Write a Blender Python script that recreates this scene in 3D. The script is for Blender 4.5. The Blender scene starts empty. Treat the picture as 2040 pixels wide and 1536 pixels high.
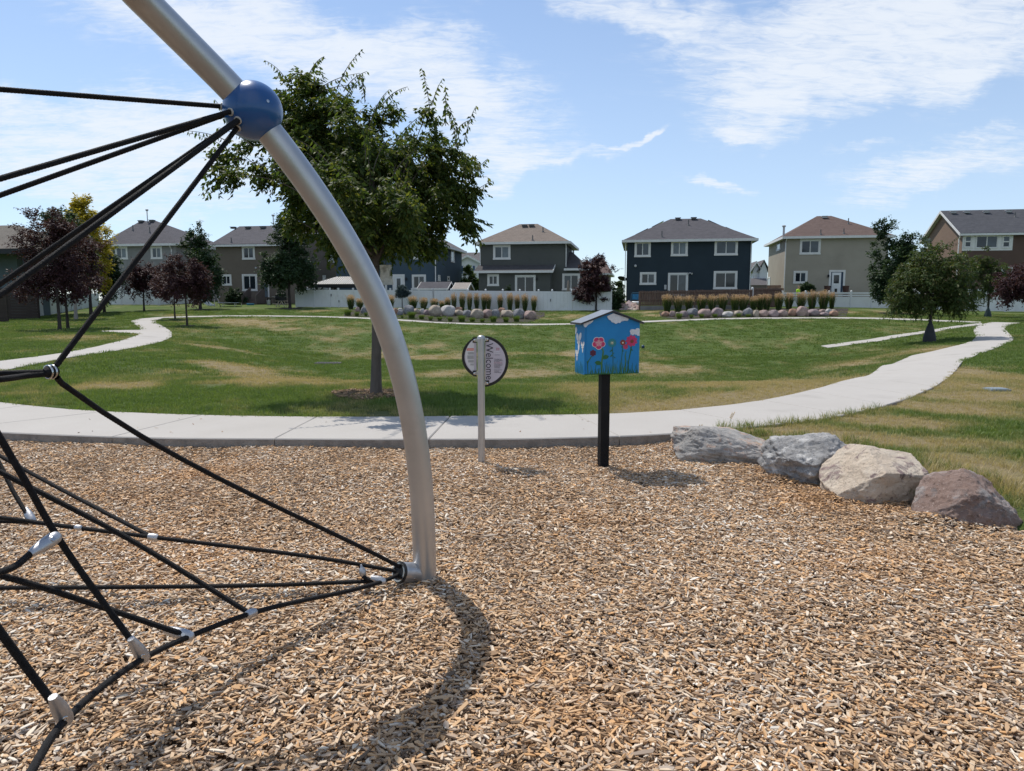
import bpy, bmesh, math, random
import numpy as np
from mathutils import Vector, Matrix, noise as mnoise
R = math.radians
SC = bpy.context.scene
COL = SC.collection
random.seed(7)
RNG = np.random.default_rng(11)

# ------------------------------------------------------------------ camera
F, CX, CY, EYE, PITCH = 1440.0, 1020.0, 768.0, 1.6, R(6.65)
CP, SP = math.cos(PITCH), math.sin(PITCH)
cam = bpy.data.cameras.new('camera')
camo = bpy.data.objects.new('camera', cam)
COL.objects.link(camo)
camo.location = (0, 0, EYE)
camo.rotation_euler = (R(90) - PITCH, 0, 0)
cam.sensor_fit = 'HORIZONTAL'
cam.sensor_width = 36.0
cam.lens = 36.0 * F / 2040.0
cam.clip_start = 0.05
cam.clip_end = 6000
SC.camera = camo

# ------------------------------------------------------------------ light, sky, exposure
SUN_EL, SUN_AZ = R(60), R(-37.5)          # azimuth clockwise from +Y
SUN_DIR = Vector((math.sin(SUN_AZ) * math.cos(SUN_EL), math.cos(SUN_AZ) * math.cos(SUN_EL), math.sin(SUN_EL)))
sl = bpy.data.lights.new('sun', 'SUN')
sl.energy = 4.2
sl.angle = R(0.53)
sl.color = (1.0, 0.95, 0.87)
slo = bpy.data.objects.new('sun', sl)
COL.objects.link(slo)
slo.rotation_euler = (-SUN_DIR).to_track_quat('-Z', 'Y').to_euler()
slo.location = SUN_DIR * 60

world = bpy.data.worlds.new('World')
SC.world = world
world.use_nodes = True
SC.view_settings.view_transform = 'Standard'
SC.view_settings.look = 'None'
SC.view_settings.gamma = 1.0
SC.view_settings.exposure = 0.13
SC.view_settings.use_curve_mapping = False


class NT:
    """small helper to write node graphs"""
    def __init__(self, tree):
        self.t = tree
        self.t.nodes.clear()

    def n(self, typ, **kw):
        nd = self.t.nodes.new(typ)
        for k, v in kw.items():
            if k.startswith('i_'):
                key = k[2:]
                key = int(key) if key.isdigit() else key.replace('_', ' ')
                self.set(nd, key, v)
            else:
                setattr(nd, k, v)
        return nd

    def set(self, nd, key, v):
        sock = nd.inputs[key]
        if isinstance(v, bpy.types.NodeSocket):
            self.t.links.new(v, sock)
        elif isinstance(v, bpy.types.Node):
            self.t.links.new(v.outputs[0], sock)
        else:
            if hasattr(sock, 'default_value'):
                dv = sock.default_value
                if hasattr(dv, '__len__') and not hasattr(v, '__len__'):
                    v = [v] * len(dv)
                elif hasattr(dv, '__len__') and len(dv) == 4 and len(v) == 3:
                    v = (*v, 1)
            sock.default_value = v

    def math(self, op, a, b=0.0, c=None, clamp=False):
        nd = self.n('ShaderNodeMath', operation=op, use_clamp=clamp)
        self.set(nd, 0, a)
        self.set(nd, 1, b)
        if c is not None:
            self.set(nd, 2, c)
        return nd.outputs[0]

    def vmath(self, op, a, b=None, scale=None):
        nd = self.n('ShaderNodeVectorMath', operation=op)
        self.set(nd, 0, a)
        if b is not None:
            self.set(nd, 1, b)
        if scale is not None:
            self.set(nd, 'Scale', scale)
        return nd

    def mix(self, fac, a, b, blend='MIX'):
        nd = self.n('ShaderNodeMix', data_type='RGBA', blend_type=blend)
        self.set(nd, 0, fac)
        self.set(nd, 6, a)
        self.set(nd, 7, b)
        return nd.outputs[2]

    def ramp(self, fac, stops, interp='LINEAR'):
        nd = self.n('ShaderNodeValToRGB')
        nd.color_ramp.interpolation = interp
        el = nd.color_ramp.elements
        while len(el) < len(stops):
            el.new(0.5)
        for e, (p, c) in zip(el, stops):
            e.position = p
            e.color = (*c, 1) if hasattr(c, '__len__') else (c, c, c, 1)
        self.set(nd, 0, fac)
        return nd.outputs[0]

    def noise(self, vec=None, scale=5.0, detail=4.0, rough=0.55, dist=0.0):
        nd = self.n('ShaderNodeTexNoise')
        if vec is not None:
            self.set(nd, 'Vector', vec)
        self.set(nd, 'Scale', scale)
        self.set(nd, 'Detail', detail)
        self.set(nd, 'Roughness', rough)
        self.set(nd, 'Distortion', dist)
        return nd.outputs[0]

    def smooth(self, v, lo, hi):
        nd = self.n('ShaderNodeMapRange', interpolation_type='SMOOTHSTEP')
        self.set(nd, 0, v)
        self.set(nd, 1, lo)
        self.set(nd, 2, hi)
        return nd.outputs[0]


def ray(px, py):
    xn, yn = (px - CX) / F, (py - CY) / F
    return Vector((xn, CP - yn * SP, -(SP + yn * CP)))


def at(px, py, zc):
    d = ray(px, py)
    return Vector((d.x * zc, d.y * zc, EYE + d.z * zc))


def atY(px, py, Y):
    d = ray(px, py)
    t = Y / d.y
    return Vector((d.x * t, Y, EYE + d.z * t))


# ---- sky: Nishita plus a thin high cloud sheet, all by direction
w = NT(world.node_tree)
sky = w.n('ShaderNodeTexSky', sky_type='NISHITA', sun_disc=False, sun_elevation=SUN_EL, sun_rotation=SUN_AZ,
          altitude=1300, air_density=1.0, dust_density=0.25, ozone_density=3.2)
gen = w.n('ShaderNodeTexCoord').outputs['Generated']
sep = w.n('ShaderNodeSeparateXYZ', i_0=gen)
az = w.math('ARCTAN2', sep.outputs[0], sep.outputs[1])
el = w.math('ARCSINE', sep.outputs[2])
ae = w.n('ShaderNodeCombineXYZ', i_0=az, i_1=el, i_2=0.0).outputs[0]
zc_ = w.math('ADD', w.math('MAXIMUM', sep.outputs[2], 0.0), 0.16)
pl = w.n('ShaderNodeCombineXYZ', i_0=w.math('DIVIDE', sep.outputs[0], zc_), i_1=w.math('DIVIDE', sep.outputs[1], zc_), i_2=0.0).outputs[0]
wob = w.n('ShaderNodeTexNoise', i_Vector=ae, i_Scale=6.0, i_Detail=5.0, i_Roughness=0.6)
aew = w.vmath('ADD', ae, w.vmath('SCALE', w.vmath('SUBTRACT', wob.outputs[1], (0.5, 0.5, 0.5)).outputs[0], scale=0.17).outputs[0]).outputs[0]
CLOUDS = [  # where the banks of high cloud stand: px, py, half length, half height, tilt, weight
    (610, 95, 430, 105, 8, .95), (880, 170, 250, 95, 14, .95), (330, 15, 190, 45, 14, .7), (1010, 195, 130, 70, 20, .5),
    (120, 215, 270, 60, 4, .8), (300, 290, 340, 95, 2, .95), (120, 340, 300, 60, 0, .7), (330, 385, 260, 30, 0, .55),
    (1010, 325, 170, 55, -8, .95), (1130, 325, 130, 20, -8, .7), (1245, 292, 62, 13, -14, .9), (1040, 250, 110, 60, 0, .55),
    (1730, 70, 420, 135, 0, 1.0), (1320, 10, 270, 50, 10, .95), (1600, 185, 230, 75, -8, 1.0), (1490, 250, 85, 26, -16, .9), (1960, 110, 190, 90, -12, .95),
    (1900, 345, 210, 36, -4, .75), (1420, 372, 85, 14, 2, .7), (1985, 285, 120, 22, -8, .5), (1780, 215, 200, 30, 0, .5), (1700, 310, 90, 12, 0, .4)]
acc = None
for (px, py, rx, ry, rot, wt) in CLOUDS:
    d = ray(px, py).normalized()
    a0, e0 = math.atan2(d.x, d.y), math.asin(d.z)
    mp = w.n('ShaderNodeMapping', vector_type='TEXTURE')
    w.set(mp, 0, aew)
    mp.inputs[1].default_value = (a0, e0, 0)
    mp.inputs[2].default_value = (0, 0, R(-rot))
    mp.inputs[3].default_value = (rx / F * 1.25, ry / F * 1.25, 1)
    ln = w.vmath('LENGTH', mp.outputs[0]).outputs['Value']
    b = w.math('MULTIPLY', w.smooth(w.math('SUBTRACT', 1.0, ln), -0.1, 0.85), wt)
    acc = b if acc is None else w.math('MAXIMUM', acc, b)
# the same kind of banks carry on over the rest of the sky
behind = w.smooth(w.math('ABSOLUTE', az), 0.70, 0.95)
rest = w.math('MULTIPLY', w.smooth(w.noise(pl, 0.35, 3, 0.5), 0.45, 0.7), 0.9)
high = w.smooth(el, 0.52, 0.75)
acc = w.math('MAXIMUM', acc, w.math('MULTIPLY', rest, w.math('MAXIMUM', behind, high)))
mpn = w.n('ShaderNodeMapping')
w.set(mpn, 0, pl)
mpn.inputs[2].default_value = (0, 0, R(28))
mpn.inputs[3].default_value = (1.0, 2.3, 1)
n1 = w.noise(mpn.outputs[0], 2.4, 10, 0.66, 0.6)
mpr = w.n('ShaderNodeMapping')
w.set(mpr, 0, pl)
mpr.inputs[2].default_value = (0, 0, R(-35))
mpr.inputs[3].default_value = (1.0, 2.6, 1)
n2 = w.noise(mpr.outputs[0], 11.0, 7, 0.66, 0.9)
nn = w.math('ADD', w.math('MULTIPLY', n1, 0.55), w.math('MULTIPLY', n2, 0.45))
dens = w.math('ADD', w.math('MULTIPLY', acc, 0.95), w.math('MULTIPLY', w.math('SUBTRACT', nn, 0.5), 3.2))
dens = w.smooth(dens, 0.0, 1.15)
dens = w.math('MULTIPLY', dens, w.smooth(acc, 0.0, 0.5))
dens = w.math('MULTIPLY', dens, w.smooth(el, 0.0, 0.16))
dens = w.math('MULTIPLY', dens, 0.84)
hz = w.math('SUBTRACT', 1.0, w.smooth(el, -0.02, 0.5))
skyc = w.mix(w.math('ADD', w.math('MULTIPLY', hz, 0.40), 0.18), sky, (3.9, 4.7, 5.6))
tint = w.mix(1.0, skyc, (1.0, 1.0, 1.0), 'MULTIPLY')
cl = w.mix(dens, tint, (5.5, 5.8, 6.2))
bg = w.n('ShaderNodeBackground', i_0=cl, i_1=0.148)
w.t.links.new(bg.outputs[0], w.n('ShaderNodeOutputWorld').inputs[0])

# ------------------------------------------------------------------ numpy noise + terrain
def vnoise(x, y, seed=0):
    x, y = np.asarray(x, float), np.asarray(y, float)
    xi, yi = np.floor(x).astype(np.int64), np.floor(y).astype(np.int64)
    fx, fy = x - xi, y - yi
    fx, fy = fx * fx * (3 - 2 * fx), fy * fy * (3 - 2 * fy)

    def h(a, b):
        n = (a * 374761393 + b * 668265263 + seed * 144665) & 0xFFFFFFFF
        n = ((n ^ (n >> 13)) * 1274126177) & 0xFFFFFFFF
        return ((n ^ (n >> 16)) & 0xFFFF) / 65535.0
    return ((h(xi, yi) * (1 - fx) + h(xi + 1, yi) * fx) * (1 - fy) + (h(xi, yi + 1) * (1 - fx) + h(xi + 1, yi + 1) * fx) * fy)


def fbm(x, y, seed=0, octs=4):
    s, a, t = 0, 1.0, 0
    for o in range(octs):
        s = s + a * vnoise(x * 2 ** o, y * 2 ** o, seed + o * 17)
        t += a
        a *= 0.5
    return s / t


CTRL = []
for col, prof in {
    -400: [(20, .1), (40, .15), (66, .3), (85, 1.2), (110, 1.5)],
    0: [(14, .09), (20, .1), (30, .15), (40, .2), (50, .2), (61, .26), (74, .8), (85, 1.35), (110, 1.5)],
    200: [(12, .09), (16, .09), (24, .1), (31, .14), (40, .17), (50, .24), (60, .5), (68, .85), (80, 1.4)],
    400: [(10, .09), (14, .07), (20, -.02), (25, -.12), (30, -.16), (36, -.06), (42, .1), (48, .24), (54, .42), (62, .85), (70, 1.05), (78, 1.35)],
    600: [(10, .09), (14, .05), (18, -.15), (24, -.4), (30, -.46), (36, -.36), (42, -.1), (48, .17), (53, .4), (60, .75), (67, 1.03), (76, 1.35)],
    800: [(10, .09), (13, .05), (17, -.18), (22, -.5), (28, -.64), (34, -.62), (40, -.4), (46, -.08), (51, .17), (58, .55), (66, 1.0), (76, 1.4)],
    1000: [(9.6, .09), (13, .03), (16, -.15), (20, -.42), (25, -.62), (30, -.68), (35, -.66), (40, -.5), (45, -.22), (50, .02), (54, .12), (60, .5), (65, .82), (75, 1.45)],
    1200: [(9.7, .09), (13, .03), (17, -.2), (22, -.5), (28, -.66), (34, -.66), (40, -.45), (46, -.08), (50, .1), (56, .4), (63, .8), (73, 1.5)],
    1400: [(10, .09), (13, .03), (17, -.2), (22, -.5), (28, -.66), (34, -.66), (40, -.4), (46, .02), (50, .3), (56, .55), (63, .9), (73, 1.5)],
    1600: [(10.8, .08), (14, .02), (18, -.25), (24, -.55), (30, -.62), (35, -.6), (41, -.2), (47, .2), (52, .4), (60, .7), (67, .98), (75, 1.5)],
    1800: [(11, .08), (15, .04), (19, -.05), (25, -.3), (30, -.42), (34, -.36), (40, -.12), (46, .18), (52, .4), (60, .62), (68, .95), (78, 1.5)],
    1960: [(10, .08), (16, .05), (22, .0), (28, -.08), (34, -.05), (40, .05), (46, .18), (52, .28), (60, .45), (70, .85), (80, 1.4)],
    2140: [(10, .09), (16, .07), (22, .06), (30, .05), (38, .1), (46, .2), (56, .35), (68, .7), (80, 1.3)],
    2500: [(14, .1), (24, .12), (40, .2), (60, .4), (80, 1.2), (110, 1.5)],
}.items():
    for (Y, z) in prof:
        if z < 0: z *= 2.1 if col == 600 else 1.65 if 600 < col <= 1600 else 1.1
        CTRL.append(((col - CX) / F * Y * 0.995, Y, z))
for x in (-9, -6, -3, 0, 3, 6, 9):
    for y in (-6, 2, 6, 8.3):
        CTRL.append((x, y, .09))
for p in [(-60, 120, 1.6), (-20, 120, 1.6), (20, 120, 1.6), (60, 120, 1.6), (-80, 60, .6), (80, 60, .8), (-40, 10, .1), (40, 10, .1), (-40, -20, .1), (40, -20, .1), (0, -20, .1)]:
    CTRL.append(p)
CTRL = np.array(CTRL)


def _U(r2):
    return np.where(r2 > 1e-9, r2 * np.log(np.maximum(r2, 1e-9)) * 0.5, 0)


_C = CTRL[:, :2]
_n = len(_C)
_K = _U(((_C[:, None, :] - _C[None, :, :]) ** 2).sum(-1)) + np.eye(_n) * 0.6
_P = np.c_[np.ones(_n), _C]
_A = np.block([[_K, _P], [_P.T, np.zeros((3, 3))]])
_sol = np.linalg.solve(_A, np.r_[CTRL[:, 2], 0, 0, 0])


def H(x, y):
    x, y = np.atleast_1d(np.asarray(x, float)), np.atleast_1d(np.asarray(y, float))
    sh = x.shape
    x, y = x.ravel(), y.ravel()
    out = np.empty(len(x))
    for i in range(0, len(x), 20000):
        xs, ys = np.clip(x[i:i + 20000], -90, 90), np.clip(y[i:i + 20000], -20, 120)
        r2 = (xs[:, None] - _C[None, :, 0]) ** 2 + (ys[:, None] - _C[None, :, 1]) ** 2
        out[i:i + 20000] = _U(r2) @ _sol[:_n] + _sol[_n] + _sol[_n + 1] * xs + _sol[_n + 2] * ys
    return np.clip(out, -1.0, 1.7).reshape(sh)


def h1(x, y):
    return float(H(x, y)[0])


_T = np.concatenate([np.linspace(1.5, 12, 150), np.linspace(12.1, 120, 700)])


def G(px, py, dz=0.0):
    """where the sight line through a point of the photograph meets the terrain"""
    d = ray(px, py)
    zz = EYE + d.z * _T - H(d.x * _T, d.y * _T) - dz
    k = np.argmax(zz < 0)
    if zz[k] >= 0:
        k = len(_T) - 1
    lo, hi = _T[max(k - 1, 0)], _T[k]
    for _ in range(14):
        m = (lo + hi) / 2
        if EYE + d.z * m - h1(d.x * m, d.y * m) - dz < 0:
            hi = m
        else:
            lo = m
    return Vector((d.x * hi, d.y * hi, EYE + d.z * hi))


def Z0(px, py, z=0.0):
    d = ray(px, py)
    t = (z - EYE) / d.z
    return Vector((d.x * t, d.y * t, z))


# ------------------------------------------------------------------ mesh + object helpers
def org(o):
    v = Vector((0, 0, 0))
    while o is not None:
        v += o.location
        o = o.parent
    return v


def tag(o, label=None, cat=None, group=None, kind=None):
    if label: o['label'] = label
    if cat: o['category'] = cat
    if group: o['group'] = group
    if kind: o['kind'] = kind
    return o


def root(name, loc, label, cat, group=None):
    o = bpy.data.objects.new(name, None)
    o.empty_display_size = 0.2
    COL.objects.link(o)
    o.location = loc
    return tag(o, label, cat, group)


def link(name, me, parent=None):
    o = bpy.data.objects.new(name, me)
    COL.objects.link(o)
    if parent is not None:
        o.parent = parent
    return o


def copy_tree(o, parent=None):
    c = o.copy()
    COL.objects.link(c)
    c.parent = parent
    for ch in list(o.children):
        copy_tree(ch, c)
    return c


class MB:
    def __init__(self):
        self.v, self.f, self.m = [], [], []
        self.cur = 0

    def add(self, vs, fs):
        b = len(self.v)
        self.v.extend(tuple(p) for p in vs)
        for f in fs:
            self.f.append([b + i for i in f])
            self.m.append(self.cur)

    def box(self, c, s, ax=None):
        c = Vector(c)
        X, Y, Z = ax if ax else (Vector((1, 0, 0)), Vector((0, 1, 0)), Vector((0, 0, 1)))
        vs = [c + X * (s[0] / 2 * i) + Y * (s[1] / 2 * j) + Z * (s[2] / 2 * k) for k in (-1, 1) for j in (-1, 1) for i in (-1, 1)]
        self.add(vs, [(0, 2, 3, 1), (4, 5, 7, 6), (0, 1, 5, 4), (2, 6, 7, 3), (0, 4, 6, 2), (1, 3, 7, 5)])

    def bar(self, a, b, wd, ht, up=Vector((0, 0, 1))):
        a, b = Vector(a), Vector(b)
        X = (b - a)
        L = X.length
        X.normalize()
        Y = up.cross(X)
        if Y.length < 1e-4: Y = Vector((0, 1, 0)).cross(X)
        Y.normalize()
        Zz = X.cross(Y)
        self.box((a + b) / 2, (L, wd, ht), (X, Y, Zz))

    def quad(self, a, b, c, d):
        self.add([a, b, c, d], [(0, 1, 2, 3)])

    def prism(self, poly, ext):
        """closed solid from polygon (list of Vectors) extruded by vector ext"""
        n = len(poly)
        ext = Vector(ext)
        vs = [Vector(p) for p in poly] + [Vector(p) + ext for p in poly]
        self.add(vs, [list(range(n))[::-1], list(range(n, 2 * n))] + [(i, (i + 1) % n, n + (i + 1) % n, n + i) for i in range(n)])

    def tube(self, pts, rad, n=8, caps=True):
        pts = [Vector(p) for p in pts]
        if not hasattr(rad, '__len__'): rad = [rad] * len(pts)
        T = [(pts[min(i + 1, len(pts) - 1)] - pts[max(i - 1, 0)]).normalized() for i in range(len(pts))]
        u = T[0].orthogonal().normalized()
        vs = []
        for p, t, r in zip(pts, T, rad):
            u = (u - t * u.dot(t)).normalized()
            v = t.cross(u)
            for k in range(n):
                a = 2 * math.pi * k / n
                vs.append(p + (u * math.cos(a) + v * math.sin(a)) * r)
        fs = []
        for i in range(len(pts) - 1):
            for k in range(n):
                fs.append((i * n + k, i * n + (k + 1) % n, (i + 1) * n + (k + 1) % n, (i + 1) * n + k))
        if caps:
            fs.append(list(range(n))[::-1])
            fs.append(list(range((len(pts) - 1) * n, len(pts) * n)))
        self.add(vs, fs)

    def lathe(self, p, axis, prof, n=20, flat=1.0, flat_dir=None):
        """prof: (distance along axis, radius)"""
        p, axis = Vector(p), Vector(axis).normalized()
        u = Vector(flat_dir) if flat_dir is not None else axis.orthogonal()
        u = (u - axis * u.dot(axis)).normalized()
        v = axis.cross(u)
        vs, fs = [], []
        for (t, r) in prof:
            for k in range(n):
                a = 2 * math.pi * k / n
                vs.append(p + axis * t + (u * math.cos(a) * flat + v * math.sin(a)) * r)
        for i in range(len(prof) - 1):
            for k in range(n):
                fs.append((i * n + k, i * n + (k + 1) % n, (i + 1) * n + (k + 1) % n, (i + 1) * n + k))
        fs.append(list(range(n))[::-1])
        fs.append(list(range((len(prof) - 1) * n, len(prof) * n)))
        self.add(vs, fs)

    def build(self, name, mats, parent=None, smooth=False, kind=None, bevel=0.0):
        me = bpy.data.meshes.new(name)
        o0 = org(parent) if parent is not None else Vector((0, 0, 0))
        me.from_pydata([tuple(Vector(p) - o0) for p in self.v], [], self.f)
        mats = mats if isinstance(mats, (list, tuple)) else [mats]
        for m in mats: me.materials.append(m)
        if len(mats) > 1:
            me.polygons.foreach_set('material_index', self.m)
        bm = bmesh.new()
        bm.from_mesh(me)
        bmesh.ops.recalc_face_normals(bm, faces=bm.faces)
        if bevel:
            bmesh.ops.bevel(bm, geom=list(bm.edges), offset=bevel, segments=2, affect='EDGES', profile=0.6)
        bm.to_mesh(me)
        bm.free()
        if smooth:
            me.polygons.foreach_set('use_smooth', [True] * len(me.polygons))
            try:
                me.set_sharp_from_angle(angle=R(40))
            except Exception:
                pass
        o = link(name, me, parent)
        if kind: o['kind'] = kind
        return o


def np_mesh(name, verts, faces, mats, smooth=False):
    """fast mesh from arrays; faces: (n,k)"""
    me = bpy.data.meshes.new(name)
    verts = np.ascontiguousarray(verts, np.float32)
    faces = np.ascontiguousarray(faces, np.int32)
    nf, k = faces.shape
    me.vertices.add(len(verts))
    me.vertices.foreach_set('co', verts.ravel())
    me.loops.add(nf * k)
    me.loops.foreach_set('vertex_index', faces.ravel())
    me.polygons.add(nf)
    me.polygons.foreach_set('loop_start', np.arange(0, nf * k, k, dtype=np.int32))
    me.polygons.foreach_set('loop_total', np.full(nf, k, np.int32))
    if smooth:
        me.polygons.foreach_set('use_smooth', np.ones(nf, bool))
    me.update(calc_edges=True)
    for m in (mats if isinstance(mats, (list, tuple)) else [mats]): me.materials.append(m)
    return me


# ------------------------------------------------------------------ materials
def mk(name, base, var=None, scale=4.0, rough=0.7, metal=0.0, bump=0.0, bscale=40.0, spec=0.4, coord='Object', coat=0.0, detail=5, stretch=None, dirt=None, dscale=1.2):
    m = bpy.data.materials.new(name)
    m.use_nodes = True
    t = NT(m.node_tree)
    tc = t.n('ShaderNodeTexCoord').outputs[coord] if coord != 'World' else t.n('ShaderNodeNewGeometry').outputs['Position']
    if stretch:
        mp = t.n('ShaderNodeMapping')
        t.set(mp, 0, tc)
        mp.inputs[3].default_value = stretch
        tc = mp.outputs[0]
    col = base
    if var is not None:
        col = t.mix(t.smooth(t.noise(tc, scale, detail, 0.6), 0.3, 0.7), base, var)
    if dirt is not None:
        col = t.mix(t.smooth(t.noise(tc, dscale, 6, 0.65), 0.52, 0.75), col, dirt)
    b = t.n('ShaderNodeBsdfPrincipled')
    t.set(b, 'Base Color', col)
    t.set(b, 'Roughness', rough)
    t.set(b, 'Metallic', metal)
    t.set(b, 'Specular IOR Level', spec)
    if coat:
        t.set(b, 'Coat Weight', coat)
        t.set(b, 'Coat Roughness', 0.15)
    if bump:
        bp = t.n('ShaderNodeBump', i_Strength=bump, i_Distance=0.02)
        t.set(bp, 'Height', t.noise(tc, bscale, 6, 0.6))
        t.set(b, 'Normal', bp)
    t.t.links.new(b.outputs[0], t.n('ShaderNodeOutputMaterial').inputs[0])
    return m


def leaf_mat(name, cols, trans=0.35, rough=0.55):
    """foliage: per-leaf colour and light coming through the leaf"""
    m = bpy.data.materials.new(name)
    m.use_nodes = True
    t = NT(m.node_tree)
    rnd = t.n('ShaderNodeNewGeometry').outputs['Random Per Island']
    n = len(cols)
    c = t.ramp(rnd, [(i / max(n - 1, 1), cc) for i, cc in enumerate(cols)])
    tc = t.n('ShaderNodeTexCoord').outputs['Object']
    c = t.mix(t.math('MULTIPLY', t.noise(tc, 1.3, 2), 0.6), c, tuple(x * 1.35 for x in cols[n // 2]))
    b = t.n('ShaderNodeBsdfPrincipled', i_Roughness=rough)
    t.set(b, 'Base Color', c)
    t.set(b, 'Specular IOR Level', 0.2)
    tr = t.n('ShaderNodeBsdfTranslucent')
    t.set(tr, 0, t.mix(1.0, c, (1.5, 1.45, 0.7), 'MULTIPLY'))
    mx = t.n('ShaderNodeMixShader', i_0=trans)
    t.t.links.new(b.outputs[0], mx.inputs[1])
    t.t.links.new(tr.outputs[0], mx.inputs[2])
    t.t.links.new(mx.outputs[0], t.n('ShaderNodeOutputMaterial').inputs[0])
    return m


def grass_color(t, dry, pos):
    """green lawn with straw where it has dried out; dry: 0..1"""
    fine = t.noise(pos, 9.0, 4, 0.6)
    mid = t.noise(pos, 0.7, 4, 0.6)
    g = t.mix(mid, (0.050, 0.088, 0.018), (0.110, 0.148, 0.038))
    g = t.mix(t.math('MULTIPLY', fine, 0.5), g, (0.088, 0.130, 0.036))
    s = t.mix(fine, (0.32, 0.245, 0.142), (0.21, 0.175, 0.085))
    cl_ = t.noise(pos, 2.6, 7, 0.72)
    g = t.mix(t.math('MULTIPLY', t.smooth(cl_, 0.52, 0.68), 0.6), g, (0.036, 0.070, 0.014))
    g = t.mix(t.math('MULTIPLY', t.smooth(cl_, 0.46, 0.34), 0.5), g, (0.125, 0.150, 0.045))
    d = t.smooth(t.math('ADD', dry, t.math('MULTIPLY', t.math('SUBTRACT', fine, 0.5), 0.75)), 0.10, 1.0)
    return t.mix(d, g, s)


M = {}
# lawn sheet
m = bpy.data.materials.new('lawn')
m.use_nodes = True
t = NT(m.node_tree)
pos = t.n('ShaderNodeNewGeometry').outputs['Position']
dry = t.n('ShaderNodeAttribute', attribute_name='dry').outputs['Fac']
c = grass_color(t, dry, pos)
b = t.n('ShaderNodeBsdfPrincipled', i_Roughness=0.9)
t.set(b, 'Specular IOR Level', 0.1)
t.set(b, 'Base Color', c)
hgt = t.math('ADD', t.noise(pos, 14, 5, 0.7), t.math('MULTIPLY', t.noise(pos, 3, 4, 0.6), 0.8))
bp = t.n('ShaderNodeBump', i_Strength=0.9, i_Distance=0.10)
t.set(bp, 'Height', hgt)
t.set(b, 'Normal', bp)
t.t.links.new(b.outputs[0], t.n('ShaderNodeOutputMaterial').inputs[0])
M['lawn'] = m
# grass blades
m = bpy.data.materials.new('grass_blade')
m.use_nodes = True
t = NT(m.node_tree)
pos = t.n('ShaderNodeNewGeometry').outputs['Position']
dry = t.n('ShaderNodeAttribute', attribute_name='dry', attribute_type='INSTANCER').outputs['Fac']
rnd = t.n('ShaderNodeNewGeometry').outputs['Random Per Island']
c = grass_color(t, t.math('ADD', dry, t.math('MULTIPLY', t.math('SUBTRACT', rnd, 0.5), 0.45)), pos)
c = t.mix(1.0, c, t.ramp(rnd, [(0, 1.0), (1, 1.7)]), 'MULTIPLY')
b = t.n('ShaderNodeBsdfPrincipled', i_Roughness=0.5)
t.set(b, 'Base Color', c)
t.set(b, 'Specular IOR Level', 0.25)
tr = t.n('ShaderNodeBsdfTranslucent')
t.set(tr, 0, t.mix(1.0, c, (1.5, 1.5, 0.8), 'MULTIPLY'))
mx = t.n('ShaderNodeMixShader', i_0=0.35)
t.t.links.new(b.outputs[0], mx.inputs[1])
t.t.links.new(tr.outputs[0], mx.inputs[2])
t.t.links.new(mx.outputs[0], t.n('ShaderNodeOutputMaterial').inputs[0])
M['blade'] = m
# wood chip
m = bpy.data.materials.new('wood_chip')
m.use_nodes = True
t = NT(m.node_tree)
tone = t.n('ShaderNodeAttribute', attribute_name='tone', attribute_type='INSTANCER').outputs['Fac']
pos = t.n('ShaderNodeNewGeometry').outputs['Position']
c = t.ramp(tone, [(0, (.14, .098, .066)), (.07, (.31, .195, .115)), (.18, (.47, .30, .170)), (.34, (.63, .43, .255)), (.46, (.66, .365, .155)), (.58, (.71, .515, .33)), (.68, (.41, .345, .285)), (.76, (.34, .245, .175)), (.85, (.75, .595, .43)), (.94, (.80, .69, .55)), (1, (.84, .77, .67))])
g_ = t.n('ShaderNodeTexCoord').outputs['Generated']
mp = t.n('ShaderNodeMapping')
t.set(mp, 0, g_)
mp.inputs[3].default_value = (1.5, 14, 6)
c = t.mix(t.math('MULTIPLY', t.noise(mp.outputs[0], 2.0, 3), 0.4), c, (.16, .11, .07))
patch = t.noise(pos, 0.55, 3)
c = t.mix(t.math('MULTIPLY', t.smooth(patch, 0.5, 0.75), 0.42), c, (.58, .30, .11))
b = t.n('ShaderNodeBsdfPrincipled', i_Roughness=0.8)
t.set(b, 'Specular IOR Level', 0.25)
t.set(b, 'Base Color', c)
t.t.links.new(b.outputs[0], t.n('ShaderNodeOutputMaterial').inputs[0])
M['chip'] = m
M['chipbase'] = mk('chip_base', (.11, .068, .04), (.24, .15, .085), 60, 0.95, bump=1.0, bscale=90, coord='World')
M['mulch'] = mk('dark_mulch', (.022, .016, .013), (.048, .036, .029), 25, 0.95, bump=1.0, bscale=60, coord='World')
# concrete with broom marks
m = bpy.data.materials.new('concrete')
m.use_nodes = True
t = NT(m.node_tree)
pos = t.n('ShaderNodeNewGeometry').outputs['Position']
c = t.mix(t.noise(pos, 1.1, 6, 0.6), (.36, .335, .305), (.44, .415, .385))
c = t.mix(t.math('MULTIPLY', t.smooth(t.noise(pos, 0.55, 5, 0.6), 0.55, 0.72), 0.5), c, (.25, .23, .205))
c = t.mix(t.math('MULTIPLY', t.smooth(t.noise(pos, 60, 3, 0.6), 0.62, 0.75), 0.25), c, (.25, .23, .21))
mp = t.n('ShaderNodeMapping')
t.set(mp, 0, pos)
mp.inputs[3].default_value = (90, 4, 4)
bp = t.n('ShaderNodeBump', i_Strength=0.35, i_Distance=0.01)
t.set(bp, 'Height', t.math('ADD', t.noise(mp.outputs[0], 1.0, 3), t.math('MULTIPLY', t.noise(pos, 120, 3), 0.5)))
b = t.n('ShaderNodeBsdfPrincipled', i_Roughness=0.85)
t.set(b, 'Specular IOR Level', 0.25)
t.set(b, 'Base Color', c)
t.set(b, 'Normal', bp)
t.t.links.new(b.outputs[0], t.n('ShaderNodeOutputMaterial').inputs[0])
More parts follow.
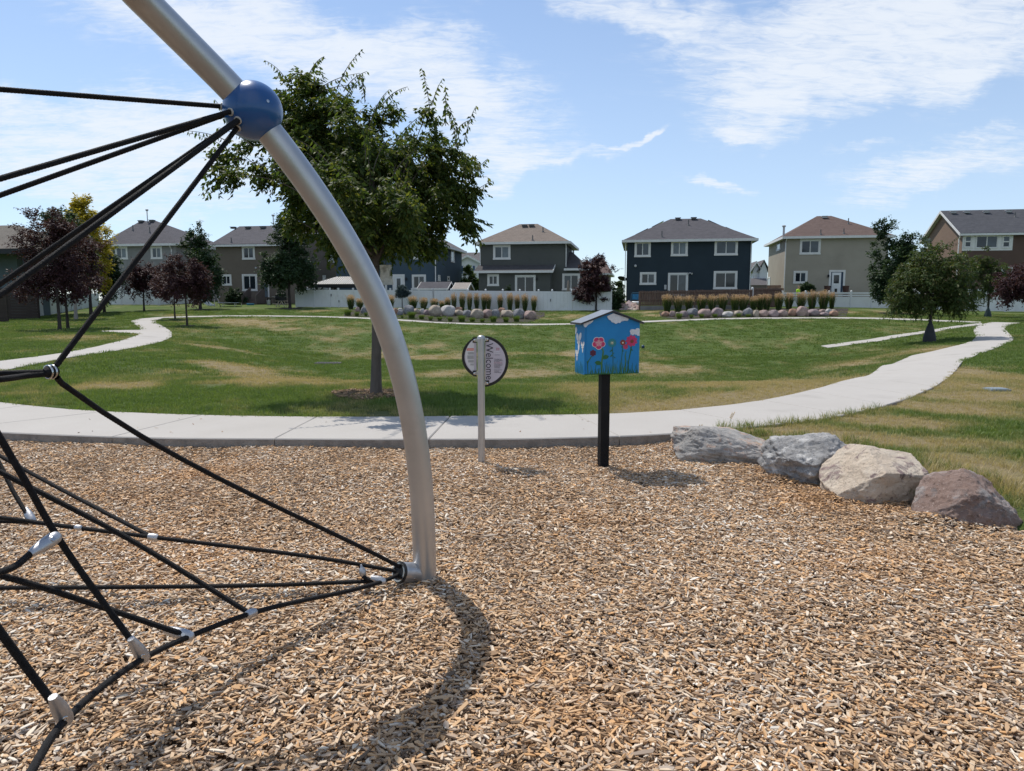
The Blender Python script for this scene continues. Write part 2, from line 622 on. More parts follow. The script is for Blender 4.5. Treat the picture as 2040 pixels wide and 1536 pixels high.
M['concrete'] = m
M['curb'] = mk('rough_concrete', (.30, .27, .24), (.20, .18, .16), 8, 0.95, bump=0.8, bscale=70, coord='World')

M['alu'] = mk('powder_coated_metal', (.485, .485, .485), (.43, .43, .43), 3, 0.36, metal=0.72, bump=0.05, bscale=300, dirt=(.36, .35, .345), dscale=2.5)
M['cast'] = mk('cast_aluminium', (.50, .50, .51), (.40, .40, .41), 20, 0.42, metal=0.85, bump=0.12, bscale=200)
M['bolt'] = mk('steel_bolt', (.50, .50, .50), None, rough=0.25, metal=1.0)
M['rope'] = mk('black_rope', (.007, .0065, .007), (.016, .015, .016), 60, 0.7, bump=0.5, bscale=350, spec=0.22)
M['rubber'] = mk('black_rubber', (.012, .012, .012), None, rough=0.5)
M['hub'] = mk('blue_gloss', (.006, .066, .22), (.008, .076, .24), 6, 0.30, coat=0.35, dirt=(.02, .09, .23), dscale=3)
M['grommet'] = mk('grommet_plastic', (.42, .40, .37), None, rough=0.4)
# ------------------------------------------------------------------ outlines of the paths (traced on the terrain)
def px_line(pts, dz=0.0):
    return [G(a, b, dz) for a, b in pts]


PATH_L = [(-420, 752), (-160, 785), (0, 800), (56, 809), (130, 815.5), (203, 820), (316, 824.6), (460, 829), (620, 831), (797, 831), (900, 828.5), (1050, 827.5), (1146, 826), (1240, 824),
          (1353, 819.5), (1465, 805), (1513, 800), (1578, 786), (1640, 771), (1697, 758), (1751, 734), (1780, 721), (1805, 710.6), (1870, 696.6), (1915, 687), (1939, 679), (1947.5, 671.5), (1944, 663.7), (1935, 657), (1945, 650), (1958, 645), (1975, 641.5)]
PATH_R = [(-700, 838), (-420, 848), (-150, 856), (0, 859.6), (110, 866), (225, 870.5), (338, 873), (520, 874), (812, 875), (900, 874.5), (1050, 874), (1193, 870.7), (1300, 866), (1358, 863),
          (1430, 855), (1520, 848), (1600, 841), (1686, 827), (1751, 812), (1816, 790), (1870, 771), (1895, 750), (1901, 741), (1908, 723.5), (1945, 704), (1988, 691), (2018, 681), (2025, 675), (2013, 665.6), (1997, 654), (2001, 647), (2032, 643)]
JOINTS = [((-420, 752), (-700, 838)), ((-160, 785), (-420, 848)), ((52, 808.3), (-260, 852.8)), ((200, 821), (-90, 857.5)), ((397, 827), (225, 870.5)), ((628, 831), (520, 874)), ((888, 829), (865, 874.7)), ((1146, 826), (1243, 868.6)),
          ((1353, 819.5), (1520, 848)), ((1513, 800), (1690, 826)), ((1605, 779), (1762, 808)), ((1655, 767.5), (1822, 788)), ((1697, 758), (1866, 772.5)), ((1735, 741), (1893, 752)), ((1770, 725.5), (1903, 735)),
          ((1805, 710.6), (1920, 717)), ((1850, 701), (1950, 702.3)), ((1895, 691.5), (1988, 691)), ((1939, 679), (2024, 678)), ((1944, 664), (2012, 665)), ((1940, 652), (1997, 653)), ((1975, 641.5), (2032, 643))]


def along(poly, pts):
    """parameter (index + fraction) of the polyline point closest to each pt, in picture space"""
    out = []
    for q in pts:
        best = (1e9, 0)
        for i in range(len(poly) - 1):
            a, b = Vector(poly[i]), Vector(poly[i + 1])
            d = b - a
            u = max(0, min(1, (Vector(q) - a).dot(d) / d.length_squared))
            e = (a + d * u - Vector(q)).length
            if e < best[0]: best = (e, i + u)
        out.append(best[1])
    return out


def lerp_poly(P, u):
    i = min(int(u), len(P) - 2)
    return P[i].lerp(P[i + 1], u - i)


def smooth_poly(P, it=2):
    for _ in range(it):
        Q = [P[0]] + [(P[i - 1] + P[i] * 2 + P[i + 1]) / 4 for i in range(1, len(P) - 1)] + [P[-1]]
        P = Q
    return P


LW = smooth_poly(px_line(PATH_L, .015), 1)
RW = smooth_poly(px_line(PATH_R, .015), 1)
path = bpy.data.objects.new('path', None)
COL.objects.link(path)
path['kind'] = 'structure'
uL = along(PATH_L, [j[0] for j in JOINTS])
uR = along(PATH_R, [j[1] for j in JOINTS])
PATH_POLYS = []
for i in range(len(JOINTS) - 1):
    n = 9
    Ls = [lerp_poly(LW, uL[i] + (uL[i + 1] - uL[i]) * k / n) for k in range(n + 1)]
    Rs = [lerp_poly(RW, uR[i] + (uR[i + 1] - uR[i]) * k / n) for k in range(n + 1)]
    PATH_POLYS.append([(p.x, p.y) for p in Ls] + [(p.x, p.y) for p in Rs[::-1]])
    gap = 0.024 if i != 6 and i != 5 else 0.028
    # pull the ends in to leave the joint open
    for S in (Ls, Rs):
        d0, d1 = (S[1] - S[0]), (S[-2] - S[-1])
        S[0] = S[0] + d0.normalized() * gap / 2
        S[-1] = S[-1] + d1.normalized() * gap / 2
    mb = MB()
    na = 4
    grid = []
    for a, b in zip(Ls, Rs):
        row = []
        for k in range(na + 1):
            p = a.lerp(b, k / na)
            p.z = h1(p.x, p.y) + .018
            row.append(p)
        grid.append(row)
    top = [p for r in grid for p in r]
    wdt = na + 1
    mb.add(top, [(r * wdt + k, r * wdt + k + 1, (r + 1) * wdt + k + 1, (r + 1) * wdt + k) for r in range(n) for k in range(na)])
    rim = [grid[r][0] for r in range(n + 1)] + [grid[n][k] for k in range(1, na + 1)] + [grid[r][na] for r in range(n - 1, -1, -1)] + [grid[0][k] for k in range(na - 1, 0, -1)]
    cen = sum(rim, Vector()) / len(rim)
    # rounded shoulder then a side face
    sh = [p + (p - cen).normalized() * 0.012 - Vector((0, 0, .012)) for p in rim]
    dn = [q - Vector((0, 0, .17)) + Vector((0, 0, 0)) for q in sh]
    nr = len(rim)
    mb.add(rim + sh, [(k, (k + 1) % nr, nr + (k + 1) % nr, nr + k) for k in range(nr)])
    mb.cur = 1
    mb.add(sh + dn, [(k, (k + 1) % nr, nr + (k + 1) % nr, nr + k) for k in range(nr)])
    mb.build('slab', [M['concrete'], M['curb']], path, smooth=False)


def ribbon(name, Lp, Rp, zoff, mat, n=60, na=4, thick=0.12, kind='structure', parent=None, rnd=0.0):
    """a strip laid on the terrain between two traced edges"""
    def res(P):
        d = [0]
        for a, b in zip(P, P[1:]): d.append(d[-1] + (b - a).length)
        out = []
        for k in range(n + 1):
            s = d[-1] * k / n
            i = max(j for j in range(len(d)) if d[j] <= s + 1e-9)
            i = min(i, len(P) - 2)
            out.append(P[i].lerp(P[i + 1], (s - d[i]) / max(d[i + 1] - d[i], 1e-6)))
        return out
    A, B = res(Lp), res(Rp)
    vs = []
    for a, b in zip(A, B):
        for k in range(na + 1):
            p = a.lerp(b, k / na)
            e = 0 if k in (0, na) else rnd
            vs.append((p.x, p.y, h1(p.x, p.y) + zoff + e * (fbm(p.x * 1.3, p.y * 1.3, 5) - .3)))
    wd = na + 1
    fs = [(r * wd + k, r * wd + k + 1, (r + 1) * wd + k + 1, (r + 1) * wd + k) for r in range(n) for k in range(na)]
    mb = MB()
    mb.add(vs, fs)
    edge = [Vector(vs[r * wd]) for r in range(n + 1)] + [Vector(vs[n * wd + k]) for k in range(1, na + 1)] + [Vector(vs[r * wd + na]) for r in range(n - 1, -1, -1)] + [Vector(vs[k]) for k in range(na - 1, 0, -1)]
    lo = [p - Vector((0, 0, thick)) for p in edge]
    ne = len(edge)
    mb.add(edge + lo, [(k, (k + 1) % ne, ne + (k + 1) % ne, ne + k) for k in range(ne)])
    o = mb.build(name, mat, parent, smooth=False, kind=kind if parent is None else None)
    return [(p.x, p.y) for p in A] + [(p.x, p.y) for p in B[::-1]]


KEEP_OUT = list(PATH_POLYS)
# path that winds away past the plum trees
lp_up = [(-900, 776), (-560, 764), (-260, 742), (-120, 735), (0, 721), (68, 713), (135, 703), (192, 692), (248, 680), (279.6, 667.5), (283, 660), (281, 653), (270.6, 646.5), (253, 638.8), (266, 635), (316, 632.3)]
lp_dn = [(-900, 822), (-560, 802), (-260, 775), (-120, 760), (0, 742), (68, 729), (135, 711.5), (225, 702), (282, 691.6), (327, 681.5), (347, 670), (345, 663.4), (331.5, 653), (311, 644), (300, 637.5), (327, 634)]
KEEP_OUT.append(ribbon('winding_path', smooth_poly(px_line(lp_up), 1), smooth_poly(px_line(lp_dn), 1), .02, M['concrete'], n=80))
KEEP_OUT.append(ribbon('path_spur', px_line([(203, 659.2), (284, 657.4)]), px_line([(203, 661.8), (284, 666)]), .016, M['concrete'], n=12))
# thin path across the far side
fu = [(318, 632.2), (361, 630.2), (460, 628.4), (540, 628.8), (620, 630.2), (735, 632.6), (791, 636), (867, 642), (980, 645.6), (1060, 645.6), (1144, 644.4), (1281, 640.4), (1361, 637), (1432, 634.4), (1500, 633.2), (1580, 632), (1667, 632.2), (1720, 632.6), (1840, 636), (1954, 641.5)]
KEEP_OUT.append(ribbon('distant_path', smooth_poly(px_line(fu), 1), smooth_poly(px_line([(a, b + (2.0 if 300 < a < 700 else 2.6)) for a, b in fu]), 1), .02, M['concrete'], n=120, na=2))
# path that dips into the basin
KEEP_OUT.append(ribbon('basin_path', px_line([(1635, 689.5), (1729, 677), (1848, 659), (1956, 643.8)]), px_line([(1650, 693.2), (1751, 680.2), (1859, 662.2), (1957, 647.5)]), .018, M['concrete'], n=40))

# ------------------------------------------------------------------ playground outline
PLAY = [(-14, -6)] + [(p.x, p.y + .45) for p in RW[:14]]
edge_px = [(1432, 893), (1530, 912), (1612, 938), (1735, 978), (1840, 1002), (1930, 1028), (2060, 1062), (2300, 1110)]
edge_w = [Z0(a, b, .03) for a, b in edge_px]
PLAY += [(p.x, p.y) for p in edge_w] + [(9, 2.6), (9, -6)]
PLAY = np.array(PLAY)


def inside(poly, x, y):
    poly = np.asarray(poly)
    x, y = np.asarray(x), np.asarray(y)
    r = np.zeros(x.shape, bool)
    j = len(poly) - 1
    for i in range(len(poly)):
        xi, yi, xj, yj = poly[i][0], poly[i][1], poly[j][0], poly[j][1]
        if yi != yj:
            c = ((yi > y) != (yj > y)) & (x < (xj - xi) * (y - yi) / (yj - yi) + xi)
            r ^= c
        j = i
    return r


def dist_poly(poly, x, y):
    poly = np.asarray(poly)
    d = np.full(np.shape(x), 1e9)
    for i in range(len(poly)):
        a, b = poly[i], poly[(i + 1) % len(poly)]
        e = b - a
        u = np.clip(((x - a[0]) * e[0] + (y - a[1]) * e[1]) / max((e ** 2).sum(), 1e-9), 0, 1)
        d = np.minimum(d, np.hypot(x - a[0] - u * e[0], y - a[1] - u * e[1]))
    return d


# ------------------------------------------------------------------ lawn
DRY = []   # dried-out places: point of the photograph, half width px, half height px, tilt, weight
for (px, py, rx, ry, rot, wt) in [
        (1450, 800, 190, 13, -8, 1.0), (1600, 762, 80, 9, -14, .9), (1330, 812, 80, 9, -2, .9), (230, 770, 110, 10, -1, .95), (430, 728, 60, 7, 13, 1.0), (520, 746, 70, 7, 13, 1.1), (600, 760, 60, 6, 13, .9), (400, 690, 60, 4, 12, .6), (480, 700, 70, 4, 11, .6),
        (700, 700, 120, 12, 3, .6), (820, 748, 110, 10, 0, .45), (1000, 745, 180, 12, 0, .55), (1190, 728, 170, 16, 0, .5), (1330, 735, 90, 14, 0, .5), (1120, 705, 220, 7, 0, .6), (880, 712, 160, 7, 0, .6),
        (480, 640, 150, 8, 0, .75), (620, 672, 60, 6, 10, .5), (860, 690, 120, 6, 0, .4), (350, 740, 50, 5, 8, .5), (80, 700, 60, 5, 0, .5), (130, 672, 60, 5, 4, .5),
        (1900, 815, 200, 14, 2, .8), (1700, 880, 200, 14, 2, .7), (1930, 920, 160, 22, 3, .7), (1790, 842, 170, 14, 2, 1.0), (1620, 862, 150, 18, 2, .7), (1960, 790, 130, 9, 0, .9), (1960, 745, 80, 16, 0, .8), (1500, 858, 60, 10, -6, .5), (1850, 880, 250, 16, 3, .55), (1980, 950, 120, 20, 2, .8), (1840, 700, 60, 5, -12, .7), (1700, 722, 60, 5, -14, .5),
        (1335, 629, 60, 4, 3, 1.0), (1275, 622, 40, 3, 0, .8), (1120, 630, 90, 8, 0, .45), (620, 620, 40, 5, 0, .6), (1740, 622, 80, 7, 0, .5), (330, 628, 60, 3, 0, .7), (720, 655, 120, 9, 0, .35), (560, 652, 160, 8, 0, .45)]:
    c = G(px, py)
    a_, b_ = G(px + rx * math.cos(R(rot)), py + rx * math.sin(R(rot))), G(px, py - ry)
    ax = Vector((a_.x - c.x, a_.y - c.y))
    ay = Vector((-ax.y, ax.x)).normalized() * max((b_ - c).length * .9, .25)
    DRY.append((c.x, c.y, ax, ay, wt))


def dryness(x, y):
    n = fbm(x * .55 + .3, y * .33, 3, 4)
    d = (n - .5) * 1.25 + .10
    for (cx_, cy_, ax, ay, wt) in DRY:
        u = ((x - cx_) * ax.x + (y - cy_) * ax.y) / ax.length_squared
        v = ((x - cx_) * ay.x + (y - cy_) * ay.y) / ay.length_squared
        q = np.clip(1.25 - np.sqrt(u * u + v * v), 0, 1)
        d = d + wt * .95 * q * q * (3 - 2 * q)
    # green fringe beside the paths keeps water
    return np.clip(d + (fbm(x * 2.6, y * 1.2, 9, 3) - .5) * .9, 0, 1)


def axis(segs):
    out = []
    for a, b, s in segs:
        out += list(np.arange(a, b, s))
    return np.array(out + [segs[-1][1]])


gx = axis([(-1500, -100, 200), (-100, -44, 3), (-44, -20, .7), (-20, -8, .3), (-8, 8, .2), (8, 20, .3), (20, 48, .7), (48, 100, 3), (100, 1500, 200)])
gy = axis([(-300, -20, 60), (-20, 2, 2), (2, 7, .5), (7, 15, .16), (15, 26, .25), (26, 56, .4), (56, 72, .3), (72, 100, 1.5), (100, 300, 25), (300, 3000, 450)])
XX, YY = np.meshgrid(gx, gy)
ZZ = H(XX, YY)
near = (np.abs(XX) < 16) & (YY < 12) & (YY > -8)
pin = np.zeros(XX.shape)
ins = inside(PLAY, XX, YY) & near
dd = dist_poly(PLAY, XX, YY)
sd = np.where(ins, dd, -dd)
mk_ = np.clip((sd + .28) / .45, 0, 1)
mk_ = np.where(near, mk_ * mk_ * (3 - 2 * mk_), 0)
ZZ = ZZ * (1 - mk_) + (-.16) * mk_
for poly in PATH_POLYS:   # the bed under the slabs
    pp = np.array(poly)
    sel = (XX > pp[:, 0].min() - .1) & (XX < pp[:, 0].max() + .1) & (YY > pp[:, 1].min() - .1) & (YY < pp[:, 1].max() + .1)
    if sel.any():
        i2 = np.zeros(XX.shape, bool)
        i2[sel] = inside(pp, XX[sel], YY[sel])
        ZZ = np.where(i2, np.minimum(ZZ, H(XX, YY) - .05) if False else ZZ - .05, ZZ)
ZZ = ZZ + (fbm(XX * .8, YY * .8, 21, 3) - .5) * .05 * ((YY > 10) & (YY < 75))
nx, ny = len(gx), len(gy)
idx = np.arange(nx * ny).reshape(ny, nx)
fc = np.stack([idx[:-1, :-1], idx[:-1, 1:], idx[1:, 1:], idx[1:, :-1]], -1).reshape(-1, 4)
me = np_mesh('lawn', np.stack([XX, YY, ZZ], -1).reshape(-1, 3), fc, M['lawn'], smooth=True)
at_ = me.attributes.new('dry', 'FLOAT', 'POINT')
at_.data.foreach_set('value', dryness(XX, YY).ravel().astype(np.float32))
tag(link('lawn', me), kind='structure')

# ------------------------------------------------------------------ wood chip surface
def chip_z(x, y):
    return (fbm(x * .9, y * .9, 31, 3) - .5) * .07 + (fbm(x * 5, y * 5, 33, 2) - .5) * .02


cx_, cy_ = np.arange(-13, 9, .12), np.arange(-5, 8.7, .12)
XX, YY = np.meshgrid(cx_, cy_)
keep = inside(PLAY, XX, YY) | (dist_poly(PLAY, XX, YY) < .2)
ZZ = chip_z(XX, YY) - .012
nx, ny = len(cx_), len(cy_)
idx = np.arange(nx * ny).reshape(ny, nx)
fc = np.stack([idx[:-1, :-1], idx[:-1, 1:], idx[1:, 1:], idx[1:, :-1]], -1).reshape(-1, 4)
fc = fc[keep.ravel()[fc].all(1)]
me = np_mesh('playground_floor', np.stack([XX, YY, ZZ], -1).reshape(-1, 3), fc, M['chipbase'], smooth=True)
tag(link('playground_floor', me), kind='structure')


def scatter(name, pts, rot, scl, idx, attrs, sources, label=None):
    """one object whose geometry nodes set the small source meshes on its points"""
    me = bpy.data.meshes.new(name)
    me.vertices.add(len(pts))
    me.vertices.foreach_set('co', np.ascontiguousarray(pts, np.float32).ravel())
    for nm, arr, typ, key in [('rot', rot, 'FLOAT_VECTOR', 'vector'), ('scl', scl, 'FLOAT_VECTOR', 'vector'), ('idx', idx, 'INT', 'value')] + [(k, v, 'FLOAT', 'value') for k, v in attrs.items()]:
        a = me.attributes.new(nm, typ, 'POINT')
        a.data.foreach_set(key, np.ascontiguousarray(arr, np.int32 if typ == 'INT' else np.float32).ravel())
    o = link(name, me)
    o['kind'] = 'stuff'
    src = bpy.data.collections.new(name + '_pieces')
    for k, sm in enumerate(sources):
        so = bpy.data.objects.new('%s_piece_%02d' % (name, k), sm)
        src.objects.link(so)
    ng = bpy.data.node_groups.new(name, 'GeometryNodeTree')
    ng.interface.new_socket('Geometry', in_out='INPUT', socket_type='NodeSocketGeometry')
    ng.interface.new_socket('Geometry', in_out='OUTPUT', socket_type='NodeSocketGeometry')
    N = ng.nodes
    gi, go = N.new('NodeGroupInput'), N.new('NodeGroupOutput')
    ci = N.new('GeometryNodeCollectionInfo')
    ci.inputs['Collection'].default_value = src
    ci.inputs['Separate Children'].default_value = True
    ci.inputs['Reset Children'].default_value = True
    ip = N.new('GeometryNodeInstanceOnPoints')
    ip.inputs['Pick Instance'].default_value = True

    def attr(nm, typ):
        a = N.new('GeometryNodeInputNamedAttribute')
        a.data_type = typ
        a.inputs['Name'].default_value = nm
        return a.outputs['Attribute']
    L = ng.links.new
    e2r = N.new('FunctionNodeEulerToRotation')
    L(attr('rot', 'FLOAT_VECTOR'), e2r.inputs[0])
    L(gi.outputs[0], ip.inputs['Points'])
    L(ci.outputs[0], ip.inputs['Instance'])
    L(attr('idx', 'INT'), ip.inputs['Instance Index'])
    L(e2r.outputs[0], ip.inputs['Rotation'])
    L(attr('scl', 'FLOAT_VECTOR'), ip.inputs['Scale'])
    L(ip.outputs[0], go.inputs[0])
    md = o.modifiers.new('scatter', 'NODES')
    md.node_group = ng
    return o


def chip_mesh(k):
    """a splinter of wood: tapered, slightly bent, faceted; 1 long"""
    r = random.Random(k)
    n = 3
    vs, fs = [], []
    for i in range(n):
        x = -.5 + i / (n - 1)
        wd = (.5 if i == 1 else r.uniform(.12, .48)) * r.uniform(.8, 1.1)
        th = .5 if i == 1 else r.uniform(.2, .45)
        oy, oz = r.uniform(-.1, .1), (r.uniform(-.15, .15) if i != 1 else 0)
        sh = r.uniform(-.10, .10) if i != 1 else 0
        for (a, b) in ((-1, -1), (1, -1), (1, 1), (-1, 1)):
            vs.append((x + sh * a, oy + a * wd, oz + b * th))
    for i in range(n - 1):
        for k2 in range(4):
            fs.append((i * 4 + k2, i * 4 + (k2 + 1) % 4, (i + 1) * 4 + (k2 + 1) % 4, (i + 1) * 4 + k2))
    fs += [(3, 2, 1, 0), (8, 9, 10, 11)]
    me = bpy.data.meshes.new('chip_%d' % k)
    me.from_pydata(vs, [], fs)
    me.materials.append(M['chip'])
    return me


def cone_points(y0, y1, per_m2, margin=1.1):
    A = .72 * (y1 ** 2 - y0 ** 2) + 2 * margin * (y1 - y0)
    n = int(A * per_m2)
    hw1 = .72 * y1 + margin
    x = RNG.uniform(-hw1, hw1, n * 3)
    y = RNG.uniform(y0, y1, n * 3)
    k = np.abs(x) < .72 * y + margin
    # uniform per area: the box has 2*hw1*(y1-y0)
    keepn = int(2 * hw1 * (y1 - y0) * per_m2)
    x, y = x[:keepn], y[:keepn]
    k = k[:keepn]
    return x[k], y[k]


X1, Y1 = cone_points(1.6, 4.6, 7400, .9)
X2, Y2 = cone_points(4.6, 8.5, 5600, .9)
x, y = np.r_[X1, X2], np.r_[Y1, Y2]
# chips lie up to the curb face and between the boulders
k = inside(PLAY, x, y)
curb = np.zeros(len(x), bool)
for poly in PATH_POLYS[1:9]:
    curb |= inside(poly, x, y)
k &= ~curb
x, y = x[k], y[k]
n = len(x)
L_ = np.clip(RNG.lognormal(math.log(.030), .42, n), .011, .085)
W_ = np.clip(RNG.lognormal(math.log(.0105), .35, n), .005, .022)
tiny = RNG.random(n) < .36
L_ = np.where(tiny, L_ * .5, L_)
W_ = np.where(tiny, W_ * .6, W_)
W_ = np.minimum(W_, L_ * .6)
T_ = np.clip(RNG.lognormal(math.log(.0045), .35, n), .002, .010)
lay = RNG.random(n)
z = chip_z(x, y) + lay ** 1.5 * .026
for (bx, by, ra, rb) in [(Z0(a_, b_).x, Z0(a_, b_).y, .55, .16) for a_, b_ in ((1440, 905), (1612, 955), (1738, 992), (1922, 1040))]:   # chips heaped against the boulders
    z = z + .05 * np.clip(1.35 - np.hypot((x - bx) / ra, (y - by) / rb), 0, 1)
z = z + .03 * np.clip(1 - dist_poly(PLAY, x, y - .45) / .22, 0, 1) * (y > 7)
rot = np.c_[RNG.normal(0, .24, n), RNG.normal(0, .15, n), RNG.uniform(0, 6.283, n)]
tone = np.clip(RNG.random(n) + (fbm(x * 1.2, y * 1.2, 41, 2) - .5) * .3, 0, 1)
scatter('wood_chips', np.c_[x, y, z], rot, np.c_[L_, W_, T_], RNG.integers(0, 12, n), {'tone': tone}, [chip_mesh(i) for i in range(12)])


def tuft_mesh(k, nb, rad, hmin, hmax, wd, lean=.5):
    r = random.Random(100 + k)
    vs, fs = [], []
    for _ in range(nb):
        a, q = r.uniform(0, 6.283), rad * math.sqrt(r.random())
        bx, by = q * math.cos(a), q * math.sin(a)
        hh = r.uniform(hmin, hmax)
        la, ln = r.uniform(0, 6.283), r.uniform(.1, lean) * hh
        w_ = wd * r.uniform(.7, 1.3)
        px_, py_ = -math.sin(la + r.uniform(-.8, .8)) * w_ / 2, math.cos(la) * w_ / 2
        dx, dy = math.cos(la) * ln, math.sin(la) * ln
        b = len(vs)
        vs += [(bx - px_, by - py_, -.01), (bx + px_, by + py_, -.01), (bx + dx * .35 + px_ * .8, by + dy * .35 + py_ * .8, hh * .6), (bx + dx * .35 - px_ * .8, by + dy * .35 - py_ * .8, hh * .6), (bx + dx, by + dy, hh)]
        fs += [(b, b + 1, b + 2, b + 3), (b + 3, b + 2, b + 4)]
    me = bpy.data.meshes.new('tuft_%d' % k)
    me.from_pydata(vs, [], fs)
    me.materials.append(M['blade'])
    return me


def lawn_mask(x, y):
    k = ~inside(PLAY, x, y)
    for poly in KEEP_OUT:
        pp = np.array(poly)
        s = (x > pp[:, 0].min()) & (x < pp[:, 0].max()) & (y > pp[:, 1].min()) & (y < pp[:, 1].max()) & k
        if s.any():
            ii = np.where(s)[0]
            k[ii[inside(pp, x[ii], y[ii])]] = False
    return k


def grass(name, y0, y1, per, sc, seed, tufts):
    x, y = cone_points(y0, y1, per, 3.5)
    k = lawn_mask(x, y)
    dr = dryness(x, y)
    k &= RNG.random(len(x)) > dr * .55
    k &= fbm(x * 1.7, y * 1.7, 55, 2) > .18
    x, y, dr = x[k], y[k], dr[k]
    n = len(x)
    z = H(x, y) + (fbm(x * .8, y * .8, 21, 3) - .5) * .05 * (y > 10)
    s = RNG.uniform(.7, 1.25, n) * sc * (1 - .35 * dr)
    scatter(name, np.c_[x, y, z], np.c_[RNG.normal(0, .08, n), RNG.normal(0, .08, n), RNG.uniform(0, 6.283, n)], np.c_[s, s, s * RNG.uniform(.8, 1.2, n)], RNG.integers(0, len(tufts), n), {'dry': dr}, tufts)


fine = [tuft_mesh(i, 16, .075, .025, .06, .0048, .8) for i in range(6)]
rough = [tuft_mesh(10 + i, 26, .17, .03, .065, .010, .8) for i in range(5)]
grass('grass', 5.2, 15, 270, 1.12, 1, fine)
grass('grass', 15, 34, 36, 1.0, 2, rough)
coarse_t = [tuft_mesh(20 + i, 30, .34, .035, .075, .020, .8) for i in range(4)]
grass('grass', 33, 62, 9, 1.0, 3, coarse_t)
# ================================================================== rope climber
base_g = Z0(846, 1156, 0)
climber = root('rope_climber', base_g, 'silver arched pole climber with blue ball joint and black rope net', 'climbing frame')
ctl = [(846, 1190, 4.19), (846, 1150, 4.18), (847, 1060, 4.13), (841, 960, 4.07), (829, 850, 4.00), (806, 735, 3.92), (765, 610, 3.83), (704, 490, 3.74), (622, 372, 3.63), (542, 266, 3.53), (504, 221, 3.49), (467, 182, 3.44), (398, 112, 3.33), (333, 48, 3.22), (283, -2, 3.13), (215, -70, 3.00)]
cp = [at(*c) for c in ctl]
# carry the arch on over its crown and down to its other foot, out of the picture
apex = Vector((-2.55, 2.05, 3.0))
foot1 = cp[1]
mirror_n = Vector((-1, -1.05, 0)).normalized()


def refl(p):
    q = p - apex
    return p - mirror_n * 2 * q.dot(mirror_n)


other = [refl(p) for p in cp[::-1][1:]]
spl = cp + [cp[-1].lerp(apex, .5) + Vector((0, 0, .10)), apex + Vector((0, 0, .06))] + [refl(cp[-1].lerp(apex, .5) + Vector((0, 0, .10)))] + [refl(cp[-1])] + other


def catmull(P, seg=8):
    """smooth curve through the points; tangents scaled to each span so that short spans do not loop"""
    n = len(P)
    D = []
    for i in range(n):
        a_, b_ = P[max(i - 1, 0)], P[min(i + 1, n - 1)]
        d0, d1 = (P[i] - a_), (b_ - P[i])
        v = (d0.normalized() if d0.length > 1e-9 else Vector()) + (d1.normalized() if d1.length > 1e-9 else Vector())
        D.append(v.normalized() if v.length > 1e-6 else Vector((0, 0, 0)))
    out = []
    for i in range(n - 1):
        L = (P[i + 1] - P[i]).length
        m0, m1 = D[i] * L, D[i + 1] * L
        for k in range(seg):
            t_ = k / seg
            t2, t3 = t_ * t_, t_ ** 3
            out.append(P[i] * (2 * t3 - 3 * t2 + 1) + m0 * (t3 - 2 * t2 + t_) + P[i + 1] * (3 * t2 - 2 * t3) + m1 * (t3 - t2))
    return out + [P[-1]]


hubp = at(504, 221, 3.49)
smp = catmull(spl[:1] + smooth_poly(spl[1:16], 2) + spl[16:], 8)
hi = min(range(len(smp)), key=lambda i: (smp[i] - hubp).length)
PR = .0665
mb = MB(); mb.tube(smp[:hi + 1], PR, 40); mb.build('lower_pole', M['alu'], climber, smooth=True)
mb = MB(); mb.tube(smp[hi:], PR, 40); mb.build('upper_pole', M['alu'], climber, smooth=True)
# ball joint
mb = MB()
axis_h = (smp[hi + 2] - smp[hi - 2]).normalized()
HR = .139
mb.lathe(hubp, axis_h, [(math.sin(a) * HR, math.cos(a) * HR) for a in np.linspace(-R(61), R(61), 32)], 56)
hub = mb.build('ball_joint', M['hub'], climber, smooth=True)
# small drain hole and screw
vdir = (camo.location - hubp).normalized()
pp = hubp + (at(546, 193, 3.36) - hubp).normalized() * (HR + .0005)
mb = MB(); nrm = (pp - hubp).normalized()
mb.lathe(pp, nrm, [(-.002, .0075), (.0012, .0075), (.0015, .006)], 18)
mb.build('bolt', M['bolt'], hub, smooth=True)

ROPE_R = .0114


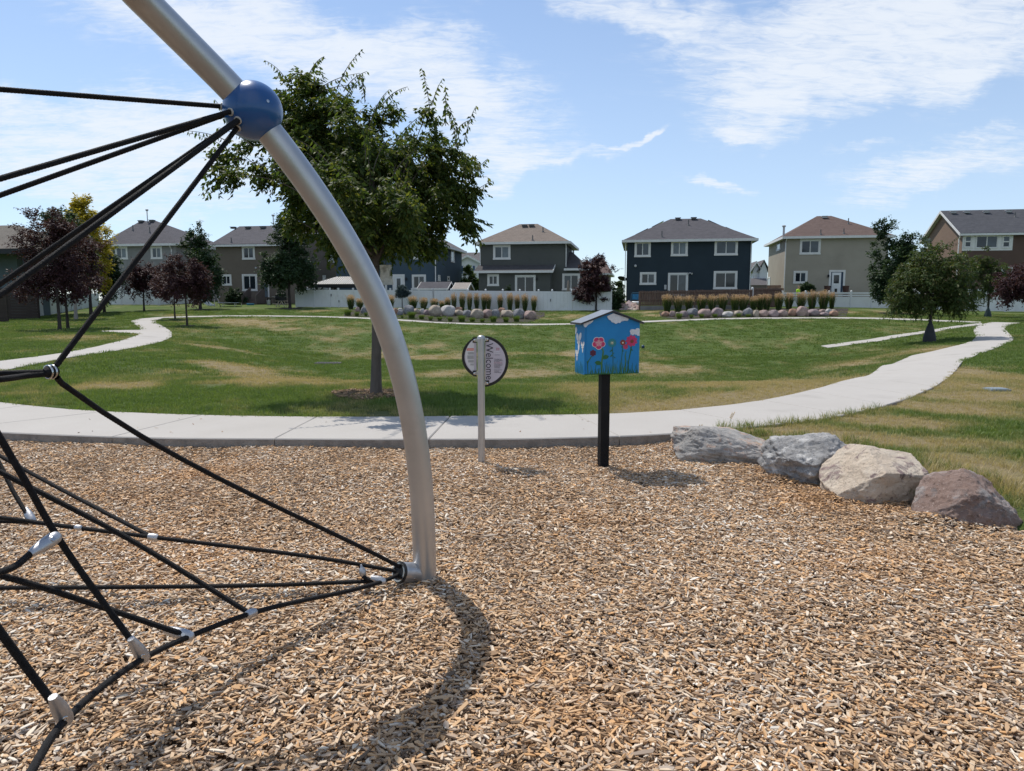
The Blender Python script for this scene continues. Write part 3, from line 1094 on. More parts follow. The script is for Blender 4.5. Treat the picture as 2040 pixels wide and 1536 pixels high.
def rope(pts, r=ROPE_R, name='rope', pitch=.075, n=18, step=.0065, sag=0.0):
    """six-strand twisted rope swept along a polyline"""
    P = [Vector(p) for p in pts]
    if len(P) == 2 and sag:
        P = [P[0], P[0].lerp(P[1], .25) - Vector((0, 0, sag * .75)), P[0].lerp(P[1], .5) - Vector((0, 0, sag)), P[0].lerp(P[1], .75) - Vector((0, 0, sag * .75)), P[1]]
    if len(P) > 2:
        P = catmull(P, 10)
    d = [0]
    for a, b in zip(P, P[1:]): d.append(d[-1] + (b - a).length)
    N = max(4, int(d[-1] / step))
    arr, dd_ = np.array([tuple(p) for p in P]), np.array(d)
    s = np.linspace(0, d[-1], N + 1)
    c = np.stack([np.interp(s, dd_, arr[:, k]) for k in range(3)], -1)
    tn = np.gradient(c, axis=0)
    tn /= np.linalg.norm(tn, axis=1)[:, None]
    u = np.empty_like(c)
    ref = np.array(Vector(tn[0]).orthogonal().normalized())
    for i in range(N + 1):
        ref = ref - tn[i] * ref.dot(tn[i])
        ref /= np.linalg.norm(ref)
        u[i] = ref
    v = np.cross(tn, u)
    th = np.linspace(0, 2 * np.pi, n, endpoint=False)
    ph = s / pitch * 2 * np.pi
    lob = np.abs(np.sin(3 * (th[None, :] - ph[:, None])))
    rr = r * (.76 + .28 * lob ** .7)
    vs = c[:, None, :] + (u[:, None, :] * np.cos(th)[None, :, None] + v[:, None, :] * np.sin(th)[None, :, None]) * rr[:, :, None]
    vs = vs.reshape(-1, 3) - np.array(org(climber))
    i0 = np.arange(N)[:, None] * n
    k = np.arange(n)[None, :]
    k2 = (np.arange(n) + 1)[None, :] % n
    fc = np.stack([i0 + k, i0 + k2, i0 + n + k2, i0 + n + k], -1).reshape(-1, 4)
    return link(name, np_mesh(name, vs, fc, M['rope'], smooth=True), climber)


def grommet(p, axis_):
    mb = MB()
    ax_ = Vector(axis_).normalized()
    mb.lathe(p, ax_, [(-.006, .0185), (.004, .0185), (.006, .0165), (.006, .0125), (-.004, .0125)], 24)
    mb.build('grommet', M['grommet'], hub, smooth=True)


# ropes leaving the ball joint: exit point on the joint, far end beyond the frame
def onhub(px, py, zc=3.36):
    return hubp + (at(px, py, zc) - hubp).normalized() * HR


hub_ropes = [((449, 213, 3.46), (0, 178, 2.98), 1.45), ((462, 222, 3.38), (0, 356, 2.66), 1.45), ((455, 228, 3.44), (0, 389, 3.06), 1.45),
             ((470, 241, 3.38), (0, 566, 3.02), 1.4), ((470, 244, 3.36), (0, 588, 2.55), 1.4)]
for (a, b, ext) in hub_ropes:
    p0, p1 = onhub(*a), at(*b)
    dirn = (p1 - p0).normalized()
    rope([p0 - dirn * .03, p0 + (p1 - p0) * ext])
for g_ in [(449, 213, 3.46), (461, 223, 3.38), (470, 242, 3.37), (467, 260, 3.40)]:
    p0 = onhub(*g_)
    grommet(p0, (p0 - hubp))

RING = at(102, 741, 2.78)
p0 = onhub(467, 260, 3.40)
dr_ = (RING - p0).normalized()
rope([p0 - dr_ * .02, RING - dr_ * .03])
BASE = at(786, 1143, 4.07)


def bullet(cross, toward, L=.108, r0=.0132, r1=.0235, screw=True, name='rope_clamp'):
    """cast connector: sleeve on the incoming rope, rounded nose round the crossing rope"""
    cross, ax_ = Vector(cross), Vector(toward).normalized()
    mb = MB()
    view = (camo.location - cross).normalized()
    side = view.cross(ax_).normalized()
    prof = [(L, r0 * .97), (L - .002, r0), (L * .55, r1 * .93), (L * .25, r1), (.01, r1 * .98), (-.006, r1 * .86), (-.014, r1 * .58), (-.018, r1 * .15)]
    mb.lathe(cross, ax_, prof, 26, flat=.88, flat_dir=view)
    o = mb.build(name, M['cast'], climber, smooth=True)
    if screw:
        q = cross + ax_ * (L * .24) + (view - ax_ * view.dot(ax_)).normalized() * (r1 * .86)
        nn_ = (view - ax_ * view.dot(ax_)).normalized()
        mb = MB()
        mb.lathe(q, nn_, [(-.003, .0088), (.0015, .0088), (.0028, .0075), (.0028, .004), (.0008, .0038), (.0008, .0005)], 22)
        mb.build('screw', M['bolt'], o, smooth=True)
    return o


def ferrule(p, ax_, L=.054, r=.0205):
    mb = MB()
    ax_ = Vector(ax_).normalized()
    mb.lathe(Vector(p) - ax_ * L / 2, ax_, [(0, r * .62), (.002, r * .8), (L * .25, r * .97), (L * .5, r), (L * .75, r * .97), (L - .002, r * .8), (L, r * .62)], 26)
    mb.build('rope_clamp', M['cast'], climber, smooth=True)


# net ropes
C2, C3, C4, C5, C6 = at(500, 1222, 3.22), at(378, 1268, 2.92), at(287, 1311, 2.66), at(131, 1434, 2.10), at(305, 1070, 3.92)
END = at(48, 1560, 1.72)
C9 = at(763, 1158, 3.97)
rope([BASE + Vector((.05, .02, .0)), C9, C2, C3, C4, C5, END, END + (END - C5) * 1.6])
rope([BASE + Vector((.05, .02, .0)), at(640, 1112, 4.02), C6, at(120, 1047, 3.9), at(0, 1031, 3.86), at(-160, 1015, 3.8)])
rope([RING + Vector((.02, 0, -.02)), at(125, 765, 2.82), BASE + Vector((.05, .02, .02))])
rope([at(-160, 746, 2.5), at(0, 744, 2.66), RING])
rope([at(-160, 768, 2.35), at(0, 756, 2.56), at(60, 748, 2.72), RING + Vector((.012, 0, -.004))])
c6d = (at(30, 925, 4.3) - C6).normalized()
rope([C6 + Vector((-.015, 0, .005)), at(30, 925, 4.3), at(-120, 838, 4.4)])
rope([C2 + Vector((-.02, 0, .01)), at(250, 1070, 3.15), at(0, 940, 3.0), at(-140, 868, 2.92)])
rope([C4, at(116, 1072, 2.55), at(40, 940, 2.44), at(0, 872, 2.40), at(-50, 790, 2.34)])
C8 = at(113, 1068, 2.53)
rope([C8, at(70, 1096, 2.45), at(30, 1128, 2.34), at(0, 1140, 2.27), at(-140, 1180, 2.0)])
rope([C3, at(190, 1205, 2.75), at(90, 1172, 2.62), at(0, 1146, 2.52), at(-160, 1100, 2.3)])
rope([C9 + Vector((.0, .01, .0)), at(560, 1165, 3.9), at(200, 1170, 3.76), at(0, 1171, 3.7), at(-160, 1172, 3.62)])
rope([C5, at(0, 1258, 1.98), at(-120, 1085, 1.88)])
C10 = at(60, 1034, 3.9)
rope([C10, at(28, 982, 3.95), at(0, 925, 4.0), at(-70, 800, 4.1)])
rope([at(95, 1043, 3.9), at(30, 1039, 3.9), at(-120, 1037, 3.9)])
bullet(C3, at(330, 1254, 2.9) - C3, L=.105)
bullet(C4, at(268, 1283, 2.62) - C4, L=.108)
bullet(C5, at(112, 1400, 2.06) - C5, L=.105)
bullet(C8 + Vector((.004, -.012, 0)), at(70, 1096, 2.45) - C8, L=.105)
bullet(C10 + Vector((.01, 0, -.012)), at(42, 1000, 3.94) - C10, L=.09, screw=False)
bullet(C9, at(735, 1150, 3.96) - C9, L=.07, screw=False)
ferrule(C2, (C2 - C3))
ferrule(C6, (at(640, 1112, 4.02) - C6))
ferrule(at(156, 1051, 3.9), (at(640, 1112, 4.02) - C6), .04, .015)
# short link by the foot
K = at(722, 1141, 4.0)
rope([C9, at(742, 1157, 3.96), at(726, 1150, 3.96), K, at(721, 1128, 4.0)])
mb = MB()
mb.lathe(at(724, 1148, 3.97), at(720, 1128, 3.97) - at(724, 1148, 3.97), [(0, .012), (.012, .0185), (.03, .020), (.044, .015), (.052, .007), (.066, .005)], 20)
mb.build('rope_clamp', M['cast'], climber, smooth=True)
# steel ring that gathers the ropes
ringo = MB()
rn = (at(102, 741, 2.78) - at(0, 748, 2.6)).normalized()
u_ = rn.orthogonal().normalized(); v_ = rn.cross(u_)
ringo.tube([RING + rn * .004 + (u_ * math.cos(a) + v_ * math.sin(a)) * .0255 for a in np.linspace(0, 2 * math.pi, 33)], .0042, 10, caps=False)
ringo.build('rope_ring', M['bolt'], climber, smooth=True)
ringo = MB()
ringo.tube([RING - rn * .012 + (u_ * math.cos(a) + v_ * math.sin(a)) * .0245 for a in np.linspace(0, 2 * math.pi, 33)], .0040, 10, caps=False)
ringo.build('rope_ring', M['bolt'], climber, smooth=True)
mb = MB(); mb.lathe(RING - rn * .03, rn, [(0, .012), (.01, .021), (.03, .023), (.05, .02), (.058, .010)], 16)
mb.build('rope_knot', M['rope'], climber, smooth=True)
# socket on the foot
s0, s1 = at(836, 1141, 4.17), at(796, 1140, 4.06)
ax_ = (s1 - s0).normalized()
Ls = (s1 - s0).length + .012
mb = MB(); mb.lathe(s0 - ax_ * .02, ax_, [(0, .058), (Ls, .058), (Ls + .001, .046), (Ls - .012, .046)], 40)
sock = mb.build('rope_socket', M['cast'], climber, smooth=True)
mb = MB(); mb.lathe(s0 - ax_ * .02, ax_, [(Ls + .0015, .0605), (Ls + .0115, .0605), (Ls + .0115, .05), (Ls + .0015, .05)], 40)
mb.build('gasket', M['rubber'], sock, smooth=True)
mb = MB(); mb.lathe(s0 - ax_ * .02, ax_, [(Ls + .012, .053), (Ls + .019, .053), (Ls + .019, .044), (Ls + .012, .044)], 40)
mb.build('collar', M['bolt'], sock, smooth=True)
mb = MB(); mb.lathe(s0 - ax_ * .02, ax_, [(Ls + .004, .043), (Ls + .012, .043), (Ls + .013, .01)], 30)
mb.build('end_plug', M['rubber'], sock, smooth=True)
for (px, py) in ((818, 1131), (824, 1157)):
    q = at(px, py, 4.05)
    c_ = s0.lerp(s1, .5)
    rad = (q - c_) - ax_ * (q - c_).dot(ax_)
    mb = MB(); mb.lathe(c_ + rad.normalized() * .058, rad, [(-.002, .006), (.002, .006), (.0028, .0048)], 14)
    mb.build('screw', M['bolt'], sock, smooth=True)

# ================================================================== welcome sign
M['signwhite'] = mk('sign_face', (.50, .47, .53), (.47, .44, .50), 2, 0.35)
M['signlabel'] = mk('sign_label', (.62, .62, .63), None, rough=0.4)
M['ink'] = mk('sign_ink', (.022, .018, .035), None, rough=0.5)
M['inkred'] = mk('sign_red_ink', (.42, .035, .09), None, rough=0.5)
M['inkwhite'] = mk('sign_white_ink', (.80, .80, .82), None, rough=0.5)
M['inkorange'] = mk('sign_orange', (.58, .085, .02), None, rough=0.5)
M['inkgrey'] = mk('sign_grey_ink', (.22, .22, .23), None, rough=0.5)
sg = Z0(959.5, 925, 0)
sign = root('welcome_sign', sg, 'round two-piece park welcome sign on a silver metal post in the wood chips', 'sign')
top = at(957.5, 668, sg.y / CP * 1.0)
ZS = (sg.y - 0) # camera depth is close to this
zc_s = (sg - camo.location).dot(Vector((0, CP, -SP)))


def sp(px, py, off=0.0):
    """point on the vertical sign plane, off metres behind the post axis"""
    d = ray(px, py)
    t_ = (sg.y + off) / d.y
    return Vector((d.x * t_, sg.y + off, EYE + d.z * t_))


mm = (sp(1060, 720).x - sp(960, 720).x) / 100.0   # metres per picture unit here
ptop = sp(958, 672)
mb = MB()
mb.tube([sg - Vector((0, 0, .25)), Vector((sg.x, sg.y, ptop.z))], .0345, 32)
post = mb.build('post', M['alu'], sign, smooth=True)
mb = MB()
mb.lathe(Vector((sg.x, sg.y, ptop.z - .02)), (0, 0, 1), [(0, .0365), (.02, .0365), (.030, .032), (.037, .02), (.040, .006)], 32)
mb.build('post_cap', M['cast'], sign, smooth=True)
YO = .052


def seg_poly(cx, cy, r, xcut, side, n=40):
    """circular segment of the disc cut by a vertical line; picture units -> list of points"""
    h = math.sqrt(max(r * r - (xcut - cx) ** 2, 0))
    a0 = math.atan2(h, xcut - cx)
    if side < 0:
        A = np.linspace(a0, 2 * math.pi - a0, n)
    else:
        A = np.linspace(-a0, a0, n)
    return [(cx + r * math.cos(a), cy - r * math.sin(a)) for a in A]


def plate(name, pts, off, th, mat, parent):
    mb = MB()
    mb.prism([sp(a, b, off) for a, b in pts], (0, th, 0))
    return mb.build(name, mat, parent)


for side, (cx0, cy0, r_), xc in ((-1, (962, 711, 42), 949.5), (1, (962, 720, 51), 966.5)):
    rim = plate('sign_panel', seg_poly(cx0, cy0, r_, xc, side), YO, .012, M['rubber'], sign)
    face = plate('panel_face', seg_poly(cx0, cy0, r_ - 5.6, xc + side * .2, side), YO - .003, .003, M['signwhite'], rim)
    h = math.sqrt(r_ ** 2 - (xc - cx0) ** 2)
    for s in (-1, 1):
        ty = cy0 + s * (h - 7.0)
        # black tab and its bolt
        x0, x1 = (xc - 8, xc) if side < 0 else (xc, xc + 8)
        pts = [(x0, ty - 6), (x1, ty - 6), (x1, ty + 5), (x0, ty + 5)]
        plate('corner_tab', pts, YO - .0065, .0035, M['rubber'], rim)
        q = sp((x0 + x1) / 2, ty, YO - .0065)
        mb = MB(); mb.lathe(q, (0, -1, 0), [(0, .014), (.004, .013), (.006, .008), (.0062, .001)], 18)
        mb.build('bolt', M['bolt'], rim, smooth=True)
        # bracket arm back to the post
        mb = MB(); mb.box((sp(xc, ty).x + side * -.012, sg.y + .03, sp(xc, ty).z), (.05, .03, .03))
        mb.build('bracket', M['bolt'], sign)
    if side < 0:
        left_panel, left_face = rim, face
        plate('warning_label', seg_poly(968, 709, 41, 944.5, -1), YO - .0045, .0014, M['signlabel'], rim)
        plate('warning_band', [(930.8, 694), (944, 694), (944, 698.4), (929.6, 698.4)], YO - .006, .0012, M['inkorange'], rim)
    else:
        right_panel, right_face = rim, face


def text(s, px, py, size, mat, parent, off, rot=0.0, align='LEFT', name='lettering', wide=1.0):
    cu = bpy.data.curves.new('text', 'FONT')
    cu.body = s
    cu.size = size
    cu.extrude = .0004
    cu.align_x = align
    cu.resolution_u = 3
    ob = bpy.data.objects.new('text', cu)
    COL.objects.link(ob)
    dg = bpy.context.evaluated_depsgraph_get()
    dg.update()
    me = bpy.data.meshes.new_from_object(ob.evaluated_get(dg))
    bpy.data.objects.remove(ob)
    p = sp(px, py, off)
    Mx = Matrix.Translation(p - org(parent)) @ Matrix.Rotation(R(90), 4, 'X') @ Matrix.Rotation(rot, 4, 'Z') @ Matrix.Scale(wide, 4, (1, 0, 0))
    me.transform(Mx)
    me.materials.clear()
    me.materials.append(mat)
    me.name = name
    return link(name, me, parent)


text('Welcome', 968.3, 683.5, .1000, M['ink'], right_panel, YO - .0042, R(-90), wide=.905)
for i, (s, mt) in enumerate([('This playground', 'ink'), ('has been designed', 'ink'), ('for children', 'ink'), ('5 to 12 years old', 'inkred'), ('and requires users', 'ink'), ('to have sufficient', 'ink'), ('strength and', 'ink'), ('coordination.', 'ink')]):
    text(s, 984.3, 716.3 + i * 2.42, .0128, M[mt], right_panel, YO - .0042, wide=.9)
for i, (s, mt) in enumerate([('Adult supervision', 'ink'), ('is strongly', 'ink'), ('recommended.', 'ink')]):
    text(s, 984.3, 737.6 + i * 2.42, .0128, M[mt], right_panel, YO - .0042, wide=.9)
text('landscape', 983.8, 701.2, .0145, M['inkwhite'], right_panel, YO - .0042)
text('structures', 984.2, 704.4, .0145, M['inkwhite'], right_panel, YO - .0042)
text('playlsi.com', 986.6, 707.6, .0105, M['ink'], right_panel, YO - .0042)
# looping red emblem
mb = MB()
pts = []
for k in range(60):
    a = k / 59 * 4 * math.pi
    x_, y_ = 988 + k * .125 + 1.6 * math.sin(a), 695.5 - 2.6 * math.cos(a) * (1 - .25 * k / 59)
    pts.append(sp(x_, y_, YO - .0042))
mb.tube(pts, .0013, 5)
mb.build('emblem', M['inkred'], right_panel, smooth=True)
text('! WARNING', 931.0, 697.4, .0165, M['inkwhite'], left_panel, YO - .0066, wide=.72)
for (y0, n_, x0) in ((701.6, 4, 931), (708.4, 6, 930.5), (717.6, 4, 932), (724.6, 3, 936.5)):
    for k in range(n_):
        yy = y0 + k * 1.25
        xs = 944.2 - (abs(math.sin(k * 3.1 + y0)) * .25 + .72) * (944.2 - x0)
        plate('small_print', [(xs, yy), (944.0, yy), (944.0, yy + .55), (xs, yy + .55)], YO - .0062, .0012, M['inkgrey'], left_panel)

# ================================================================== little library box on its post
M['libblue'] = mk('library_blue', (.004, .175, .43), (.006, .20, .48), 5, 0.42, bump=0.08, bscale=25)
M['libroof'] = mk('library_roof', (.19, .20, .215), (.16, .17, .185), 8, 0.35)
M['libedge'] = mk('roof_edge', (.030, .032, .036), None, rough=0.6)
M['black_post'] = mk('black_post', (.005, .005, .006), (.009, .009, .010), 6, 0.6, spec=.2)
for nm, c_ in dict(pw=(.62, .66, .72), pwhite=(.78, .78, .76), ppink=(.52, .035, .13), ppinkl=(.62, .20, .30), pmag=(.46, .05, .13), pdark=(.085, .012, .04), pgreen=(.018, .12, .035), pgreen2=(.05, .17, .03), pteal=(.02, .20, .24), pbrown=(.20, .045, .03), pyel=(.70, .60, .22), plb=(.045, .33, .70), pcream=(.70, .58, .48)).items():
    M[nm] = mk('paint_' + nm, c_, tuple(x * .85 for x in c_), 30, 0.5)
lg = Z0(1206.5, 926, 0)
lib = root('little_library', lg, 'bright blue library box painted with flowers and clouds on a black post', 'library box')
al = math.atan(340 / F)
lr, ld = Vector((math.cos(al), math.sin(al), 0)), Vector((-math.sin(al), math.cos(al), 0))
c0 = at(1163.3, 746.5, 6.80)
LW_, LD_ = .552, .27
zb = c0.z
ze = at(1163.3, 643.5, 6.80).z
zt = zb + (1245 - 196) * .000556
up = Vector((0, 0, 1))


def lp(s, d, z):
    return Vector((c0.x, c0.y, 0)) + lr * s + ld * d + up * z


mb = MB()
poly = [lp(0, 0, zb), lp(LW_, 0, zb), lp(LW_, 0, ze), lp(LW_ / 2, 0, zt), lp(0, 0, ze)]
mb.prism(poly, ld * LD_)
box = mb.build('box', M['libblue'], lib)
mb = MB()
inset = .018
mb.prism([lp(inset, -.006, zb + .004), lp(LW_ - .002, -.006, zb + .004), lp(LW_ - .002, -.006, zb + .463), lp(inset, -.006, zb + .463)], ld * .005)
mb.build('door', M['libblue'], lib)
ov = .028
ap = zt + .012
el_z = ze + .004
sl_ = (zt - ze) / (LW_ / 2)
ovl = .045
for sgn, nm in ((-1, 'roof_panel'), (1, 'roof_panel')):
    x0, x1 = (LW_ / 2, -ovl) if sgn < 0 else (LW_ / 2, LW_ + ovl * .8)
    z1 = zt - abs(x1 - LW_ / 2) * sl_
    mb = MB()
    A_, B_ = lp(x0, -ov, zt + .002), lp(x1, -ov, z1 + .002)
    mb.prism([A_, B_, B_ + up * .016, A_ + up * .016], ld * (LD_ + 2 * ov))
    rp = mb.build(nm, M['libedge'], lib)
    mb = MB()
    A_, B_ = lp(x0, -ov + .004, zt + .0185), lp(x1 + (.004 if sgn < 0 else -.004), -ov + .004, z1 + .0185)
    mb.prism([A_, B_, B_ + up * .002, A_ + up * .002], ld * (LD_ + 2 * ov - .008))
    mb.build('roof_cover', M['libroof'], rp)
# post
pc = lp(.249, .12, 0)
mb = MB()
mb.box((pc.x, pc.y, (zb - .2) / 2), (.088, .088, zb + .2 - .002), (lr, ld, up))
mb.build('post', M['black_post'], lib, bevel=.003)


# painting on the front: picture points of the enlarged view -> plane of the front
def fr(X, Y, off=-.0068):
    return lp((X - 375) / 930 * LW_, off, zb + (1245 - Y) * .000556)


def sd(X, Y, off=-.0012):
    """plane of the side wall; X 215 (back) .. 372 (front)"""
    k_ = (372 - X) / 157
    return lp(off, k_ * LD_, zb + (1250 - 60 * k_ - Y) * .000556 * (1 + .035 * k_))


def flat(name, pts, mat, f=fr, off=None, th=.0008):
    P = [f(x_, y_) if off is None else f(x_, y_, off) for x_, y_ in pts]
    mb = MB()
    n = len(P)
    cc = sum(P, Vector()) / n
    e = (ld if f is fr else lr) * -th
    mb.add([p for p in P] + [p + e for p in P] + [cc + e], [(i, (i + 1) % n, n + (i + 1) % n, n + i) for i in range(n)] + [(n + i, n + (i + 1) % n, 2 * n) for i in range(n)])
    return mb.build(name, mat, lib)


def blob(cx, cy, rx, ry, lobes, amp, n=48, ph=0.0):
    return [(cx + math.cos(a) * rx * (1 + amp * abs(math.sin(lobes * a / 2 + ph))), cy + math.sin(a) * ry * (1 + amp * abs(math.sin(lobes * a / 2 + ph)))) for a in np.linspace(0, 2 * math.pi, n, endpoint=False)]


def stroke(name, pts, wds, mat, f=fr, off=None):
    P = [Vector((a, b)) for a, b in pts]
    Lf, Rt = [], []
    for i, p in enumerate(P):
        tn = (P[min(i + 1, len(P) - 1)] - P[max(i - 1, 0)]).normalized()
        nn_ = Vector((-tn.y, tn.x))
        w_ = wds[0] + (wds[1] - wds[0]) * i / (len(P) - 1)
        Lf.append(p + nn_ * w_ / 2)
        Rt.append(p - nn_ * w_ / 2)
    mb = MB()
    e = (ld if f is fr else lr) * -.0008
    g = (lambda q: f(q.x, q.y)) if off is None else (lambda q: f(q.x, q.y, off))
    n = len(P)
    vs = [g(q) + e for q in Lf] + [g(q) + e for q in Rt]
    mb.add(vs, [(i, i + 1, n + i + 1, n + i) for i in range(n - 1)])
    return mb.build(name, mat, lib)


def cloudy(pts, n_swirl, seed):
    flat('painted_cloud', pts, M['pw'])
    r_ = random.Random(seed)
    xs, ys = [p[0] for p in pts], [p[1] for p in pts]
    for _ in range(n_swirl):
        x_, y_ = r_.uniform(min(xs) + 25, max(xs) - 25), r_.uniform(min(ys) + 20, max(ys) - 25)
        if inside(pts, np.array([x_]), np.array([y_]))[0]:
            a0 = r_.uniform(0, 6)
            stroke('painted_swirl', [(x_ + math.cos(a0 + k * .5) * 13, y_ + math.sin(a0 + k * .5) * 13) for k in range(9)], (3, 3), M['pwhite'], fr, -.0078)


cloudy([(745, 262), (850, 212), (960, 250), (1040, 276), (1105, 300), (1108, 325), (1085, 342), (1050, 332), (1020, 345), (985, 350), (965, 378), (935, 372), (895, 392), (860, 372), (825, 362), (808, 335), (775, 318), (758, 292)], 22, 3)
cloudy([(352, 385), (440, 345), (520, 328), (508, 350), (470, 382), (430, 402), (395, 444), (370, 440), (356, 412)], 6, 4)
cloudy([(1132, 520), (1150, 488), (1190, 482), (1225, 492), (1245, 470), (1275, 465), (1300, 482), (1304, 595), (1270, 598), (1250, 572), (1210, 570), (1185, 585), (1155, 568)], 14, 5)
# big pink flower
for k, a in enumerate([18, 90, 162, 234, 306]):
    cx, cy = 612 + 58 * math.cos(R(a)), 712 + 58 * math.sin(R(a))
    flat('painted_petal', blob(cx, cy, 56, 54, 1, 0, 24), M['pwhite'], fr, -.0066)
for k, a in enumerate([18, 90, 162, 234, 306]):
    cx, cy = 612 + 58 * math.cos(R(a)), 712 + 58 * math.sin(R(a))
    flat('painted_petal', blob(cx, cy, 48, 46, 1, 0, 24), M['ppink'], fr, -.0076)
flat('painted_flower_centre', blob(612, 715, 50, 48, 5, .12), M['ppinkl'], fr, -.0086)
for a in [54, 126, 198, 270, 342]:
    stroke('painted_petal_line', [(612 + 8 * math.cos(R(a)), 712 + 8 * math.sin(R(a))), (612 + 92 * math.cos(R(a)), 712 + 90 * math.sin(R(a)))], (7, 6), M['pcream'], fr, -.0096)
flat('painted_flower', blob(518, 880, 42, 44, 6, .28), M['pdark'])
flat('painted_flower', blob(836, 712, 66, 70, 14, .08), M['pteal'])
for a in range(0, 360, 40):
    stroke('painted_ray', [(836 + 10 * math.cos(R(a)), 712 + 10 * math.sin(R(a))), (836 + 32 * math.cos(R(a)), 712 + 32 * math.sin(R(a)))], (5, 3), M['pyel'], fr, -.0078)
flat('painted_flower_centre', blob(836, 712, 9, 9, 1, 0, 12), M['pwhite'], fr, -.0086)
flat('painted_flower', blob(1018, 708, 38, 40, 9, .32), M['pbrown'])
flat('painted_flower_centre', blob(1018, 712, 14, 15, 1, 0, 14), M['pcream'], fr, -.0078)
flat('painted_flower', blob(1066, 780, 34, 36, 8, .3), M['pmag'])
flat('painted_flower', blob(1166, 682, 78, 76, 9, .30, 72), M['ppink'], fr, -.0074)
flat('painted_flower_centre', blob(1172, 690, 26, 26, 7, .3), M['pbrown'], fr, -.0084)
# stems and leaves
stroke('painted_stem', [(672, 800), (690, 860), (676, 960), (660, 1100), (672, 1238)], (24, 26), M['pgreen2'], fr, -.0064)
stroke('painted_stem', [(500, 930), (450, 1000), (428, 1060), (440, 1238)], (13, 13), M['pgreen'])
stroke('painted_stem', [(842, 780), (848, 880), (856, 1000), (860, 1238)], (10, 11), M['pgreen'])
stroke('painted_stem', [(1012, 760), (1014, 850), (1000, 1000), (985, 1120), (978, 1238)], (9, 11), M['pgreen'])
stroke('painted_stem', [(1165, 765), (1150, 880), (1125, 1010), (1095, 1238)], (22, 12), M['pgreen'])
stroke('painted_stem', [(1080, 860), (1060, 940), (1075, 1040), (1040, 1238)], (10, 24), M['pgreen2'])
for pts in ([(680, 985), (690, 930), (735, 908), (785, 935), (770, 972), (730, 990)], [(545, 1045), (580, 1012), (630, 1015), (660, 1050), (640, 1085), (590, 1085)], [(838, 820), (820, 835), (795, 862), (815, 866), (838, 848)], [(850, 880), (880, 882), (862, 900)], [(846, 905), (815, 925), (806, 950), (838, 942)], [(858, 930), (880, 955), (905, 968), (880, 975)], [(412, 1020), (440, 1010), (440, 1050), (420, 1058)], [(1158, 800), (1195, 850), (1165, 850)], [(1015, 830), (1040, 855), (1018, 862)], [(985, 790), (1008, 770), (1012, 795)]):
    flat('painted_leaf', pts, M['pgreen'], fr, -.0072)
r_ = random.Random(5)
for k in range(46):
    x_ = 470 + k * 18.0 + r_.uniform(-7, 7)
    if x_ > 1290: break
    hh = r_.uniform(70, 230) if x_ > 700 else r_.uniform(60, 190)
    ph_ = r_.uniform(0, 6)
    am = r_.uniform(4, 12)
    stroke('painted_grass_blade', [(x_ + am * math.sin(ph_ + t_ * 5) - am * math.sin(ph_), 1238 - hh * t_) for t_ in np.linspace(0, 1, 8)], (12, 4), M['pgreen'] if r_.random() < .7 else M['pgreen2'])
stroke('painted_ground_band', [(378, 1240), (700, 1236), (1000, 1240), (1300, 1232)], (18, 14), M['pgreen'])
# side: white butterflies over grass
for (x_, y_, s_) in ((280, 670, 1.0), (347, 775, .62), (252, 900, .62)):
    for sg_ in (-1, 1):
        flat('painted_wing', [(x_ + sg_ * 24 * s_ + 20 * s_ * math.cos(a_) + sg_ * 7 * s_ * math.sin(-a_), y_ - 72 * s_ + 66 * s_ * math.sin(a_)) for a_ in np.linspace(0, 2 * math.pi, 18, endpoint=False)], M['pwhite'], sd)
        flat('painted_wing', [(x_ + sg_ * 12 * s_ + 15 * s_ * math.cos(a_), y_ + 18 * s_ + 26 * s_ * math.sin(a_)) for a_ in np.linspace(0, 2 * math.pi, 14, endpoint=False)], M['pwhite'], sd, -.002)
    flat('painted_wing', [(x_ + 13 * s_ * math.cos(a_), y_ + 92 * s_ + 72 * s_ * math.sin(a_)) for a_ in np.linspace(0, 2 * math.pi, 18, endpoint=False)], M['pwhite'], sd)
    stroke('painted_body', [(x_, y_ - 30 * s_), (x_ + 1, y_ + 10 * s_), (x_, y_ + 50 * s_)], (7 * s_, 5 * s_), M['pcream'], sd, -.003)
flat('painted_cloud', [(217, 440), (240, 432), (252, 480), (240, 520), (219, 555)], M['pw'], sd)
for k in range(9):
    x_ = 225 + k * 16
    hh = 120 + 90 * abs(math.sin(k * 2.3))
    stroke('painted_grass_blade', [(x_ + 4 * math.sin(t_ * 4 + k), 1225 - hh * t_) for t_ in np.linspace(0, 1, 6)], (7, 3), M['pgreen'] if k % 3 == 0 else M['pteal'], sd)

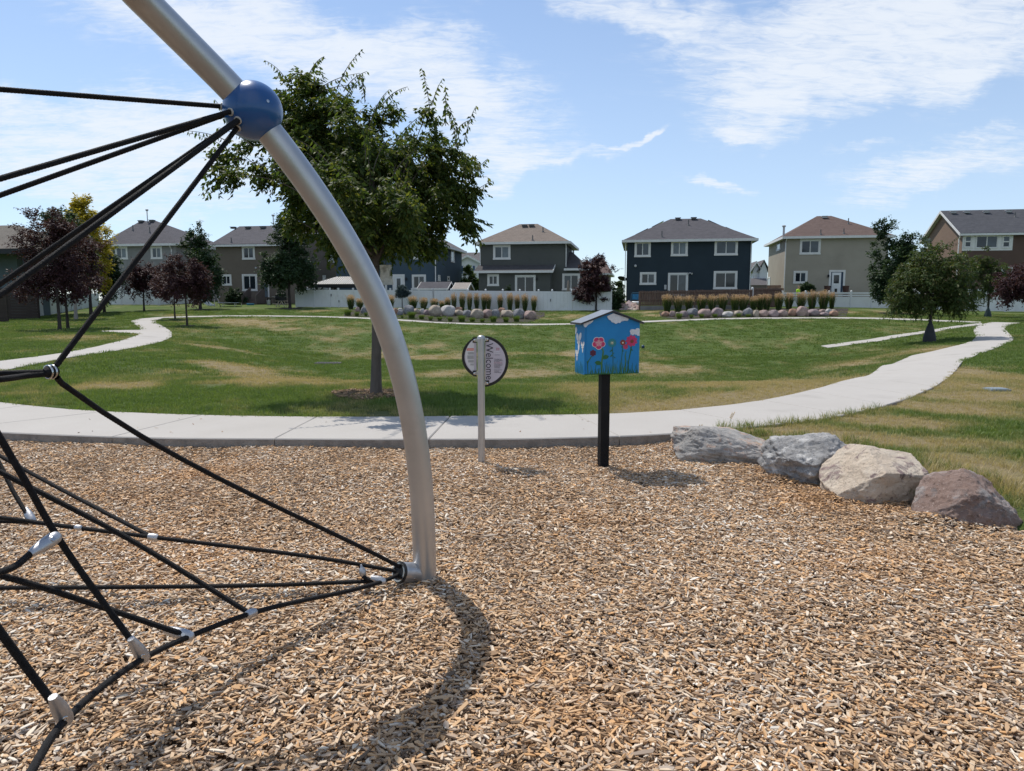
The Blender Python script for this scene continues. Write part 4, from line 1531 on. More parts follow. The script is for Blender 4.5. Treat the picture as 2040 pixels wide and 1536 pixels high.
# ================================================================== boulders by the playground
def rock_mat(name, a, b, c_, lich=(.55, .52, .47), la=.5):
    m = bpy.data.materials.new(name)
    m.use_nodes = True
    t = NT(m.node_tree)
    tc = t.n('ShaderNodeTexCoord').outputs['Object']
    col = t.mix(t.smooth(t.noise(tc, 3.2, 8, .68), .40, .60), a, b)
    col = t.mix(t.smooth(t.noise(tc, 4.5, 9, .72, .8), .52, .60), col, c_)
    col = t.mix(t.math('MULTIPLY', t.smooth(t.noise(tc, 6.0, 10, .75, .3), .53, .60), la), col, lich)
    col = t.mix(t.math('MULTIPLY', t.smooth(t.noise(tc, 30, 8, .75), .54, .66), .75), col, tuple(x * .30 for x in a))
    col = t.mix(t.math('MULTIPLY', t.smooth(t.noise(tc, 70, 4, .7), .58, .70), .5), col, tuple(min(x * 1.6, .8) for x in lich))
    b_ = t.n('ShaderNodeBsdfPrincipled', i_Roughness=.9)
    t.set(b_, 'Specular IOR Level', .2)
    t.set(b_, 'Base Color', col)
    bp = t.n('ShaderNodeBump', i_Strength=.85, i_Distance=.05)
    t.set(bp, 'Height', t.math('ADD', t.noise(tc, 9, 12, .75), t.math('MULTIPLY', t.noise(tc, 45, 6, .75), .45)))
    t.set(b_, 'Normal', bp)
    t.t.links.new(b_.outputs[0], t.n('ShaderNodeOutputMaterial').inputs[0])
    return m


def rock_mesh(name, size, planes, seed, mat, sub=5, rough=.05, coarse=.10, power=2.6):
    """a boulder: rounded block cut by planes and roughened"""
    bm = bmesh.new()
    bmesh.ops.create_icosphere(bm, subdivisions=sub, radius=1)
    off = Vector((seed * 3.7, seed * 1.3, seed * 2.1))
    for v in bm.verts:
        d = v.co.normalized()
        k = (abs(d.x) ** power + abs(d.y) ** power + abs(d.z) ** power) ** (-1 / power)
        p = d * k
        p *= 1 + coarse * 2 * mnoise.noise(d * 1.4 + off)
        for (nn_, dd2) in planes:
            nn_ = Vector(nn_).normalized()
            e = p.dot(nn_) - dd2
            if e > 0: p -= nn_ * e * .9
        f_ = mnoise.fractal(p * 2.6 + off, .9, 2.1, 6)
        f2 = mnoise.fractal(p * 9 + off, .9, 2.0, 4)
        f3 = mnoise.fractal(p * 24 + off, .8, 2.0, 3) if sub > 4 else 0
        p += d * (f_ * rough + f2 * rough * .34 + f3 * rough * .12)
        v.co = p
    # bring the block back to its stated half sizes
    P = np.array([tuple(v.co) for v in bm.verts])
    lo, hi = P.min(0), P.max(0)
    mid, hs = (lo + hi) / 2, (hi - lo) / 2
    for v, p in zip(bm.verts, (P - mid) / hs * np.array(size)):
        v.co = p
    me = bpy.data.meshes.new(name)
    bm.to_mesh(me)
    bm.free()
    me.polygons.foreach_set('use_smooth', [True] * len(me.polygons))
    me.materials.append(mat)
    return me


rm1 = rock_mat('rock_grey_slab', (.30, .288, .275), (.46, .435, .405), (.46, .33, .26), (.50, .47, .44), .5)
rm2 = rock_mat('rock_grey_white', (.29, .282, .275), (.46, .445, .43), (.22, .22, .225), (.66, .64, .61), .8)
rm3 = rock_mat('rock_cream', (.56, .46, .36), (.64, .545, .44), (.26, .19, .18), (.56, .49, .40), .5)
rm4 = rock_mat('rock_brown', (.24, .165, .135), (.30, .22, .19), (.19, .16, .15), (.40, .37, .35), .6)


def place_rock(me, name, x, y, z, rot, label, group, cat='boulder', sink=.25):
    o = link(name, me)
    o.location = (x, y, z)
    o.rotation_euler = rot
    return tag(o, label, cat, group)


GR = 'boulders edging the wood chips'


def at_px(px, py, dx=0.0, dy=.22):
    q = Z0(px, py, 0)
    return q.x + dx, q.y + dy


x_, y_ = at_px(1436, 922, .10, .22)
place_rock(rock_mesh('boulder', (.56, .29, .200), [((.42, -.15, 1), .55), ((.15, -1, .55), .60), ((-1, -.5, .35), .80), ((1, -.3, .4), .80), ((-.5, -.8, .3), .80), ((-.35, .2, 1), .80), ((.1, -1, -.2), .78)], 3, rm1, sub=6, rough=.065), 'boulder', x_, y_, .10, (R(2), R(8), R(-12)), 'long low grey boulder sloping down beside the concrete path corner', GR)
x_, y_ = at_px(1610, 963, .14, .24)
place_rock(rock_mesh('boulder', (.47, .35, .265), [((-.65, -.55, .8), .74), ((.25, -1, -.05), .66), ((.8, -.05, .55), .74), ((-.1, .1, 1), .84), ((-.95, -.6, -.2), .78), ((.9, -.7, .1), .84), ((.25, -.6, .85), .74)], 9, rm2, sub=6, rough=.10, coarse=.13), 'boulder', x_, y_, .13, (R(4), R(0), R(10)), 'lumpy dark grey boulder with pale white crown and dip on top', GR)
x_, y_ = at_px(1737, 1001, .13, .24)
place_rock(rock_mesh('boulder', (.40, .33, .265), [((.08, -.40, .9), .56), ((-.85, -.1, .62), .56), ((1, -.25, .1), .80), ((0, -1, -.18), .72), ((.3, .3, 1), .86), ((-.7, -.8, -.05), .86), ((.6, -.75, -.05), .90)], 14, rm3, sub=6, rough=.05, coarse=.05, power=3.4), 'boulder', x_, y_, .13, (R(0), R(2), R(8)), 'cream flat-faced boulder with sunlit sloping top', GR)
x_, y_ = at_px(1922, 1049, .12, .22)
place_rock(rock_mesh('boulder', (.345, .31, .255), [((-.75, -.25, .72), .58), ((.62, -.35, .78), .62), ((-.1, -1, .22), .72), ((1, 0, .3), .84), ((.5, -.9, .3), .78), ((-.6, -.85, .1), .84), ((-.05, -.5, 1), .74)], 21, rm4, sub=6, rough=.07, coarse=.07), 'boulder', x_, y_, .10, (R(0), R(3), R(-10)), 'reddish brown domed boulder at the end of the edging row', GR)
# ================================================================== houses
def stucco(name, c, c2=None):
    return mk(name, c, c2 or tuple(x * .9 for x in c), .6, .92, bump=.35, bscale=30, coord='World', dirt=tuple(x * .82 for x in c), dscale=.35)


def shingle(name, a, b):
    m = bpy.data.materials.new(name)
    m.use_nodes = True
    t = NT(m.node_tree)
    pos = t.n('ShaderNodeNewGeometry').outputs['Position']
    s = t.n('ShaderNodeSeparateXYZ', i_0=pos)
    v = t.n('ShaderNodeCombineXYZ', i_0=t.math('ADD', s.outputs[0], t.math('MULTIPLY', s.outputs[1], .3)), i_1=t.math('MULTIPLY', s.outputs[2], 2.2), i_2=0.0).outputs[0]
    br = t.n('ShaderNodeTexBrick', i_Scale=1.0)
    t.set(br, 'Vector', v)
    for k_, v_ in (('Color1', (*a, 1)), ('Color2', (*b, 1)), ('Mortar', tuple(x * .55 for x in a) + (1,)), ('Mortar Size', .012), ('Brick Width', .55), ('Row Height', .28), ('Bias', 0.0)):
        br.inputs[k_].default_value = v_
    col = t.mix(t.noise(pos, 2.2, 5, .65), br.outputs[0], tuple(x * 1.35 for x in b))
    col = t.mix(t.math('MULTIPLY', t.noise(pos, 7, 3, .6), .45), col, tuple(x * .6 for x in a))
    b_ = t.n('ShaderNodeBsdfPrincipled', i_Roughness=.95)
    t.set(b_, 'Specular IOR Level', .15)
    t.set(b_, 'Base Color', col)
    bp = t.n('ShaderNodeBump', i_Strength=.6, i_Distance=.03)
    t.set(bp, 'Height', br.outputs[1])
    t.set(b_, 'Normal', bp)
    t.t.links.new(b_.outputs[0], t.n('ShaderNodeOutputMaterial').inputs[0])
    return m


M['trim'] = mk('white_trim', (.66, .65, .63), (.60, .59, .57), 3, .55, coord='World')
M['vinyl'] = mk('white_vinyl', (.68, .69, .69), (.64, .65, .65), .8, .42, coord='World', dirt=(.57, .57, .55), dscale=.7)
M['vent'] = mk('roof_vent_metal', (.10, .10, .10), None, rough=.6)
M['ventlight'] = mk('roof_vent_pale', (.42, .42, .42), None, rough=.5)
M['dark'] = mk('dark_interior', (.012, .013, .015), None, rough=.6)


def glass(name, c, rough=.06, spec=.5):
    return mk(name, c, tuple(x * .6 for x in c), .9, rough, spec=spec, coord='World', detail=2)


M['pane'] = glass('window_glass', (.018, .024, .032))
M['paneblind'] = glass('window_glass_blind', (.13, .16, .18), .12)
M['panemid'] = glass('window_glass_curtain', (.055, .07, .085), .08)
A9 = R(9.85)
HU = Vector((math.cos(A9), -math.sin(A9), 0))
HV = Vector((math.sin(A9), math.cos(A9), 0))
UP = Vector((0, 0, 1))


class House:
    """local frame: s along the rear wall, v away from the park, z up"""
    def __init__(self, px, py, Y, zb, name, label, cat='house', group=None, u=HU, v=HV):
        o = atY(px, py, Y)
        self.o = Vector((o.x, o.y, 0))
        self.zb, self.u, self.v = zb, u, v
        self.root = root(name, Vector((o.x, o.y, zb)), label, cat, group)

    def W(self, s, v, z):
        return self.o + self.u * s + self.v * v + UP * z

    def front(self, px, py, v0=0.0):
        """(s, z) where a sight line meets the plane v = v0"""
        d = ray(px, py)
        p0 = self.o + self.v * v0
        den = d.dot(self.v)
        t_ = (p0 - Vector((0, 0, 0))).dot(self.v) / den
        q = Vector((d.x * t_, d.y * t_, EYE + d.z * t_))
        return (q - p0).dot(self.u), q.z

    def side(self, px, py, s0):
        d = ray(px, py)
        p0 = self.o + self.u * s0
        t_ = p0.dot(self.u) / d.dot(self.u)
        q = Vector((d.x * t_, d.y * t_, EYE + d.z * t_))
        return (q - p0).dot(self.v), q.z

    def box(self, mb, s0, s1, v0, v1, z0, z1):
        c = self.W((s0 + s1) / 2, (v0 + v1) / 2, (z0 + z1) / 2)
        mb.box(c, (abs(s1 - s0), abs(v1 - v0), abs(z1 - z0)), (self.u, self.v, UP))

    def walls(self, s0, s1, v0, v1, z0, z1, mat, name='wall', gable=None):
        mb = MB()
        if gable is None:
            self.box(mb, s0, s1, v0, v1, z0, z1)
        else:   # gable ends at s0 and s1, ridge height gable
            vm = (v0 + v1) / 2
            mb.prism([self.W(s0, v0, z0), self.W(s0, v1, z0), self.W(s0, v1, z1), self.W(s0, vm, gable), self.W(s0, v0, z1)], self.u * (s1 - s0))
        return mb.build(name, mat, self.root)

    def hip(self, s0, s1, v0, v1, ze, zr, r0, r1, mat, oh=.45, name='roof', fascia=True, vm=None, th=.20):
        """hipped roof, ridge from s=r0 to s=r1"""
        vm = (v0 + v1) / 2 if vm is None else vm
        a, b, c, d = (s0 - oh, v0 - oh), (s1 + oh, v0 - oh), (s1 + oh, v1 + oh), (s0 - oh, v1 + oh)
        P = [self.W(*a, ze + .02), self.W(*b, ze + .02), self.W(*c, ze + .02), self.W(*d, ze + .02), self.W(r0, vm, zr), self.W(r1, vm, zr)]
        mb = MB()
        mb.add(P, [(0, 1, 5, 4), (1, 2, 5), (2, 3, 4, 5), (3, 0, 4), (0, 3, 2, 1)])
        rf = mb.build(name, mat, self.root)
        if fascia:
            mb = MB()
            w_ = .07
            S0, S1, V0, V1 = s0 - oh, s1 + oh, v0 - oh, v1 + oh
            self.box(mb, S0 - w_, S1 + w_, V0 - w_, V0, ze - th, ze + .045)
            self.box(mb, S0 - w_, S1 + w_, V1, V1 + w_, ze - th, ze + .045)
            self.box(mb, S0 - w_, S0, V0 + .002, V1 - .002, ze - th, ze + .045)
            self.box(mb, S1, S1 + w_, V0 + .002, V1 - .002, ze - th, ze + .045)
            mb.build('gutter', M['trim'], rf)
            mb = MB()
            self.box(mb, S0 + .003, S1 - .003, V0 + .003, V1 - .003, ze - th + .03, ze - th + .06)
            mb.build('soffit', M['trim'], rf)
        self.plane = (self.W(*a, ze + .02), (self.W(*b, ze + .02) - self.W(*a, ze + .02)).cross(P[4] - P[0]).normalized())
        self.rf = rf
        return rf

    def gable(self, s0, s1, v0, v1, ze, zr, mat, oh=.4, name='roof', th=.2):
        vm = (v0 + v1) / 2
        sl = (zr - ze) / (vm - v0)
        ov = .45
        zl = ze - sl * ov
        rf = None
        mb = MB()
        for (va, vb) in ((vm, v0 - ov), (vm, v1 + ov)):
            A_, B_ = self.W(s0 - oh, va, zr + .12), self.W(s0 - oh, vb, zl + .12)
            mb.prism([A_, B_, B_ - UP * .09, A_ - UP * .09], self.u * (s1 - s0 + 2 * oh))
        rf = mb.build(name, mat, self.root)
        mb = MB()
        for ss in (s0 - oh - .04, s1 + oh):
            for (va, vb) in ((vm, v0 - ov), (vm, v1 + ov)):
                A_, B_ = self.W(ss, va, zr + .10), self.W(ss, vb, zl + .10)
                mb.prism([A_, B_, B_ - UP * .28, A_ - UP * .28], self.u * .04)
        mb.build('rake_board', M['trim'], rf)
        mb = MB()
        for vb in (v0 - ov - .07, v1 + ov):
            self.box(mb, s0 - oh, s1 + oh, vb, vb + .07, zl - .14, zl + .07)
        mb.build('gutter', M['trim'], rf)
        mb = MB()
        for (va, vb) in ((vm, v0 - ov + .01), (vm, v1 + ov - .01)):
            A_, B_ = self.W(s0 - oh + .01, va, zr + .02), self.W(s0 - oh + .01, vb, zl + .02)
            mb.prism([A_, B_, B_ - UP * .03, A_ - UP * .03], self.u * (s1 - s0 + 2 * oh - .02))
        mb.build('soffit', M['trim'], rf)
        p0 = self.W(s0, v0 - ov, zl + .12)
        self.plane = (p0, self.u.cross(self.W(s0, vm, zr + .12) - p0).normalized())
        self.rf = rf
        return rf

    def onroof(self, px, py):
        d = ray(px, py)
        p, n_ = self.plane
        t_ = (p - camo.location).dot(n_) / d.dot(n_)
        return camo.location + d * t_

    def vents(self, boxes=(), pipes=(), pale=False):
        for (px, py) in boxes:
            q = self.onroof(px, py)
            mb = MB()
            mb.box(q + UP * .10, (.50, .40, .17), (self.u, self.v, UP))
            mb.box(q + UP * .20, (.62, .52, .05), (self.u, self.v, UP))
            mb.build('roof_vent', M['ventlight'] if pale else M['vent'], self.rf)
        for (px, py, hh) in pipes:
            q = self.onroof(px, py)
            mb = MB()
            mb.tube([q - UP * .15, q + UP * hh], .055, 8)
            mb.lathe(q, UP, [(-.08, .16), (.06, .10), (.12, .07)], 10)
            if hh > 1.0:
                mb.lathe(q + UP * hh, UP, [(-.05, .10), (.02, .17), (.14, .17), (.17, .05)], 10)
            mb.build('vent_pipe', M['ventlight'] if hh > 1.0 else M['vent'], self.rf)

    def window(self, px0, py0, px1, py1, panes=2, mats=('pane', 'pane'), trim=.0, plane=None, horiz=False, frame='trim', name='window', v0=0.0, sash=.07, outer=.16):
        """picture rectangle of the outer trim -> framed window standing proud of the wall"""
        if plane is None:
            (sa, za), (sb, zb_) = self.front(px0, py0, v0), self.front(px1, py1, v0)
            f_ = lambda s, z, o: self.W(s, v0 - o, z)
            u_, v_ = self.u, self.v
        else:
            (sa, za), (sb, zb_) = self.side(px0, py0, plane[0]), self.side(px1, py1, plane[0])
            sgn = plane[1]
            f_ = lambda s, z, o: self.W(plane[0] + sgn * o, s, z)
            u_, v_ = self.v, self.u
        s0, s1, z0, z1 = min(sa, sb), max(sa, sb), min(za, zb_), max(za, zb_)
        cu = lambda mb, a, b, c, d, o0, o1: mb.box((f_((a + b) / 2, (c + d) / 2, (o0 + o1) / 2)), (b - a, abs(o1 - o0), d - c), (u_, v_, UP))
        mb = MB()
        t_ = outer
        cu(mb, s0, s1, z1 - t_, z1, -.02, .05)
        cu(mb, s0 - .03, s1 + .03, z0, z0 + t_, -.02, .065)
        cu(mb, s0, s0 + t_, z0 + t_, z1 - t_, -.02, .048)
        cu(mb, s1 - t_, s1, z0 + t_, z1 - t_, -.02, .048)
        wn = mb.build(name, M[frame], self.root)
        a0, a1, c0_, c1_ = s0 + t_, s1 - t_, z0 + t_, z1 - t_
        mb = MB()
        k_ = sash
        cu(mb, a0, a1, c1_ - k_, c1_, -.02, .022)
        cu(mb, a0, a1, c0_, c0_ + k_, -.02, .022)
        cu(mb, a0, a0 + k_, c0_ + k_, c1_ - k_, -.02, .02)
        cu(mb, a1 - k_, a1, c0_ + k_, c1_ - k_, -.02, .02)
        if panes == 2 and not horiz:
            mid = (a0 + a1) / 2
            cu(mb, mid - k_ * .6, mid + k_ * .6, c0_ + k_, c1_ - k_, -.02, .021)
        elif panes == 2:
            mid = (c0_ + c1_) / 2
            cu(mb, a0 + k_, a1 - k_, mid - k_ * .5, mid + k_ * .5, -.02, .021)
        mb.build('sash', M['trim'], wn)
        for i in range(panes):
            if panes == 1: r_ = (a0, a1, c0_, c1_)
            elif not horiz: r_ = (a0, mid, c0_, c1_) if i == 0 else (mid, a1, c0_, c1_)
            else: r_ = (a0, a1, c0_, mid) if i == 0 else (a0, a1, mid, c1_)
            mb = MB()
            cu(mb, r_[0] + k_ * .9, r_[1] - k_ * .9 if panes > 1 and not horiz and i == 1 else r_[1] - k_ * .55, r_[2] + k_ * .9, r_[3] - k_ * .9, -.02, .010 - .004 * i)
            mb.build('pane', M[mats[i % len(mats)]], wn)
        return wn

    def downspout(self, px, py0, zend=None, plane_v=0.0, eave=.4):
        s, z1 = self.front(px, py0, plane_v - .05)
        zend = self.zb + .1 if zend is None else zend
        mb = MB()
        mb.bar(self.W(s, plane_v - .055, zend), self.W(s, plane_v - .055, z1 - .35), .10, .08, up=self.u)
        mb.bar(self.W(s, plane_v - .055, z1 - .35), self.W(s, plane_v - eave, z1 - .02), .10, .08, up=self.u)
        mb.build('downspout', M['trim'], self.root)

    def lamp(self, px, py, mat='dark', v0=0.0):
        s, z = self.front(px, py, v0)
        mb = MB()
        mb.lathe(self.W(s, v0 - .12, z - .14), UP, [(0, .05), (.05, .09), (.22, .10), (.28, .05), (.30, .02)], 10)
        mb.bar(self.W(s, v0, z + .1), self.W(s, v0 - .12, z + .16), .04, .04)
        mb.build('wall_lamp', M[mat], self.root)

    def wall_cap(self, px, py, r_=.09, v0=0.0):
        s, z = self.front(px, py, v0)
        mb = MB()
        mb.lathe(self.W(s, v0 - .02, z), -self.v, [(0, r_), (.06, r_), (.10, r_ * .6), (.11, .01)], 12)
        mb.build('vent_cap', M['ventlight'], self.root)


# ---------- charcoal green house
h = House(956, 550, 76, 1.45, 'house', 'charcoal green two-storey house with hipped brown-grey roof and single-storey wing')
s1, z1 = h.front(1127.5, 487)
_, ze = h.front(1040, 484)
gw = stucco('stucco_charcoal_green', (.086, .090, .083))
rf = shingle('shingle_brown_grey', (.135, .112, .095), (.20, .165, .14))
rfd = shingle('shingle_dark', (.055, .052, .054), (.085, .08, .08))
h.walls(0, s1, 0, 9.6, .9, ze, gw)
r0, zr = h.front(1035, 446.5, 4.8)
r1, _ = h.front(1071, 446, 4.8)
h.hip(0, s1, 0, 9.6, ze + .05, zr, r0, r1, rf)
h.vents([(1045, 452), (1059, 451.5)], [(1081.7, 462, .5), (1061, 478.5, .5)])
h.window(982.5, 488.3, 1017, 517.2, mats=('panemid', 'paneblind'))
# lean-to along the rear
_, zl1 = h.front(1000, 541, -1.6)
_, zl0 = h.front(1000, 528, 0)
sb0, _ = h.front(953.5, 541, -1.6)
sb1, _ = h.front(1096, 541, -1.6)
mb = MB(); h.box(mb, sb0, sb1, -1.6, -.003, .9, zl1); h_lw = mb.build('wall', gw, h.root)
mb = MB()
A_, B_ = h.W(sb0 - .4, -.004, zl0), h.W(sb0 - .4, -2.0, zl1 + .05)
mb.prism([A_, B_, B_ - UP * .1, A_ - UP * .1], h.u * (sb1 - sb0 + .7))
h2 = mb.build('roof', rfd, h.root)
mb = MB(); h.box(mb, sb0 - .4, sb1 + .35, -2.08, -2.003, zl1 - .16, zl1 + .07); mb.build('gutter', M['trim'], h2)
mb = MB(); A_, B_ = h.W(sb1 + .302, -.004, zl0 + .02), h.W(sb1 + .302, -2.0, zl1 + .07); mb.prism([A_, B_, B_ - UP * .22, A_ - UP * .22], h.u * .05); mb.build('rake_board', M['trim'], h2)
h.window(971, 546.3, 994, 570, v0=-1.6)
h.window(1026, 548, 1067, 590, v0=-1.6, name='sliding_door', mats=('pane', 'pane'))
h.lamp(1069.6, 556, v0=-1.6)
# wing
sw1, _ = h.front(1166, 550)
_, zw = h.front(1140, 535.5)
_, zwt = h.front(1150, 506, 3)
h.walls(s1 + .003, sw1, .004, 7, .9, zw, gw)
mb = MB()
P = [h.W(s1 + .01, -.4, zw), h.W(sw1 + .4, -.4, zw), h.W(sw1 + .4, 7.4, zw), h.W(s1 + .01, 7.4, zw), h.W(s1 + .01, 3.4, zwt + .2), h.W(sw1 - 1.6, 3.4, zwt + .2)]
mb.add(P, [(0, 1, 5, 4), (1, 2, 5), (2, 3, 4, 5), (0, 4, 3), (0, 3, 2, 1)])
w_r = mb.build('roof', rfd, h.root)
mb = MB(); h.box(mb, s1 - .15, sw1 + .4, -.47, -.403, zw - .18, zw + .03); mb.build('gutter', M['trim'], w_r)
h.window(1120.2, 545, 1155, 578.5, mats=('panemid', 'pane'))
h.downspout(1128, 486, zend=zw + .2)
h.downspout(956.6, 489, zend=zl0 - .1)
h.window(1138.5, 489, 1142, 506, plane=(s1, 1), panes=1, outer=.08)

# ---------- navy house
h = House(1248, 550, 74, 1.5, 'house', 'dark navy two-storey house with five white-trimmed windows and a rear door')
s1, _ = h.front(1497, 520)
_, ze = h.front(1370, 479)
nv = stucco('stucco_navy', (.024, .038, .050))
rfn = shingle('shingle_slate', (.060, .058, .064), (.095, .09, .098))
h.walls(0, s1, 0, 11.5, 1.0, ze, nv)
r0, zr = h.front(1336, 436.3, 5.75)
r1, _ = h.front(1396, 435.3, 5.75)
h.hip(0, s1, 0, 11.5, ze + .05, zr, r0, r1, rfn)
h.vents([(1350.5, 438), (1382, 437.3)], [(1371.5, 449, .6), (1318.5, 472, .6)])
# solar panels lying on both end slopes
for (ss, sg_) in ((0, -1), (s1, 1)):
    for (f0, f1, nm) in ((.25, .52, 0), (.60, .85, 1)):
        mb = MB()
        e = [h.W(ss + sg_ * .45, -.45, ze), h.W(ss + sg_ * .45, 11.95, ze), h.W(r0 if sg_ < 0 else r1, 5.75, zr)]
        a_ = [e[0].lerp(e[2], f0).lerp(e[1].lerp(e[2], f0), .16 + .1 * nm), e[0].lerp(e[2], f0).lerp(e[1].lerp(e[2], f0), .84 - .1 * nm), e[0].lerp(e[2], f1).lerp(e[1].lerp(e[2], f1), .84 - .1 * nm), e[0].lerp(e[2], f1).lerp(e[1].lerp(e[2], f1), .16 + .1 * nm)]
        mb.prism([p + UP * .16 for p in a_], UP * .05)
        mb.build('solar_panel', M['pane'], h.rf)
for a in [(1264.5, 480.8, 1296, 512.2, ('pane', 'panemid')), (1337.2, 479.3, 1369.8, 510.3, ('paneblind', 'paneblind')), (1424, 477.3, 1469.3, 508.8, ('panemid', 'panemid')), (1275, 542.3, 1307, 567.6, ('pane', 'panemid')), (1422, 540, 1468, 576.3, ('pane', 'pane'))]:
    h.window(*a[:4], mats=a[4])
h.window(1331, 543.6, 1370, 590, name='patio_door', mats=('pane', 'panemid'))
h.wall_cap(1266, 529.6, .13)
mb = MB(); s_, z_ = h.front(1374.5, 544.5); mb.box(h.W(s_, -.1, z_ + .03), (.14, .16, .1), (h.u, h.v, UP)); mb.lathe(h.W(s_ - .13, -.12, z_), -h.v + h.u * -.5 - UP * .5, [(0, .05), (.12, .10), (.125, .02)], 10); mb.lathe(h.W(s_ + .13, -.12, z_), -h.v + h.u * .5 - UP * .5, [(0, .05), (.12, .10), (.125, .02)], 10); mb.build('flood_lamp', M['ventlight'], h.root)
mb = MB(); s_, z_ = h.front(1325.5, 572); mb.box(h.W(s_, -.06, z_), (.22, .12, .45), (h.u, h.v, UP)); mb.build('meter_box', M['ventlight'], h.root)
h.downspout(1246.6, 482)
h.downspout(1497.3, 478)

# ---------- tan house
h = House(1564, 550, 77, 1.45, 'house', 'beige two-storey house with brown hipped roof and white rear door')
s1, _ = h.front(1768, 520)
_, ze = h.front(1660, 472.2)
tn_ = stucco('stucco_beige', (.33, .295, .24))
rfb = shingle('shingle_brown', (.095, .066, .058), (.135, .098, .086))
h.walls(0, s1, 0, 10.5, 1.0, ze, tn_)
r0, zr = h.front(1627.5, 430.5, 5.25)
r1, _ = h.front(1656, 430, 5.25)
h.hip(0, s1, 0, 10.5, ze + .05, zr, r0, r1, rfb)
h.vents([(1642.5, 434.5)], [(1690, 446, .6), (1635, 467, .5), (1681, 465, .5)], pale=True)
mb = MB(); q = h.W(-.1, 1.2, ze + .3); mb.tube([q, q + UP * .9], .11, 12); mb.lathe(q + UP * .9, UP, [(0, .12), (.05, .20), (.16, .20), (.22, .06)], 12); mb.build('flue', M['ventlight'], h.rf)
h.window(1594, 476.6, 1634, 507, mats=('pane', 'panemid'))
h.window(1581, 539.8, 1608, 565, mats=('pane', 'panemid'))
h.window(1548, 481.5, 1554.3, 498.6, plane=(0, -1), panes=1, mats=('panemid',), outer=.12)
h.window(1529.3, 552.5, 1534.4, 572, plane=(0, -1), panes=1, mats=('panemid',), outer=.14)
h.downspout(1566, 476)
h.lamp(1649.8, 550)
(sa, za), (sb, zb2) = h.front(1652, 538), h.front(1682, 585)
mb = MB()
h.box(mb, sa, sa + .2, -.05, .02, zb2, za); h.box(mb, sb - .2, sb, -.05, .02, zb2, za); h.box(mb, sa + .2, sb - .2, -.05, .02, za - .2, za)
dr_o = mb.build('door', M['trim'], h.root)
M['navytrim'] = mk('navy_trim', (.018, .04, .075), None, rough=.5)
mb = MB(); h.box(mb, sa + .2, sb - .2, -.012, .02, zb2, za - .2); mb.build('jamb', M['navytrim'], dr_o)
sd0, _ = h.front(1657.5, 550); sd1, _ = h.front(1675.5, 550)
mb = MB(); h.box(mb, sd0, sd1, -.035, -.013, zb2, za - .26); mb.build('leaf', M['vinyl'], dr_o)
(wa, wz0), (wb, wz1) = h.front(1661.3, 548), h.front(1671, 564.5)
mb = MB(); h.box(mb, wa, wb, -.046, -.036, wz1, wz0); mb.build('pane', M['pane'], dr_o)
(wa, wz0), (wb, wz1) = h.front(1662.5, 575), h.front(1667.3, 582)
mb = MB(); h.box(mb, wa, wb, -.046, -.036, wz1, wz0); mb.build('pet_flap', M['dark'], dr_o)

# ---------- brown gabled house
h = House(1912, 550, 77, 1.45, 'house', 'brown gabled two-storey house with dark roof and a white band of upper windows')
s1 = 13.0
_, ze = h.front(1960, 467)
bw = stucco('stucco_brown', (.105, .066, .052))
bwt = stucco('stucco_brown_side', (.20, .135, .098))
rfc = shingle('shingle_charcoal', (.052, .054, .062), (.082, .083, .092))
vd = 10.2
_, zr = h.front(2000, 419.5, vd / 2)
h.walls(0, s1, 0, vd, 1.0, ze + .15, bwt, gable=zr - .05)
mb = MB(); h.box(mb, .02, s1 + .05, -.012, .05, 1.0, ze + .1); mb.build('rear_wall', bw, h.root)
h.gable(0, s1, 0, vd, ze + .25, zr, rfc, oh=.42)
h.vents([(1898.5, 425.5), (1925.5, 425), (1964.5, 424.3), (2008.5, 423.5)], [(2022, 432, .5)], pale=True)
(sa, za), (sb, zb2) = h.front(1918.3, 466.8), h.front(2016.3, 498.6)
mb = MB(); h.box(mb, sa, sb, -.035, -.013, zb2, za); mb.build('window_band', M['trim'], h.root)
for (a, b, c, d, n_, hz_) in ((1922, 469, 1935.2, 493.5, 2, True), (1944.3, 469, 1987.6, 494.8, 2, False), (1997.5, 469, 2012.3, 493.8, 2, True)):
    h.window(a, b, c, d, panes=n_, horiz=hz_, mats=('pane', 'panemid'), v0=-.035, outer=.07)
h.window(1994.5, 531.5, 2016.5, 563.5, panes=1, mats=('panemid',), v0=-.013)
h.window(1843, 477, 1852.4, 494, plane=(0, -1), panes=1, mats=('paneblind',))
h.downspout(1911, 470, eave=.3)

# ---------- blue house
h = House(670, 550, 76, 1.45, 'house', 'slate blue two-storey house half hidden behind the big shade tree')
s1, _ = h.front(866, 520)
_, ze = h.front(850, 487)
bl = stucco('stucco_slate_blue', (.050, .078, .104))
rfg = shingle('shingle_grey', (.10, .092, .094), (.145, .135, .135))
h.walls(0, s1, 0, 11.5, 1.0, ze, bl)
h.hip(0, s1, 0, 11.5, ze + .05, ze + 2.7, 3.8, s1 - 3.8, rfg)
h.window(824, 487.3, 852.6, 516.6)
h.window(820.6, 547, 849, 577.5, mats=('pane', 'panemid'))
h.window(757, 555, 771.5, 590, panes=1, mats=('panemid',))
(sa, za), (sb, zb2) = h.front(782, 546.6), h.front(807, 590)
mb = MB(); h.box(mb, sa, sa + .26, -.06, .02, zb2, za); h.box(mb, sb - .26, sb, -.06, .02, zb2, za); h.box(mb, sa + .26, sb - .26, -.06, .02, za - .26, za); do = mb.build('door', M['trim'], h.root)
mb = MB(); h.box(mb, sa + .26, sb - .26, -.03, .02, zb2, za - .26); mb.build('leaf', M['vinyl'], do)
mb = MB(); h.box(mb, sa + .45, sb - .45, -.042, -.031, zb2 + .9, za - .42); mb.build('pane', M['panemid'], do)
